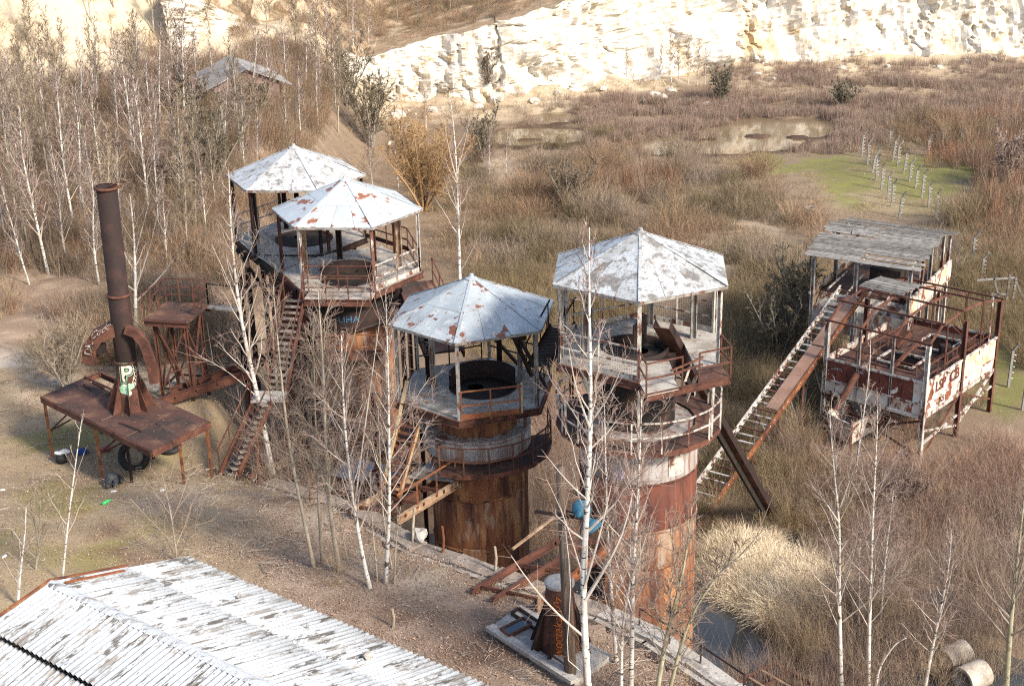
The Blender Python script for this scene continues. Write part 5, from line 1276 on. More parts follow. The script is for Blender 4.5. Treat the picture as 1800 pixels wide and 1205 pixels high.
rg4 = random.Random(2); nsh = 14
for k in range(nsh):
    o_ = rd * (k * 6 * PIT)
    sheet(rdg + o_ + slR * .0, 0, slR * .53, 6, 'corrugated_sheet', dz=.02 + rg4.uniform(0, .012), par=t)
    sheet(rdg + o_ + slR * .50, 0, slR * .51, 6, 'corrugated_sheet', dz=-.004 + rg4.uniform(0, .010), par=t)
    sheet(rdg + o_ + np.array([0, 0, .02]), 0, slL * 1.02, 6, 'corrugated_sheet', dz=.02 + rg4.uniform(0, .012), par=t)
    sheet(rdg + o_ + slL - np.array([0, 0, .12]), 0, slL2, 6, 'corrugated_sheet', dz=-.02, par=t)
mb = MB(); cst = rdg + np.array([0, 0, .03])
for k in range(nsh * 3):
    a = cst + rd * (k * 2 * PIT); b = a + rd * 2 * PIT * .98
    for sl_ in (slR, slL): mb.slab([a + np.array([0, 0, .05]), b + np.array([0, 0, .05]), b + unit(sl_) * .16 + np.array([0, 0, .028]), a + unit(sl_) * .16 + np.array([0, 0, .028])], .012)
mb.build('ridge_cap', 'corrugated_sheet', t)
gab = -rd * .05
for (a, b) in ((rdg, rdg + slR * .55), (rdg, rdg + slL)):
    mb = MB(); mb.bar(a + gab + np.array([0, 0, .06]), b + gab + np.array([0, 0, .06]), .09, .05); mb.build('verge_strip', 'rust_bright', t)
mb = MB(); mb.bar(rdg + rd * .25 + slR * .05 + np.array([0, 0, .06]), rdg + slR * .48 + rd * .22 + np.array([0, 0, .06]), .12, .02); mb.build('verge_strip', 'rust_patch', t)
mb = MB(); bW = rd * 14.6; base = 6.2
P = [e0 - rn * .3 + rd * .15, e0 - rn * .3 + bW, rdg + slL - rn * 3.0 + bW, rdg + slL - rn * 3.0 + rd * .15]
tp = [np.array([p[0], p[1], z]) for p, z in zip(P, (9.85, 9.85, 9.6, 9.6))]; bt = [np.array([p[0], p[1], base]) for p in P]
rA, rB = rdg + rd * .15 - np.array([0, 0, .12]), rdg + bW - np.array([0, 0, .12])
mb.add(tp + bt + [rA, rB], [(0, 4, 5, 1), (1, 5, 6, 2), (2, 6, 7, 3), (3, 7, 4, 0), (0, 3, 8), (1, 9, 2)]); mb.build('wall', 'concrete', t)
# stones lying on the roof
def stone(name, label, c, r, mat, seed, cat='stone', grp=None, sub=2, sq=.7):
    bm = bmesh.new(); bmesh.ops.create_icosphere(bm, subdivisions=sub, radius=1)
    rs = random.Random(seed); ph = Vector((rs.uniform(0, 50), rs.uniform(0, 50), rs.uniform(0, 50))); sx, sy = rs.uniform(.8, 1.3), rs.uniform(.75, 1.1)
    for v in bm.verts:
        n_ = mnoise.noise(v.co * 1.1 + ph) * .5 + mnoise.cell(v.co * 1.6 + ph) * .25; v.co *= r * (1 + n_ * .8); v.co.x *= sx; v.co.y *= sy; v.co.z *= sq
    me = bpy.data.meshes.new(name); bm.to_mesh(me); bm.free(); me.materials.append(MT(mat))
    o = bpy.data.objects.new(name, me); COL.objects.link(o); o.location = c; return tag(o, label, cat, grp)
def on_roof(px, py):
    for z in np.arange(11.3, 9.9, -.01):
        p = A(px, py, z); f = (p - rdg) @ rn / half
        if 0 <= f <= 1.02 and z <= rdg[2] - rise * f + .02: return p
    return A(px, py, 10.4)
stone('roof_stone', 'fist-sized grey stone lying near the far eave of the corrugated roof', on_roof(648, 1157) + (0, 0, .1), .13, 'boulder_stone', 1)
stone('roof_stone', 'small dark stone lying on the stained upper part of the corrugated roof', on_roof(420, 1050) + (0, 0, .06), .07, 'concrete', 2)
# ------------------------------------------------------------------ bare trees
def polyl(P, s):
    P = np.asarray(P, float); d = np.concatenate([[0], np.cumsum(np.linalg.norm(np.diff(P, axis=0), axis=1))]); d /= d[-1]
    return np.stack([np.interp(s, d, P[:, k]) for k in range(3)], -1)
def smooth_path(P, n=12):
    P = np.asarray(P, float); s = np.linspace(0, 1, n); Q = polyl(P, s)
    for _ in range(2): Q[1:-1] = (Q[:-2] + 2 * Q[1:-1] + Q[2:]) / 4
    return Q
def grow(P, r0, seed, nb=18, t0=.25, Lf=.2, el=(35, 65), n2=5, n3=4, rt=.005, white=.5, droop=.12, rmin=.01, tn=8):
    """trunk MB and crown MB round the trunk polyline P"""
    rng = np.random.RandomState(seed)
    P = smooth_path(P, 14); H = np.linalg.norm(np.diff(P, axis=0), axis=1).sum()
    s = np.linspace(0, 1, 14); rad = r0 * (1 - s) ** .8 + rmin * .8; rad[0] *= 1.25
    tr = MB(); tr.tubes(P, rad, tn, 0, True)
    cr = MB()
    t = t0 + (.985 - t0) * (np.arange(nb) + rng.uniform(0, 1, nb)) / nb
    st_ = polyl(P, t); a = rng.uniform(0, 6.28) + np.arange(nb) * 2.4 + rng.uniform(-.5, .5, nb)
    e = np.radians(rng.uniform(el[0], el[1], nb) + 12 * t)
    Lb = H * Lf * (1.12 - t) ** .7 * rng.uniform(.6, 1.25, nb)
    d = np.stack([np.cos(a) * np.cos(e), np.sin(a) * np.cos(e), np.sin(e)], -1)
    K = 5; u = np.linspace(0, 1, K)
    B1 = st_[:, None] + d[:, None] * (u[None, :, None] * Lb[:, None, None])
    B1[..., 2] += (u[None] ** 2) * Lb[:, None] * .18
    B1 += rng.normal(0, .02, B1.shape) * (u[None, :, None] * Lb[:, None, None]) * 1.5
    rb_ = np.interp(t, s, rad) * rng.uniform(.28, .5, nb)
    R1 = np.maximum(rb_[:, None] * (1 - .8 * u[None]), rt * 1.3)
    cr.tubes(B1, R1, 4, 0)
    def nextlev(B, d, L, m, f, rt0, mi, el_j=.55, dr=0):
        S, K, _ = B.shape
        idx = np.repeat(np.arange(S), m); q = rng.uniform(.25, 1, len(idx)) ; k = np.minimum((q * (K - 1)).astype(int), K - 2); fr = q * (K - 1) - k
        p0 = B[idx, k] * (1 - fr)[:, None] + B[idx, k + 1] * fr[:, None]
        dd = d[idx] + rng.normal(0, el_j, (len(idx), 3)); dd[:, 2] += .15; dd /= np.linalg.norm(dd, axis=1, keepdims=True)
        LL = L[idx] * f * rng.uniform(.5, 1.2, len(idx)) * (1.15 - .5 * q)
        uu = np.linspace(0, 1, 4)
        Q = p0[:, None] + dd[:, None] * (uu[None, :, None] * LL[:, None, None]); Q += rng.normal(0, .04, Q.shape) * (uu[None, :, None] * LL[:, None, None])
        Q[..., 2] -= dr * (uu[None] ** 2) * LL[:, None]
        cr.tubes(Q, rt0 * (1.25 - .75 * uu)[None].repeat(len(idx), 0), 3, mi)
        return Q, dd, LL
    if n2:
        B2, d2_, L2_ = nextlev(B1, d, Lb, n2, .6, rt * 1.5, 1)
        if n3: 
            B3, d3_, L3_ = nextlev(B2, d2_, L2_, n3, .72, rt, 2, .55, droop)
    # leader twigs
    return tr, cr
def tree(name, label, P, r0, seed, bark='birch_bark', br=None, group=None, extra=(), cat='tree', tw='twig', **kw):
    P = [np.asarray(p, float) for p in P]
    t = thing(name, label, cat, tuple(P[0]), group)
    tr, cr = grow(P, r0, seed, **kw)
    for (E_, rr_) in extra:
        q = smooth_path(E_, 7); cr.tubes(q, rr_ * (1 - .75 * np.linspace(0, 1, 7)), 5, 0)
        rs = np.random.RandomState(seed + 77)
        m_ = 14; u = rs.uniform(.2, 1, m_); p0 = polyl(q, u); dd = unit(q[-1] - q[0]) + rs.normal(0, .5, (m_, 3)); LL = rs.uniform(.3, 1.0, m_) * np.linalg.norm(q[-1] - q[0]) * .3
        uu = np.linspace(0, 1, 4); Q = p0[:, None] + dd[:, None] * (uu[None, :, None] * LL[:, None, None]); cr.tubes(Q, .007 * (1.3 - .8 * uu)[None].repeat(m_, 0), 3, 2)
    tr.build('trunk', bark, t, True)
    cr.build('crown', [br or ('pale_branch' if bark == 'birch_bark' else 'grey_branch'), 'twig_brown' if bark != 'birch_bark' else 'twig', tw], t)
    return t
def on_px(L, terrace=False):
    b = hit_zt(*L[0]) if terrace else hit(*L[0])
    Yb = b[1]
    return [b - np.array([0, 0, .25])] + [ay(q[0], q[1], Yb) for q in L[1:]]
FG = 'slender trees on the terrace in front of the kilns'
near = dict(nb=34, Lf=.24, n2=6, n3=5, rt=.0052)
def pxtree(label, L, r0, seed, bark='birch_bark', extra=(), name=None, group=None, **kw):
    k = dict(near); k.update(kw)
    P = on_px(L, k.pop('terrace', False)); Y = P[0][1]
    ex = [([ay(q[0], q[1], Y - dy) for q, dy in zip(E_, np.linspace(0, .6, len(E_)))], r_) for E_, r_ in extra]
    return tree(name or ('birch_tree' if bark == 'birch_bark' else 'young_tree'), label, P, r0, seed, bark, extra=ex, group=group, **k)
pxtree('white birch leaning left in front of the rear tower stairs', [(478, 822), (462, 740), (440, 640), (420, 545), (408, 440), (404, 370), (402, 300)], .11, 1, terrace=True, t0=.3, Lf=.16, extra=[([(437, 620), (462, 560), (475, 510)], .03), ([(425, 560), (405, 500), (372, 430)], .03), ([(455, 700), (400, 650), (350, 625)], .025), ([(415, 500), (440, 440), (455, 405)], .025)])
pxtree('tan sapling trunk leaning left, leftmost of the clump before the kilns', [(553, 997), (530, 890), (510, 800), (497, 690), (488, 600), (480, 500)], .062, 2, 'tan_bark')
pxtree('tallest tan trunk in the clump before the kilns, forked high up', [(597, 1003), (580, 900), (573, 800), (570, 700), (566, 600), (558, 500)], .075, 3, 'tan_bark', extra=[([(572, 760), (600, 660), (625, 590), (640, 520)], .035)])
pxtree('dark thin trunk between two tan trunks in the clump before the kilns', [(566, 985), (560, 890), (556, 780), (552, 660), (550, 560)], .045, 4, 'grey_branch')
pxtree('white birch with curved foot in the clump before the kilns', [(652, 1032), (634, 965), (618, 860), (606, 760), (602, 680), (600, 590)], .062, 5, extra=[([(622, 900), (640, 760), (655, 650), (668, 560)], .03)])
pxtree('straight white birch, rightmost of the clump before the kilns', [(676, 1024), (685, 900), (684, 780), (682, 640), (678, 520)], .06, 6)
for k, (L, r_) in enumerate([([(664, 1022), (655, 930), (650, 830)], .022), ([(692, 1024), (696, 950), (704, 890)], .022), ([(690, 1000), (672, 900), (668, 800), (664, 700)], .025), ([(612, 985), (600, 930), (590, 860)], .02), ([(640, 1000), (660, 940), (690, 880)], .018)]):
    pxtree('thin tan sapling stem at the foot of the clump before the kilns', L, r_, 20 + k, 'tan_bark', name='sapling', group='sapling stems in the clump', nb=9, n2=3, n3=2, Lf=.25, rt=.004)
pxtree('thick white birch with forked branches in front of the right-hand tower', [(1036, 1240), (1028, 1120), (1022, 1040), (1030, 930), (1036, 820), (1040, 700), (1037, 600), (1034, 500), (1036, 400)], .10, 7, t0=.35, nb=30, Lf=.16, tn=12,
       extra=[([(1022, 1065), (1060, 1005), (1100, 935), (1112, 865)], .06), ([(1022, 1050), (1040, 990), (1060, 920), (1075, 850)], .045), ([(1028, 1120), (985, 1085), (930, 1025), (898, 975)], .035), ([(1040, 760), (1010, 680), (1000, 610)], .03), ([(1040, 740), (1075, 690), (1095, 640)], .03), ([(1024, 1010), (990, 900), (960, 840)], .02), ([(1035, 880), (1000, 850), (960, 800)], .025)])
pxtree('straight thin birch nearest to the right-hand tower shell', [(1108, 1222), (1112, 1100), (1112, 1000), (1120, 900), (1125, 790), (1128, 700)], .065, 8, extra=[([(1112, 1010), (1132, 955), (1146, 905)], .03)])
pxtree('thin birch with bent foot left of the tower shell', [(1092, 1222), (1093, 1110), (1104, 1040), (1116, 985), (1120, 900)], .045, 9)
pxtree('thin birch curving between the thick birch and the tower shell', [(1085, 1165), (1075, 1050), (1068, 950), (1065, 840), (1062, 700)], .055, 10)
pxtree('slim grey trunk behind the thick birch by the terrace edge', [(1062, 1085), (1070, 1000), (1066, 900), (1068, 780), (1070, 680)], .045, 11, 'grey_branch')
pxtree('slim birch at the terrace edge below the drooping lamp', [(1050, 1085), (1056, 1030), (1060, 940), (1058, 840)], .04, 12)
pxtree('greenish leaning trunk at the bottom edge before the rusty shell', [(1150, 1235), (1170, 1120), (1190, 1050), (1208, 970), (1216, 890)], .07, 13, 'green_bark', extra=[([(1180, 1090), (1230, 1030), (1300, 985), (1340, 930)], .03), ([(1195, 1040), (1180, 960), (1190, 880)], .025)])
pxtree('greenish trunk slanting right over the pond at the bottom edge', [(1168, 1235), (1200, 1120), (1225, 1060), (1270, 1000), (1310, 955)], .055, 14, 'green_bark')
pxtree('thin pale sapling standing beside the corrugated roof gable', [(106, 1024), (118, 930), (128, 850), (136, 790), (145, 730)], .032, 15, nb=12, n2=3, n3=2)
pxtree('short forked birch sapling at the left edge above the corrugated roof', [(28, 1064), (36, 1000), (44, 940), (46, 890)], .04, 16, nb=10, n2=3, n3=2, extra=[([(30, 1050), (33, 990), (36, 960)], .025)])
for k, (L, lab) in enumerate([([(312, 985), (300, 900), (284, 830)], 'leafless brown bush behind the corrugated roof eave corner'), ([(60, 1000), (70, 920), (72, 860)], 'thin brown bush on the meadow at the left edge')]):
    pxtree(lab, L, .03, 40 + k, 'grey_branch', name='bush', nb=16, t0=.05, Lf=.5, n2=4, n3=2, cat='bush')
RG = 'slender trees standing in the swamp'
pxtree('white birch forked at mid height in the swamp on the right', [(1480, 1222), (1476, 1100), (1474, 1000), (1478, 930), (1470, 870), (1463, 800), (1458, 720)], .078, 17, extra=[([(1477, 890), (1495, 840), (1512, 795)], .04), ([(1476, 920), (1450, 880), (1425, 850)], .03)], group=RG)
pxtree('tall straight thin birch in the swamp, right of the forked one', [(1527, 1222), (1528, 1100), (1532, 980), (1535, 880), (1541, 790), (1543, 720)], .066, 18, group=RG)
pxtree('short straight birch behind the tall thin one in the swamp', [(1546, 1115), (1552, 1020), (1562, 930), (1571, 860)], .06, 19, group=RG)
pxtree('thin dark-barked birch between the forked and straight swamp birches', [(1511, 1125), (1510, 1020), (1512, 940)], .045, 30, group=RG)
pxtree('birch leaning right with a double stem above the concrete pipes', [(1622, 1222), (1640, 1130), (1660, 1040), (1672, 970), (1672, 930)], .07, 31, extra=[([(1648, 1100), (1668, 1030), (1676, 985)], .035)], group=RG)
pxtree('thick greenish trunk leaning right at the right edge', [(1768, 1225), (1775, 1110), (1785, 1010), (1795, 920), (1806, 830)], .11, 32, 'green_bark', extra=[([(1776, 1085), (1730, 1040), (1712, 985)], .04), ([(1782, 1050), (1800, 980), (1815, 900)], .05)], group=RG)
pxtree('pale bent birch stem arching low beside the forked swamp birch', [(1536, 1215), (1546, 1170), (1575, 1128), (1594, 1120)], .055, 33, nb=8, n2=3, n3=2, group=RG)
for k, (L, lab) in enumerate([([(1440, 830), (1448, 790), (1470, 800)], 'x')][:0]): pass
pxtree('slender white birch rising in front of the conveyor and bin', [(1500, 860), (1510, 780), (1522, 700), (1530, 640), (1530, 590)], .05, 34, nb=14, Lf=.16)
pxtree('young white birch with spreading crown behind the blue-grey tower roof', [(812, 590), (808, 480), (805, 380), (803, 290), (797, 215), (790, 160)], .11, 35, t0=.35, Lf=.2, nb=24, extra=[([(804, 320), (790, 270), (782, 220)], .04), ([(804, 300), (818, 250), (826, 205)], .035), ([(808, 480), (830, 440), (850, 400)], .025)])
pxtree('white birch with wide bright branches just behind the chimney', [(238, 600), (238, 520), (237, 440), (233, 380), (228, 340)], .10, 36, t0=.3, Lf=.28, nb=16, extra=[([(238, 510), (262, 440), (275, 385)], .045), ([(237, 450), (250, 400), (262, 355)], .04), ([(239, 530), (290, 480), (332, 415)], .045), ([(238, 480), (215, 440), (205, 400)], .035)])
# orange willow and dark thickets in the middle distance
def bigbush(name, label, px, py, H, spread, seed, br, tw, ns=7, cat='bush', rt=.013, grp=None):
    b = hit(px, py); rs = np.random.RandomState(seed)
    t = thing(name, label, cat, tuple(b), grp)
    tr = MB(); cr = MB()
    for k in range(ns):
        a = 6.28 * k / ns + rs.uniform(-.3, .3); d = np.array([math.cos(a), math.sin(a), 0]) * spread * rs.uniform(.3, 1); h = H * rs.uniform(.75, 1.05)
        P = np.array([b - (0, 0, .2), b + d * .35 + (0, 0, h * .4), b + d + (0, 0, h)])
        a_, c_ = grow(P, .07 * H / 5, seed * 31 + k, nb=14, t0=.15, Lf=.32, n2=6, n3=6, rt=rt * 1.1, tn=5, el=(30, 70))
        tr.v += a_.v; tr.f += [(f + tr.n, m) for f, m in a_.f]; tr.n += a_.n
        cr.v += c_.v; cr.f += [(f + cr.n, m) for f, m in c_.f]; cr.n += c_.n
    tr.build('trunk', br, t, True); cr.build('crown', [br, tw, tw], t)
    return t
bigbush('willow_bush', 'large orange-twigged willow bush behind the blue-grey tower', 745, 372, 7.2, 5.0, 1, 'twig_orange', 'twig_orange', 13, rt=.012)
bigbush('thicket_bush', 'dark green-brown tall bush left of the orange willow', 655, 262, 7.0, 3.6, 2, 'grey_branch', 'twig_dark', 7)
bigbush('thicket_bush', 'dark bare tree beside the brick hut on its right', 610, 190, 6.0, 3.4, 3, 'grey_branch', 'twig_dark', 6)
bigbush('thicket_bush', 'dark bush right of the orange willow by the far pond', 850, 285, 4.6, 2.2, 4, 'grey_branch', 'twig_dark', 6)
bigbush('thicket_bush', 'olive bush in the wood behind the rearmost tower', 370, 345, 6.2, 3.4, 5, 'grey_branch', 'twig_dark', 7)
bigbush('thicket_bush', 'bare brown bush standing at the foot of the cliff by its dark crack', 1035, 130, 4.6, 1.6, 6, 'grey_branch', 'twig_brown', 5, rt=.02)
bigbush('thicket_bush', 'bare spreading bush against the pale cliff above the far pond', 860, 165, 4.2, 1.2, 7, 'grey_branch', 'twig_brown', 4, rt=.02)
bigbush('thicket_bush', 'broad bare bush at the pond edge below the orange willow', 1000, 370, 3.8, 2.6, 8, 'grey_branch', 'twig_brown', 7)
bigbush('thicket_bush', 'dark dense bush in the hollow between conveyor and right-hand tower', 1370, 640, 4.6, 2.4, 9, 'grey_branch', 'twig_dark', 9)
bigbush('thicket_bush', 'second dark bush left of the plank shed posts', 1400, 575, 4.4, 2.2, 10, 'grey_branch', 'twig_dark', 8)
bigbush('thicket_bush', 'reddish brown tangled bush under the loading bunker bin', 1580, 900, 2.2, 2.6, 11, 'twig', 'twig', 8, rt=.009)
bigbush('thicket_bush', 'rounded olive bush below the limestone cliff on the right', 1480, 190, 2.6, 2.6, 12, 'grey_branch', 'twig_dark', 7, rt=.02)
bigbush('thicket_bush', 'tall olive bush by the pond shore below the birch saplings of the cliff foot', 1270, 180, 3.6, 2.0, 13, 'grey_branch', 'twig_dark', 6, rt=.02)
bigbush('thicket_bush', 'bare bush growing at the end of the grey path left of the chimney', 120, 690, 3.6, 1.8, 14, 'grey_branch', 'twig_brown', 7, rt=.007)
bigbush('thicket_bush', 'purple-twigged bush crowded against the right-hand tower neck', 1100, 1110, 6.6, 1.5, 15, 'pale_branch', 'twig', 6, rt=.0055)
bigbush('thicket_bush', 'reddish tangled bush in the trench between the rear and middle towers', 660, 880, 6.0, 1.6, 16, 'grey_branch', 'twig', 7, rt=.006)
bigbush('thicket_bush', 'brown tangled bush in the trench beside the rear tower stairs', 560, 840, 5.0, 1.8, 17, 'grey_branch', 'twig', 7, rt=.006)
bigbush('thicket_bush', 'tall reddish bush at the right edge beyond the fence posts', 1770, 330, 4.2, 2.2, 18, 'twig_brown', 'twig', 8, rt=.014)
bigbush('thicket_bush', 'bare brown bush standing right in front of the brick hut', 445, 225, 3.6, 2.2, 20, 'grey_branch', 'twig_brown', 6, rt=.012)
bigbush('thicket_bush', 'bare bush in front of the brick hut lean-to', 335, 215, 4.0, 2.2, 19, 'grey_branch', 'twig_brown', 6, rt=.012)
# birch wood on the left: one set of trees, many stands
protos = []
for k in range(7):
    H = 9.0; rs = np.random.RandomState(60 + k)
    P = np.array([(0, 0, -.3)] + [(rs.normal(0, .10) * h + .0, rs.normal(0, .10) * h, H * h) for h in (.25, .5, .75, 1)]); P[:, 0] = np.cumsum(rs.normal(0, .12, 5)); P[0] = (0, 0, -.3)
    tr, cr = grow(P, .085, 300 + k, nb=30, t0=.22, Lf=.21, n2=6, n3=5, rt=.0105, tn=6, el=(40, 70))
    dark = k >= 5
    protos.append((mesh_from('trunk', np.concatenate(tr.v), tr.f, 'tan_bark' if dark else 'birch_bark', True), mesh_from('crown', np.concatenate(cr.v), cr.f, ['grey_branch' if dark else 'pale_branch', 'twig_brown' if dark else 'twig', 'twig_brown' if dark else 'twig'])))
def stand(b, sc, rz, lean, k, label, grp, name):
    t = thing(name, label, 'tree', tuple(b), grp); t.rotation_euler = (lean[1], lean[0], rz); t.scale = (sc * random.uniform(.9, 1.1),) * 2 + (sc,)
    for nm, me in zip(('trunk', 'crown'), protos[k]):
        o = bpy.data.objects.new(nm, me); COL.objects.link(o); o.parent = t
random.seed(11)
LB = 'white birch standing in the dense leafless wood on the left'
wood = [((85, 480), (40, 205)), ((133, 410), (97, 140)), ((262, 385), (230, 147)), ((281, 425), (278, 250)), ((155, 405), (138, 290)), ((14, 445), (-4, 285)), ((283, 225), (281, 55)), ((314, 215), (305, 30)), ((325, 220), (330, 20)), ((245, 190), (238, 30)),
        ((300, 195), (296, 80)), ((432, 320), (425, 160)), ((376, 175), (365, 70)), ((505, 260), (503, 150)), ((509, 160), (495, 40)), ((560, 140), (550, 5)), ((578, 140), (575, -20)), ((537, 165), (537, 60)), ((52, 500), (8, 320)), ((120, 470), (95, 270)), ((192, 460), (150, 250)), ((215, 400), (205, 240)), ((60, 300), (30, 130)),
        ((100, 330), (75, 150)), ((455, 300), (452, 180)), ((180, 330), (165, 130)), ((345, 300), (338, 150)), ((392, 260), (398, 120)), ((30, 380), (10, 190)), ((150, 250), (140, 80)), ((480, 190), (470, 60)), ((530, 250), (525, 120)), ((20, 260), (5, 100)), ((240, 300), (236, 170)), ((310, 350), (322, 200)), ((600, 150), (596, 20)), ((625, 120), (620, 0)), ((410, 230), (410, 90)), ((350, 200), (345, 60)),
        ((205, 210), (200, 60)), ((80, 220), (70, 60)), ((115, 180), (105, 40)), ((170, 190), (165, 40)), ((268, 250), (262, 110)), ((445, 200), (452, 60)), ((650, 130), (652, 20)), ((560, 220), (556, 110)), ((40, 430), (25, 250)), ((295, 470), (290, 320)), ((175, 500), (160, 300))]
ORD = 'first second third fourth fifth sixth seventh eighth ninth tenth eleventh twelfth thirteenth fourteenth'.split()
FRONT = sorted(b for b, _ in wood if b[1] > 405)
for j, (b, tp) in enumerate(wood):
    B = hit(*b); T = ay(tp[0], tp[1], B[1]); h = T[2] - B[2]
    lab = LB if b not in FRONT else 'white birch in the front row of the left wood, ' + ORD[FRONT.index(b)] + ' from the left edge'
    stand(B, h / 9.0 * 1.06, random.choice((0, .3, -.3)), (math.atan2(T[0] - B[0], h), 0), j % 5, lab, 'white birches of the left wood', 'birch_tree')
LT = 'brown slender bare tree in the dense wood on the left'
for j in range(70):
    px_ = random.uniform(-30, 640); py_ = random.uniform(150, 470)
    if px_ > 380 and py_ > 300: continue
    B = hit(px_, py_)
    if B[1] > 128 or B[1] < 66 or B[0] > -13: continue
    if abs(B[0] + 20) < 5.5 and 98 < B[1] < 112: continue
    stand(B, random.uniform(.55, .95), random.uniform(0, 6.28), (random.uniform(-.06, .06), random.uniform(-.05, .05)), 5 + j % 2 if j % 3 else j % 5, LT if j % 3 else LB, 'brown trees of the left wood' if j % 3 else 'white birches of the left wood', 'bare_tree' if j % 3 else 'birch_tree')
for j, (b, tp) in enumerate([((1210, 150), (1206, 70)), ((1225, 152), (1222, 80)), ((1180, 150), (1190, 60)), ((1192, 148), (1196, 78)), ((1240, 150), (1241, 90)), ((1100, 150), (1098, 90)), ((750, 235), (748, 160)), ((860, 320), (862, 230)), ((890, 305), (896, 240)), ((700, 330), (712, 240)), ((655, 330), (650, 240)), ((1160, 152), (1163, 85))]):
    B = hit(*b); T = ay(tp[0], tp[1], B[1]); h = T[2] - B[2]
    stand(B, h / 9.0 * 1.08, random.uniform(0, 6), (math.atan2(T[0] - B[0], h), 0), j % 5, 'thin pale birch sapling near the far pond and cliff foot', 'birches by the far pond', 'birch_tree')
LC = 'small bare tree on the slope along the top of the cliff'
for j, (b, h) in enumerate([((560, 60), 6), ((640, 50), 5), ((700, 40), 4.5), ((735, 45), 3.5), ((790, 25), 5), ((840, 20), 4), ((900, 18), 4), ((1000, 2), 3.5), ((610, 40), 6), ((670, 20), 5), ((520, 90), 7), ((470, 60), 7), ((420, 40), 7), ((370, 60), 8), ((330, 30), 7), ((160, 40), 7), ((200, 20), 7), ((60, 90), 7), ((270, 60), 7), ((1110, 10), 3.5)]):
    B = hit(*b); stand(B, h / 9.0, random.uniform(0, 6), (random.uniform(-.08, .08), 0), 5 + j % 2, LC, 'trees on the cliff top', 'bare_tree')

# ------------------------------------------------------------------ scrub, reeds, grass and litter (uncountable ground cover)
def unlinked(name, mb, mats):
    o = bpy.data.objects.new(name, mesh_from(name, np.concatenate(mb.v), mb.f, mats)); return o
def stems(seed, n, h, spread, lean, w, curl=.15, K=4, hv=.4, base=.25, top=None):
    rng = np.random.RandomState(seed); mb = MB()
    a = rng.uniform(0, 6.283, n); rr_ = spread * np.sqrt(rng.uniform(0, 1, n)); b = np.stack([np.cos(a) * rr_ * base / .25 * .6, np.sin(a) * rr_ * base / .25 * .6, np.full(n, -.06)], -1)
    a2 = a + rng.normal(0, .8, n); ln = lean * rng.uniform(.1, 1, n); d = np.stack([np.cos(a2) * np.sin(ln), np.sin(a2) * np.sin(ln), np.cos(ln)], -1)
    H = h * rng.uniform(1 - hv, 1, n); u = np.linspace(0, 1, K)
    P = b[:, None] + d[:, None] * (u[None, :, None] * H[:, None, None])
    cv = np.stack([np.cos(a2), np.sin(a2), -np.ones(n) * .9], -1) * curl
    P = P + cv[:, None] * (u[None, :, None] ** 2) * H[:, None, None] * rng.uniform(.2, 1.6, (n, 1, 1))
    P += rng.normal(0, .02, P.shape) * H[:, None, None]
    mb.ribbons(P, (w * (1.1 - .85 * u))[None].repeat(n, 0) * rng.uniform(.7, 1.3, (n, 1)), rng)
    return mb, P, rng
def bushy(seed, n, h, spread, lean, w, m=5, curl=.1):
    mb, P, rng = stems(seed, n, h, spread, lean, w, curl, K=5)
    idx = np.repeat(np.arange(n), m); q = rng.uniform(.3, 1, len(idx)); k = np.minimum((q * 4).astype(int), 3); f = q * 4 - k
    p0 = P[idx, k] * (1 - f)[:, None] + P[idx, k + 1] * f[:, None]
    d = (P[idx, -1] - P[idx, 0]); L_ = np.linalg.norm(d, axis=1, keepdims=True); d = d / L_ + rng.normal(0, .55, d.shape); LL = L_ * rng.uniform(.12, .36, L_.shape)
    u = np.linspace(0, 1, 3); Q = p0[:, None] + d[:, None] * u[None, :, None] * LL[:, None]
    mb.ribbons(Q, (w * .75 * (1.1 - .8 * u))[None].repeat(len(idx), 0), rng)
    return mb
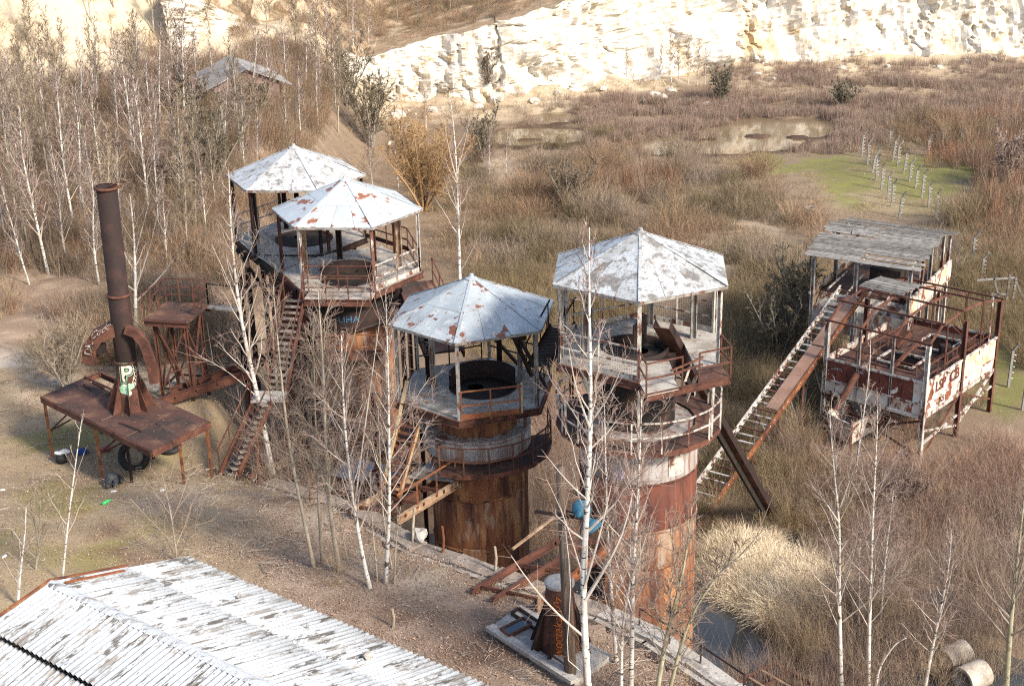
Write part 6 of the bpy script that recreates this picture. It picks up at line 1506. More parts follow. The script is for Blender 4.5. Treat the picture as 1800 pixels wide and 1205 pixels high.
def scatter(name, label, protos, pts, scl, idx=None, seed=0, tilt=.12, cat=None):
    rng = np.random.RandomState(seed); n = len(pts)
    me = bpy.data.meshes.new(name); me.vertices.add(n); me.vertices.foreach_set('co', np.asarray(pts, np.float32).ravel())
    def at(nm, ty, arr, key):
        a_ = me.attributes.new(nm, ty, 'POINT'); a_.data.foreach_set(key, np.asarray(arr).ravel())
    at('spin', 'FLOAT_VECTOR', np.stack([rng.normal(0, tilt, n), rng.normal(0, tilt, n), rng.uniform(0, 6.283, n)], -1).astype(np.float32), 'vector')
    at('size', 'FLOAT', np.asarray(scl, np.float32), 'value')
    at('pick', 'INT', (rng.randint(0, len(protos), n) if idx is None else idx).astype(np.int32), 'value')
    o = bpy.data.objects.new(name, me); COL.objects.link(o); tag(o, label, cat, None, 'stuff')
    ng = bpy.data.node_groups.new(name, 'GeometryNodeTree')
    ng.interface.new_socket('Geometry', in_out='INPUT', socket_type='NodeSocketGeometry'); ng.interface.new_socket('Geometry', in_out='OUTPUT', socket_type='NodeSocketGeometry')
    N = ng.nodes; L = ng.links; gi = N.new('NodeGroupInput'); go = N.new('NodeGroupOutput'); ip = N.new('GeometryNodeInstanceOnPoints'); jn = N.new('GeometryNodeJoinGeometry')
    for p in protos:
        oi = N.new('GeometryNodeObjectInfo'); oi.inputs['Object'].default_value = p; oi.inputs['As Instance'].default_value = True; L.new(oi.outputs['Geometry'], jn.inputs[0])
    def na(nm, ty):
        q = N.new('GeometryNodeInputNamedAttribute'); q.data_type = ty; q.inputs['Name'].default_value = nm; return q.outputs['Attribute']
    L.new(gi.outputs[0], ip.inputs['Points']); L.new(jn.outputs[0], ip.inputs['Instance']); ip.inputs['Pick Instance'].default_value = True
    L.new(na('pick', 'INT'), ip.inputs['Instance Index']); L.new(na('spin', 'FLOAT_VECTOR'), ip.inputs['Rotation']); L.new(na('size', 'FLOAT'), ip.inputs['Scale']); L.new(ip.outputs[0], go.inputs[0])
    md = o.modifiers.new('cover', 'NODES'); md.node_group = ng
    return o
def sample(seed, n, x0, x1, y0, y1, dens):
    """random ground points kept where dens(px, py, x, y) exceeds a random number"""
    rng = np.random.RandomState(seed); x = rng.uniform(x0, x1, n); y = rng.uniform(y0, y1, n); z = ground_z(x, y)
    P = np.stack([x, y, z], -1); px, py = proj(P)
    vis = (px > -120) & (px < 1920) & (py > -60) & (py < 1330)
    k = vis & (dens(px, py, x, y) > rng.uniform(0, 1, n)); return P[k], px[k], py[k], rng
inner = lambda x, y: sstep(-.2, .6, x_edge(y) - x)
def no_build(x, y):      # keep clear of shells and standing structures
    m_ = np.ones(np.shape(x))
    for (cx, cy, r_) in ((*c4, 2.1), (*c3, 1.9), (*c2, 1.7), (*c1, 1.7)): m_ = m_ * (np.hypot(x - cx, y - cy) > r_)
    return m_
def wet(P): return P[:, 2] < -.05
def nearclear(P, h):
    a, b = proj(P + np.array([0, 0, h])); return emask(a, b, [(1265, 1105, 62, 60), (1225, 1065, 30, 50), (1385, 962, 34, 24), (1320, 1140, 50, 28)], .2) < .5
def unhide(P, h):     # keep the low steel bin and bunker legs free of tall growth
    a, b = proj(P + np.array([0, 0, h])); return emask(a, b, [(1515, 748, 80, 58), (1650, 760, 60, 40)], .2) < .5
def clear(P, h):      # plants whose tops would stand over open water from the shore path are left out
    a, b = proj(P + np.array([0, 0, h])); return (emask(a, b, FARP, .12) * (1 - emask(a, b, ISLES, .3)) < .5) & (emask(a, b + 8, MOSS, .2) < .6)
far = sstep(0, 1, 0)
# protos
G = {}
def proto(nm, mb, mat): G.setdefault(nm, []).append(unlinked(nm, mb, mat))
for s in range(3):
    proto('reed_far', stems(s, 46, 1.15, .8, .22, .020, .03, 3)[0], 'scrub_mauve')
    proto('reed_far', stems(s + 9, 46, 1.0, .8, .25, .020, .05, 3)[0], 'scrub_grey')
    proto('bush_far', bushy(s + 20, 34, 1.7, .8, .75, .017, 7), 'scrub_grey'); proto('bush_far', bushy(s + 30, 34, 1.8, .8, .8, .017, 7), 'scrub_olive'); proto('bush_far', stems(s + 35, 60, 1.0, .8, .6, .018, .25)[0], 'scrub_tan'); proto('bush_far', bushy(s + 37, 26, 2.2, .7, .9, .018, 9), 'scrub_brown'); proto('dead_grass', stems(s + 120, 50, .5, .9, 1.0, .016, .3)[0], 'scrub_tan'); proto('dead_grass', stems(s + 130, 50, .42, .9, 1.0, .016, .3)[0], 'dry_stem'); proto('whip', bushy(s + 140, 12, 3.4, .5, .4, .0085, 18), 'twig'); proto('whip', bushy(s + 145, 10, 3.0, .5, .45, .0085, 18), 'scrub_tan')
    proto('red_far', bushy(s + 40, 30, 1.5, .7, .6, .017, 6), 'scrub_red')
    proto('weed', bushy(s + 50, 26, 1.25, .5, .6, .010, 6), 'scrub_olive'); proto('weed', stems(s + 60, 60, 1.2, .5, .5, .009, .2)[0], 'dry_stem')
    proto('tangle', bushy(s + 70, 34, 1.2, .7, 1.0, .008, 6, .35), 'scrub_red'); proto('tangle', bushy(s + 75, 30, 1.3, .7, .9, .008, 6, .3), 'scrub_mauve')
    proto('reed_near', stems(s + 80, 70, 1.3, .7, .25, .009, .06)[0], 'scrub_grey'); proto('reed_near', stems(s + 85, 60, 1.2, .7, .3, .009, .08)[0], 'scrub_mauve')
    proto('straw', stems(s + 90, 130, .95, .5, .8, .022, .6)[0], 'straw')
    proto('rod', stems(s + 95, 26, 3.0, .7, .18, .022, .02)[0], 'scrub_red'); proto('rod', stems(s + 99, 24, 2.8, .7, .2, .022, .02)[0], 'scrub_grey')
    proto('tuft', stems(s + 110, 30, .35, .25, .7, .008, .4)[0], 'dry_stem')
def species(P, ns, rg_, m=4):
    v = fbm(P[:, 0], P[:, 1], .07, 3, 47) * .9 + rg_.normal(0, .28, len(P)); return rg_.randint(0, ns, len(P)) * m + np.clip(((v + 1) * .5 * m).astype(int), 0, m - 1)
# tall far scrub over the quarry floor
def d_reed(px, py, x, y):
    m_ = emask(px, py, [(1250, 205, 260, 40), (1130, 230, 130, 25), (1450, 225, 120, 40), (1330, 265, 130, 20), (1130, 275, 160, 25), (1560, 190, 260, 35), (1600, 130, 300, 30)], .4); return m_ * (1 - inner(x, y))
P, px, py, rg_ = sample(1, 30000, -12, 70, 100, 158, d_reed)
k = clear(P, 1.1) & ~wet(P) & (emask(px, py, MOSS, .3) < .5) & (emask(px, py, [(1600, 125, 220, 22), (1530, 165, 160, 14)], .3) * .75 < rg_.uniform(0, 1, len(P))); P = P[k]
scatter('reed_bed', 'mauve-brown reeds and osiers standing round the far ponds', G['reed_far'], P, rg_.uniform(.5, .95, len(P)) * (1 + .35 * fbm(P[:, 0], P[:, 1], .1, 2, 45)), seed=1)
def d_bush(px, py, x, y):
    m_ = emask(px, py, [(1120, 330, 330, 62), (1000, 300, 140, 60), (1250, 370, 200, 70), (960, 420, 160, 90), (870, 330, 110, 60), (1330, 350, 120, 55), (1100, 400, 220, 60), (1350, 450, 110, 60), (1700, 250, 160, 60), (1730, 430, 110, 90)], .35)
    return m_ * (1 - inner(x, y)) * (1 - .8 * emask(px, py, [(1250, 432, 60, 22), (880, 310, 45, 32), (1330, 402, 40, 14)], .4)) * (.18 + .82 * sstep(-.25, .25, fbm(x, y, .11, 3, 41)))
P, px, py, rg_ = sample(2, 15000, -14, 62, 66, 128, d_bush); k = clear(P, 2.0) & ~wet(P) & (emask(px, py, MOSS, .3) < .5); P = P[k]; px = px[k]
scatter('scrub', 'dense grey-brown bare scrub covering the quarry floor', G['bush_far'], P, rg_.uniform(.45, 1.1, len(P)) * (1 + .4 * fbm(P[:, 0], P[:, 1], .13, 2, 43)), species(P, 3, rg_), seed=2)
P, px, py, rg_ = sample(17, 16000, -14, 62, 62, 150, lambda px, py, x, y: .42 * (1 - inner(x, y)) * (py < 560)); k = clear(P, .35) & ~wet(P); P = P[k]
scatter('dead_grass', 'pale flattened dead grass between the scrub on the quarry floor', G['dead_grass'], P, rg_.uniform(.6, 1.3, len(P)), seed=17)
P, px, py, rg_ = sample(3, 9000, 2, 62, 70, 130, lambda px, py, x, y: emask(px, py, [(1740, 250, 100, 110), (1130, 330, 60, 22), (1790, 330, 80, 90), (1020, 345, 50, 20), (1640, 200, 120, 22), (1740, 170, 100, 26)], .35) * .8)
P = P[clear(P, 1.5) & ~wet(P)]; scatter('red_osier', 'reddish brown osier scrub along the right side of the quarry floor', G['red_far'] + G['rod'][:2], P, rg_.uniform(.5, 1.1, len(P)), seed=3)
# understorey of the wood
P, px, py, rg_ = sample(4, 30000, -60, -10, 62, 126, lambda px, py, x, y: inner(x, y) * .8 * (.25 + .75 * sstep(-.3, .25, fbm(x, y, .1, 3, 50))) * ((y - np.interp(x, CLX, CLY)) < -3) * (1 - emask(px, py, [(90, 520, 160, 40), (20, 590, 120, 40)], .4)))
scatter('undergrowth', 'tangled leafless undergrowth of the wood on the left', G['bush_far'] + G['red_far'] + G['rod'][1::2], P, rg_.uniform(.5, 1.15, len(P)), seed=4)
P, px, py, rg_ = sample(5, 9000, -30, 30, 120, 200, lambda px, py, x, y: ((y - np.interp(x, CLX, CLY)) > 4) * .95 * sstep(-26, -16, x))
P[:, 2] = np.maximum(P[:, 2], np.interp(P[:, 0], CLX, CLT) + .1)
scatter('slope_scrub', 'brown scrub on the slope above the quarry face', G['red_far'] + G['bush_far'], P, rg_.uniform(.4, .9, len(P)), seed=5)
P, px, py, rg_ = sample(16, 7000, -75, -18, 92, 150, lambda px, py, x, y: ((y - np.interp(x, CLX, CLY)) > -3) * .5 * sstep(-.1, .4, fbm(x, y, .12, 3, 63)))
scatter('talus_scrub', 'brown scrub clumps on the bright slope at the upper left', G['red_far'] + G['bush_far'], P, rg_.uniform(.5, 1.2, len(P)), seed=16)
P, px, py, rg_ = sample(15, 9000, -40, 70, 110, 162, lambda px, py, x, y: (np.abs(y - np.interp(x, CLX, CLY) + 3) < 3.5) * .35 * sstep(.0, .6, fbm(x, y, .12, 2, 61)))
scatter('cliff_foot_scrub', 'sparse brown scrub along the foot of the quarry face', G['red_far'] + G['bush_far'], P, rg_.uniform(.3, .8, len(P)), seed=15)
# nearer weeds and brambles right of and behind the towers
def d_weed(px, py, x, y):
    m_ = emask(px, py, [(1380, 760, 130, 200), (1330, 620, 80, 130), (1420, 880, 130, 90), (1300, 930, 90, 60), (960, 560, 160, 90), (1380, 540, 90, 70), (1740, 560, 120, 140), (1250, 880, 60, 80), (1620, 560, 60, 60), (960, 640, 50, 60)], .3); return m_ * (1 - inner(x, y)) * no_build(x, y) * (.25 + .75 * sstep(-.35, .2, fbm(x, y, .16, 3, 51)))
P, px, py, rg_ = sample(6, 15000, -8, 34, 44, 86, d_weed); k = (emask(px, py, MOSS, .3) < .4) & ~wet(P) & unhide(P, 1.2); P = P[k]
scatter('weeds', 'tall olive and straw-coloured dead weeds round the conveyor', G['weed'], P, rg_.uniform(.7, 1.5, len(P)), seed=6)
P, px, py, rg_ = sample(7, 9000, -10, 30, 38, 66, lambda px, py, x, y: (emask(px, py, [(1600, 870, 220, 80), (1480, 820, 90, 80), (1740, 880, 110, 90), (1560, 780, 70, 50)], .3) + .6 * emask(px, py, [(1000, 780, 60, 120), (700, 800, 160, 90), (560, 780, 90, 90), (980, 960, 60, 60)], .4)) * (1 - inner(x, y)) * no_build(x, y))
P = P[~wet(P) & unhide(P, 1.1)]
scatter('brambles', 'reddish brown tangled brambles below the bunker and in the trench', G['tangle'], P, rg_.uniform(.7, 1.5, len(P)), seed=7)
P, px, py, rg_ = sample(8, 9000, 4, 30, 36, 54, lambda px, py, x, y: (emask(px, py, [(1620, 1050, 260, 170), (1440, 1130, 120, 110), (1720, 960, 150, 90), (1380, 1180, 110, 60), (1450, 960, 60, 40)], .35) * (.08 + .6 * sstep(-.1, .4, fbm(x, y, .2, 3, 81)))) * (1 - emask(px, py, [(1270, 1110, 60, 55), (1385, 965, 36, 24), (1365, 1050, 110, 55)], .3)) * (1 - inner(x, y)))
P = P[nearclear(P, .9)]; P[:, 2] = np.maximum(P[:, 2], -.1)
scatter('swamp_reed', 'thin grey-brown reeds standing in the dark swamp water', G['reed_near'], P, rg_.uniform(.6, 1.3, len(P)), seed=8)
P, px, py, rg_ = sample(9, 34000, 4, 20, 40, 56, lambda px, py, x, y: emask(px, py, [(1375, 1035, 105, 44), (1310, 998, 66, 38), (1430, 1058, 52, 32), (1350, 1060, 70, 30)], .3) * (1 - inner(x, y)))
P[:, 2] = np.maximum(P[:, 2], -.05)
P = P[nearclear(P, .3)]
scatter('straw_grass', 'bright straw-coloured clump of dry grass at the pond edge', G['straw'] + G['dead_grass'][:1], P, rg_.uniform(.4, 1.1, len(P)), seed=9, tilt=.4)
P, px, py, rg_ = sample(10, 5000, 4, 20, 38, 56, lambda px, py, x, y: emask(px, py, [(1350, 1140, 95, 26), (1250, 1010, 36, 50), (1260, 930, 40, 40)], .35) * .6 * (1 - inner(x, y)))
P = P[nearclear(P, .5)]; P[:, 2] = np.maximum(P[:, 2], -.05)
scatter('pond_edge_grass', 'dark drooping dead grass hanging over the pond edge', G['weed'] + G['tangle'][:2], P, rg_.uniform(.6, 1.1, len(P)), seed=10, tilt=.3)
P, px, py, rg_ = sample(11, 5200, -34, 4, 36, 66, lambda px, py, x, y: inner(x, y) * (.18 + .5 * emask(px, py, [(430, 895, 70, 40), (270, 850, 70, 25), (330, 950, 60, 30), (180, 900, 120, 60)], .5)) * (1 - emask(px, py, [(30, 625, 160, 26)], .3)))
scatter('grass_tuft', 'short dry grass tufts on the terrace', G['tuft'], P, rg_.uniform(.4, 1.1, len(P)), seed=11)
P, px, py, rg_ = sample(18, 6500, -12, 30, 34, 60, lambda px, py, x, y: emask(px, py, [(700, 850, 150, 60), (560, 830, 90, 60), (960, 900, 80, 90), (1010, 1000, 60, 60), (1530, 1160, 130, 80), (1680, 1120, 150, 110), (1310, 1215, 110, 30), (1180, 1120, 60, 60), (1560, 860, 120, 70), (1440, 800, 60, 60)], .4) * .45 * no_build(x, y))
P = P[nearclear(P, 1.5) & unhide(P, 1.6) & unhide(P, 2.6)]; P[:, 2] = np.maximum(P[:, 2], -.1)
scatter('twig_thicket', 'thin tangled leafless whips round the tower bases and in the swamp', G['whip'], P, rg_.uniform(.5, 1.1, len(P)), seed=18)
P, px, py, rg_ = sample(19, 1500, -14, 8, 30, 52, lambda px, py, x, y: inner(x, y) * emask(px, py, [(1130, 1190, 110, 60), (640, 1000, 90, 40), (520, 860, 70, 30), (330, 930, 60, 40)], .4) * .25)
scatter('terrace_whips', 'thin leafless shoots on the terrace edge', G['whip'], P, rg_.uniform(.3, .7, len(P)), seed=19)
for s in range(3):
    rng = np.random.RandomState(300 + s); mb = MB(); n = 9; a = rng.uniform(0, 6.28, n); L_ = rng.uniform(.2, .8, n); c = np.stack([rng.normal(0, .5, n), rng.normal(0, .5, n), rng.uniform(.02, .06, n)], -1); d = np.stack([np.cos(a) * L_, np.sin(a) * L_, rng.normal(0, .04, n)], -1) / 2
    mb.tubes(np.stack([c - d, c + d * .1 + rng.normal(0, .02, (n, 3)), c + d], 1), np.full((n, 3), .011), 4); proto('stick', mb, 'dead_wood')
P, px, py, rg_ = sample(23, 2600, -32, 8, 28, 64, lambda px, py, x, y: inner(x, y) * (.12 + .6 * emask(px, py, [(560, 930, 160, 70), (300, 880, 90, 40), (1000, 1120, 200, 70), (450, 860, 80, 40)], .5)))
scatter('fallen_twigs', 'fallen twigs and sticks lying on the terrace', G['stick'], P, rg_.uniform(.5, 1.2, len(P)), seed=23, tilt=.03)
# fallen leaves and gravel on the terrace
for s in range(4):
    rng = np.random.RandomState(200 + s); mb = MB(); n = 26
    c = np.stack([rng.normal(0, .35, n), rng.normal(0, .35, n), rng.uniform(.01, .035, n)], -1); a = rng.uniform(0, 6.28, n); w_ = rng.uniform(.012, .034, n)
    e0_ = np.stack([np.cos(a), np.sin(a), rng.normal(0, .35, n)], -1) * w_[:, None]; e1_ = np.stack([-np.sin(a), np.cos(a), rng.normal(0, .35, n)], -1) * w_[:, None] * .6
    V = np.stack([c - e0_, c - e1_, c + e0_, c + e1_], 1).reshape(-1, 3); mb.add(V, np.arange(n * 4).reshape(-1, 4)); proto('leaf', mb, 'leaf_pale' if s == 0 else 'leaf_brown')
P, px, py, rg_ = sample(12, 26000, -30, 8, 28, 62, lambda px, py, x, y: inner(x, y) * (.35 + .65 * emask(px, py, [(700, 1060, 330, 130), (520, 980, 150, 80), (1000, 1180, 250, 80), (150, 690, 120, 60)], .4)) * (1 - emask(px, py, [(30, 625, 160, 20)], .3)))
P = P[P[:, 2] > 3.5]
scatter('leaf_litter', 'pale fallen leaves and chips strewn over the terrace gravel', G['leaf'], P, rg_.uniform(.7, 1.2, len(P)), seed=12, tilt=.03)
# ------------------------------------------------------------------ old concrete fence posts with insulators
fp_b = hit(1580, 384)
def fence_post(label, b, h, lean, grp='concrete fence posts with insulators', bent=True):
    t = thing('fence_post', label, 'post', tuple(b), grp)
    top = b + np.array([lean, 0, h]); tip = top + np.array([.25, -.1, .42])
    mb = MB(); mb.bar(b - (0, 0, .3), top, .12, .12, (0, 1, 0)); mb.build('post', 'concrete_post', t)
    if bent: mb = MB(); mb.bar(top - (0, 0, .03), tip, .1, .1, (0, 1, 0)); mb.build('bent_arm', 'old_wood', t)
    for k in range(5):
        p = b + (top - b) * (.25 + .16 * k); mb = MB(); mb.tube(p + (.08, -.05, 0), p + (.17, -.07, 0), .022, 6); mb.build('insulator', 'white_bag', t)
FA = [(1515, 276), (1525, 290), (1533, 303), (1540, 317), (1549, 333), (1560, 350), (1567, 363), (1580, 383)]
FBp = [(1563, 258), (1568, 284), (1577, 292), (1588, 305), (1598, 319), (1609, 331), (1620, 347), (1632, 364), (1645, 382)]
for k, q in enumerate(reversed(FA)): fence_post('pale concrete fence post in the left row on the moss, ' + ORD[k] + ' from the near end', hit(*q), random.uniform(1.35, 1.85), random.uniform(-.05, .25))
for k, q in enumerate(reversed(FBp)): fence_post('pale concrete fence post in the right row on the moss, ' + ORD[k] + ' from the near end', hit(*q), random.uniform(1.35, 1.85), random.uniform(-.05, .25))
for q, h, lab in (((1630, 273), 1.3, 'lone concrete post beyond the right row of fence posts'), ((1687, 258), 1.2, 'lone dark-topped post at the far right by the red osiers'), ((1708, 462), 1.7, 'concrete post just right of the plank shed roof'), ((1724, 495), 1.5, 'second concrete post right of the plank shed'), ((1772, 680), 2.0, 'tall concrete post right of the loading bunker on green moss'), ((1797, 720), 1.6, 'concrete post cut by the right edge of the picture')):
    fence_post(lab, hit(*q), h, .05, None)
# timber trestle right of the shed
b = hit(1768, 545)
t = thing('timber_frame', 'small grey timber frame with slanting props right of the bunker', 'frame', tuple(b))
for (dx, h, l) in ((-.9, 1.1, 0), (0, 2.2, 0), (.3, 2.0, .1)):
    mb = MB(); mb.bar(b + (dx, 0, -.2), b + (dx + l, 0, h), .12); mb.build('upright', 'old_wood', t)
for (a, c) in (((-1.9, 0, 1.9), (.3, 0, 2.0)), ((-.9, 0, 1.0), (0, 0, 1.0)), ((.35, 0, 1.9), (1.3, 0, 0)), ((-.9, 0, 2.0), (-.3, 0, .3))):
    mb = MB(); mb.bar(b + a, b + c, .1); mb.build('prop', 'old_wood', t)
# ------------------------------------------------------------------ boulders
rk = random.Random(6)
for k, (q, r_) in enumerate([((700, 205), 1.1), ((712, 228), .9), ((690, 255), .7), ((940, 180), .7), ((1150, 168), .8), ((1165, 172), .6), ((1180, 160), .7), ((1130, 178), .5), ((1330, 132), .6), ((1360, 140), .5), ((1415, 138), .5), ((1240, 185), .6), ((1275, 190), .5), ((1460, 198), .45), ((1700, 110), .7), ((1650, 120), .6), ((1600, 112), .6), ((1560, 118), .5), ((1480, 120), .6), ((980, 165), .6), ((880, 175), .6), ((840, 190), .7), ((1120, 265), .35), ((1060, 158), .6), ((1750, 105), .6), ((760, 195), .7), ((1010, 150), .6), ((820, 175), .6)]):
    r_ *= .72; p = hit(*q); stone('boulder', 'pale limestone boulder lying at the foot of the quarry face', tuple(p + (0, 0, r_ * .15)), r_, 'boulder_stone', 50 + k, 'boulder', 'limestone boulders below the cliff', 2)
for s in range(3):
    bm = bmesh.new(); bmesh.ops.create_icosphere(bm, subdivisions=1, radius=.5); rs = random.Random(s)
    for v in bm.verts: v.co *= rs.uniform(.6, 1.2); v.co.z *= .7
    me = bpy.data.meshes.new('rubble'); bm.to_mesh(me); bm.free(); me.materials.append(MT('boulder_stone')); G.setdefault('rub', []).append(bpy.data.objects.new('rubble', me))
P, px, py, rg_ = sample(21, 26000, -60, 75, 100, 166, lambda px, py, x, y: (np.abs(y - np.interp(x, CLX, CLY) + 1.5) < 3.2) * .5 * sstep(-.5, .5, fbm(x, y, .1, 2, 71)))
scatter('rubble', 'pale limestone rubble strewn along the foot of the quarry face', G['rub'], P, rg_.uniform(.1, .45, len(P)) ** 1.2, seed=21, tilt=1)
P, px, py, rg_ = sample(22, 9000, -30, 62, 34, 130, lambda px, py, x, y: .10 + .5 * emask(px, py, [(1620, 330, 120, 60), (880, 300, 60, 40), (120, 690, 120, 50), (80, 560, 100, 50), (560, 960, 200, 80), (900, 1060, 200, 80), (330, 870, 120, 40)], .4))
P = P[P[:, 2] > -.02]
scatter('pebbles', 'small pale stones scattered over the quarry floor', G['rub'], P, rg_.uniform(.03, .10, len(P)), seed=22, tilt=1)

# ------------------------------------------------------------------ things lying about
def heap(name, label, c, r, mat, seed, cat, sq=.5):
    return stone(name, label, tuple(c), r, mat, seed, cat, None, 3, sq)
b = hit(196, 858)
t = thing('work_clothes', 'dark grey overalls lying flat beside the front leg of the chimney platform', 'clothes', tuple(b))
e = unit(hit(203, 815) - b); s_ = np.array([e[1], -e[0], 0])
for k, o_ in ((0, -.12), (1, .14)):
    q = [b + s_ * o_ + e * .0 + (0, 0, .07), b + s_ * (o_ * 1.1) + e * .35 + (0, 0, .09), b + s_ * o_ * .8 + e * .7 + (0, 0, .1)]
    mb = MB(); mb.tubes(smooth_path(q, 7), np.array([.075, .09, .1, .105, .11, .115, .12]), 9, 0, True); mb.build('trouser_leg', 'grey_cloth', t, True)
q = [b + e * .62 + (0, 0, .12), b + e * .95 + (0, 0, .15), b + e * 1.25 + (0, 0, .12)]
mb = MB(); mb.tubes(smooth_path(q, 7), np.array([.2, .25, .27, .27, .25, .22, .14]), 10, 0, True); mb.build('torso', 'grey_cloth', t, True)
q = [b + e * 1.2 + s_ * .2 + (0, 0, .12), b + e * .9 + s_ * .38 + (0, 0, .1), b + e * .55 + s_ * .36 + (0, 0, .07)]
mb = MB(); mb.tubes(smooth_path(q, 5), np.array([.1, .1, .09, .08, .06]), 8, 0, True); mb.build('sleeve', 'grey_cloth', t, True)
p = hit(238, 822)
t = thing('tyre_heap', 'large black rubber tyre under the chimney platform', 'tyre', tuple(p))
mb = MB(); th = np.linspace(0, 2 * math.pi, 29); mb.tubes(np.stack([p[0] + .5 * np.cos(th), p[1] + .12 * np.sin(th), p[2] + .52 + .5 * np.sin(th)], -1), np.full(29, .15), 10); mb.build('tyre', 'black_rubber', t, True)
p = hit(300, 792)
t = thing('tyre', 'second black tyre under the platform near its right edge', 'tyre', tuple(p))
mb = MB(); mb.tubes(np.stack([p[0] + .35 * np.cos(th), p[1] + .35 * np.sin(th), p[2] + .16 + .05 * np.sin(th)], -1), np.full(29, .12), 10); mb.build('casing', 'black_rubber', t, True)
p = hit(109, 812)
t = thing('rubbish_bag', 'white bag lying over a black bin beside the left leg of the platform', 'bag', tuple(p))
mb = MB(); mb.lathe([(0, 0), (.2, .0), (.24, .18), (.2, .34), (.12, .38)], p, 14); mb.build('bin', 'black_rubber', t, True)
o = stone('bag', None, tuple(np.array((.05, .05, .42))), .22, 'white_bag', 9, None, None, 3, .45); o.parent = t
heap('blue_cloth', 'crumpled blue cloth on the ground under the chimney platform', hit(144, 796) + (0, 0, .08), .24, 'blue_cloth', 3, 'cloth')
heap('red_cloth', 'faded red cloth bundle behind the overalls under the platform', hit(187, 792) + (0, 0, .1), .26, 'red_cloth', 4, 'cloth')
p = hit(180, 888)
t = thing('plastic_bottle', 'green plastic bottle lying on the grass in front of the platform', 'bottle', tuple(p))
mb = MB(); d_ = unit((.5, .8, 0)); prof = [(.0, 0), (.05, .0), (.055, .2), (.02, .28), (.018, .32), (0, .32)]
V = []; n = 10; e1_ = np.array([-d_[1], d_[0], 0])
for (r_, s__) in prof:
    for k in range(n): V.append(p + (0, 0, .055) + d_ * s__ * 1.3 + 1.3 * r_ * (math.cos(6.283 * k / n) * e1_ + math.sin(6.283 * k / n) * np.array([0, 0, 1])))
k = np.arange(len(prof) - 1)[:, None] * n; j = np.arange(n)[None]; a = k + j; b_ = k + (j + 1) % n
mb.add(V, np.stack([a, b_, b_ + n, a + n], -1).reshape(-1, 4)); mb.build('bottle', 'green_plastic', t, True)
LL_ = ['scrap of white paper on the meadow left of the corrugated roof', 'white paper scrap in front of the overalls', 'crumpled white wrapper on bare soil below the platform corner', 'white litter scrap at the left picture edge']
for k, q in enumerate([(8, 978), (200, 864), (285, 862), (5, 862)]):
    p = hit(*q); stone('paper_scrap', LL_[k], tuple(p + (0, 0, .03)), .11, 'white_bag', 70 + k, 'litter', None, 1, .25)
# concrete pipes at the lower right
def pipe(label, c, d, r, L_):
    t = thing('concrete_pipe', label, 'pipe', tuple(c), 'concrete pipes in the swamp'); d = unit(d); e0_ = unit(np.cross(d, (0, 0, 1))); e1_ = np.cross(d, e0_); n = 32; th = np.arange(n) / n * 6.28318
    prof = [(r, 0), (r, L_), (r * .8, L_), (r * .8, 0), (r, 0)]
    V = np.concatenate([c + d * s__ + r_ * (np.cos(th)[:, None] * e0_ + np.sin(th)[:, None] * e1_) for (r_, s__) in prof]); k = np.arange(4)[:, None] * n; j = np.arange(n)[None]; a = k + j; b_ = k + (j + 1) % n
    mb = MB(); mb.add(V, np.stack([a, b_, b_ + n, a + n], -1).reshape(-1, 4)); mb.build('ring', 'pipe_concrete', t)
p1 = az(1668, 1176, .42); p2 = az(1692, 1196, .5)
pipe('concrete pipe ring lying in the swamp, the rear one of two', p1 + np.array([0, .5, 0]), (.75, .35, .12), .46, .95)
pipe('concrete pipe ring with open end towards the viewer, front one of two', p2, (.8, .42, .05), .48, .95)
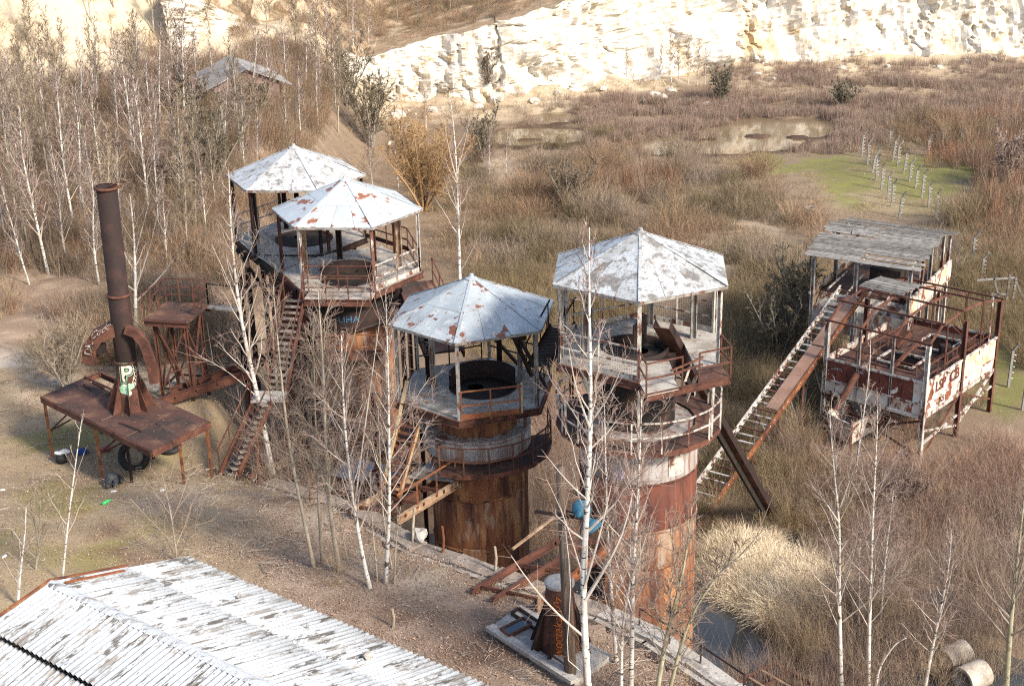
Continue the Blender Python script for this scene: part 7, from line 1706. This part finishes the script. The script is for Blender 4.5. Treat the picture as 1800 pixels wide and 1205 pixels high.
# rusty frames and white sheet at the bottom edge
z_ = .45
t = thing('steel_grid', 'rusty welded steel frame lying at the pond edge at the bottom', 'frame', tuple(A(1300, 1200, z_)))
Q = [A(1290, 1202, z_), A(1362, 1166, z_), A(1450, 1215, z_), A(1370, 1255, z_)]
for k in range(4):
    mb = MB(); mb.chan(Q[k], Q[(k + 1) % 4], .1, .16); mb.build('side', 'rust', t)
for f in (.33, .66):
    mb = MB(); mb.bar(Q[0] + (Q[1] - Q[0]) * f, Q[3] + (Q[2] - Q[3]) * f, .1, .12); mb.build('bar', 'brown_wood', t)
    mb = MB(); mb.bar(Q[0] + (Q[3] - Q[0]) * f, Q[1] + (Q[2] - Q[1]) * f, .09, .1); mb.build('bar', 'rust', t)
z_ = 6.0
t = thing('white_sheet', 'white weathered sheet lying beyond the dark railing at the bottom', 'sheet', tuple(az(1240, 1190, .7)))
S_ = [az(1213, 1156, .7), az(1245, 1163, .72), az(1262, 1185, .7), az(1285, 1220, .6), az(1214, 1240, .6)]
mb = MB(); mb.slab(S_, .06); mb.build('sheet', 'white_panel', t)
t = thing('edge_railing', 'dark thin pipe railing along the terrace edge at the bottom', 'railing', tuple(hit(1200, 1150)))
pts = [np.append(hit_zt(*q)[:2], zt(33)) for q in ((1118, 1098), (1170, 1130), (1225, 1165), (1300, 1216))]
railing(t, [p + (0.1, 0, 0) for p in pts], .55, 'rust_dark', 1.2, mid=1, w=.04)
# leaning posts and stakes in the trench edge
for k, (q, h, lab) in enumerate([((778, 968), .9, 'short rusty stake at the terrace edge by the middle tower'), ((545, 884), .9, 'bright rusty stake at the terrace edge left of the clump'), ((725, 950), 1.2, 'leaning branch stump beside the footbridge end'), ((690, 1098), .55, 'thin tan stake in the gravel above the corrugated roof'), ((870, 1000), .8, 'pale stake at the terrace edge right of the hatch')]):
    b = hit_zt(*q); t = thing('stake', lab, 'stake', tuple(b)); mb = MB(); mb.tubes(np.array([b - (0, 0, .2), b + (.05, 0, h * .5), b + (.12 if k == 2 else .02, 0, h)]), np.array([.05, .045, .04]), 7, 0, True); mb.build('stake', 'rust_bright' if k in (0, 1) else 'tan_bark', t)
b = hit_zt(738, 945); stone('concrete_block', 'pale concrete lump at the terrace edge beside the footbridge', tuple(b + (0, 0, .12)), .3, 'concrete', 33, 'block')
p = hit(1425, 378); t = thing('tyre', 'pale old tyre ring lying flat in the scrub beyond the plank shed', 'tyre', tuple(p)); mb = MB(); mb.tubes(np.stack([p[0] + .42 * np.cos(th := np.linspace(0, 6.2832, 25)), p[1] + .42 * np.sin(th), p[2] + .5 + .0 * th], -1), np.full(25, .1), 8); mb.build('ring', 'concrete_post', t, True)
# a visitor in dark clothes far off by the pond
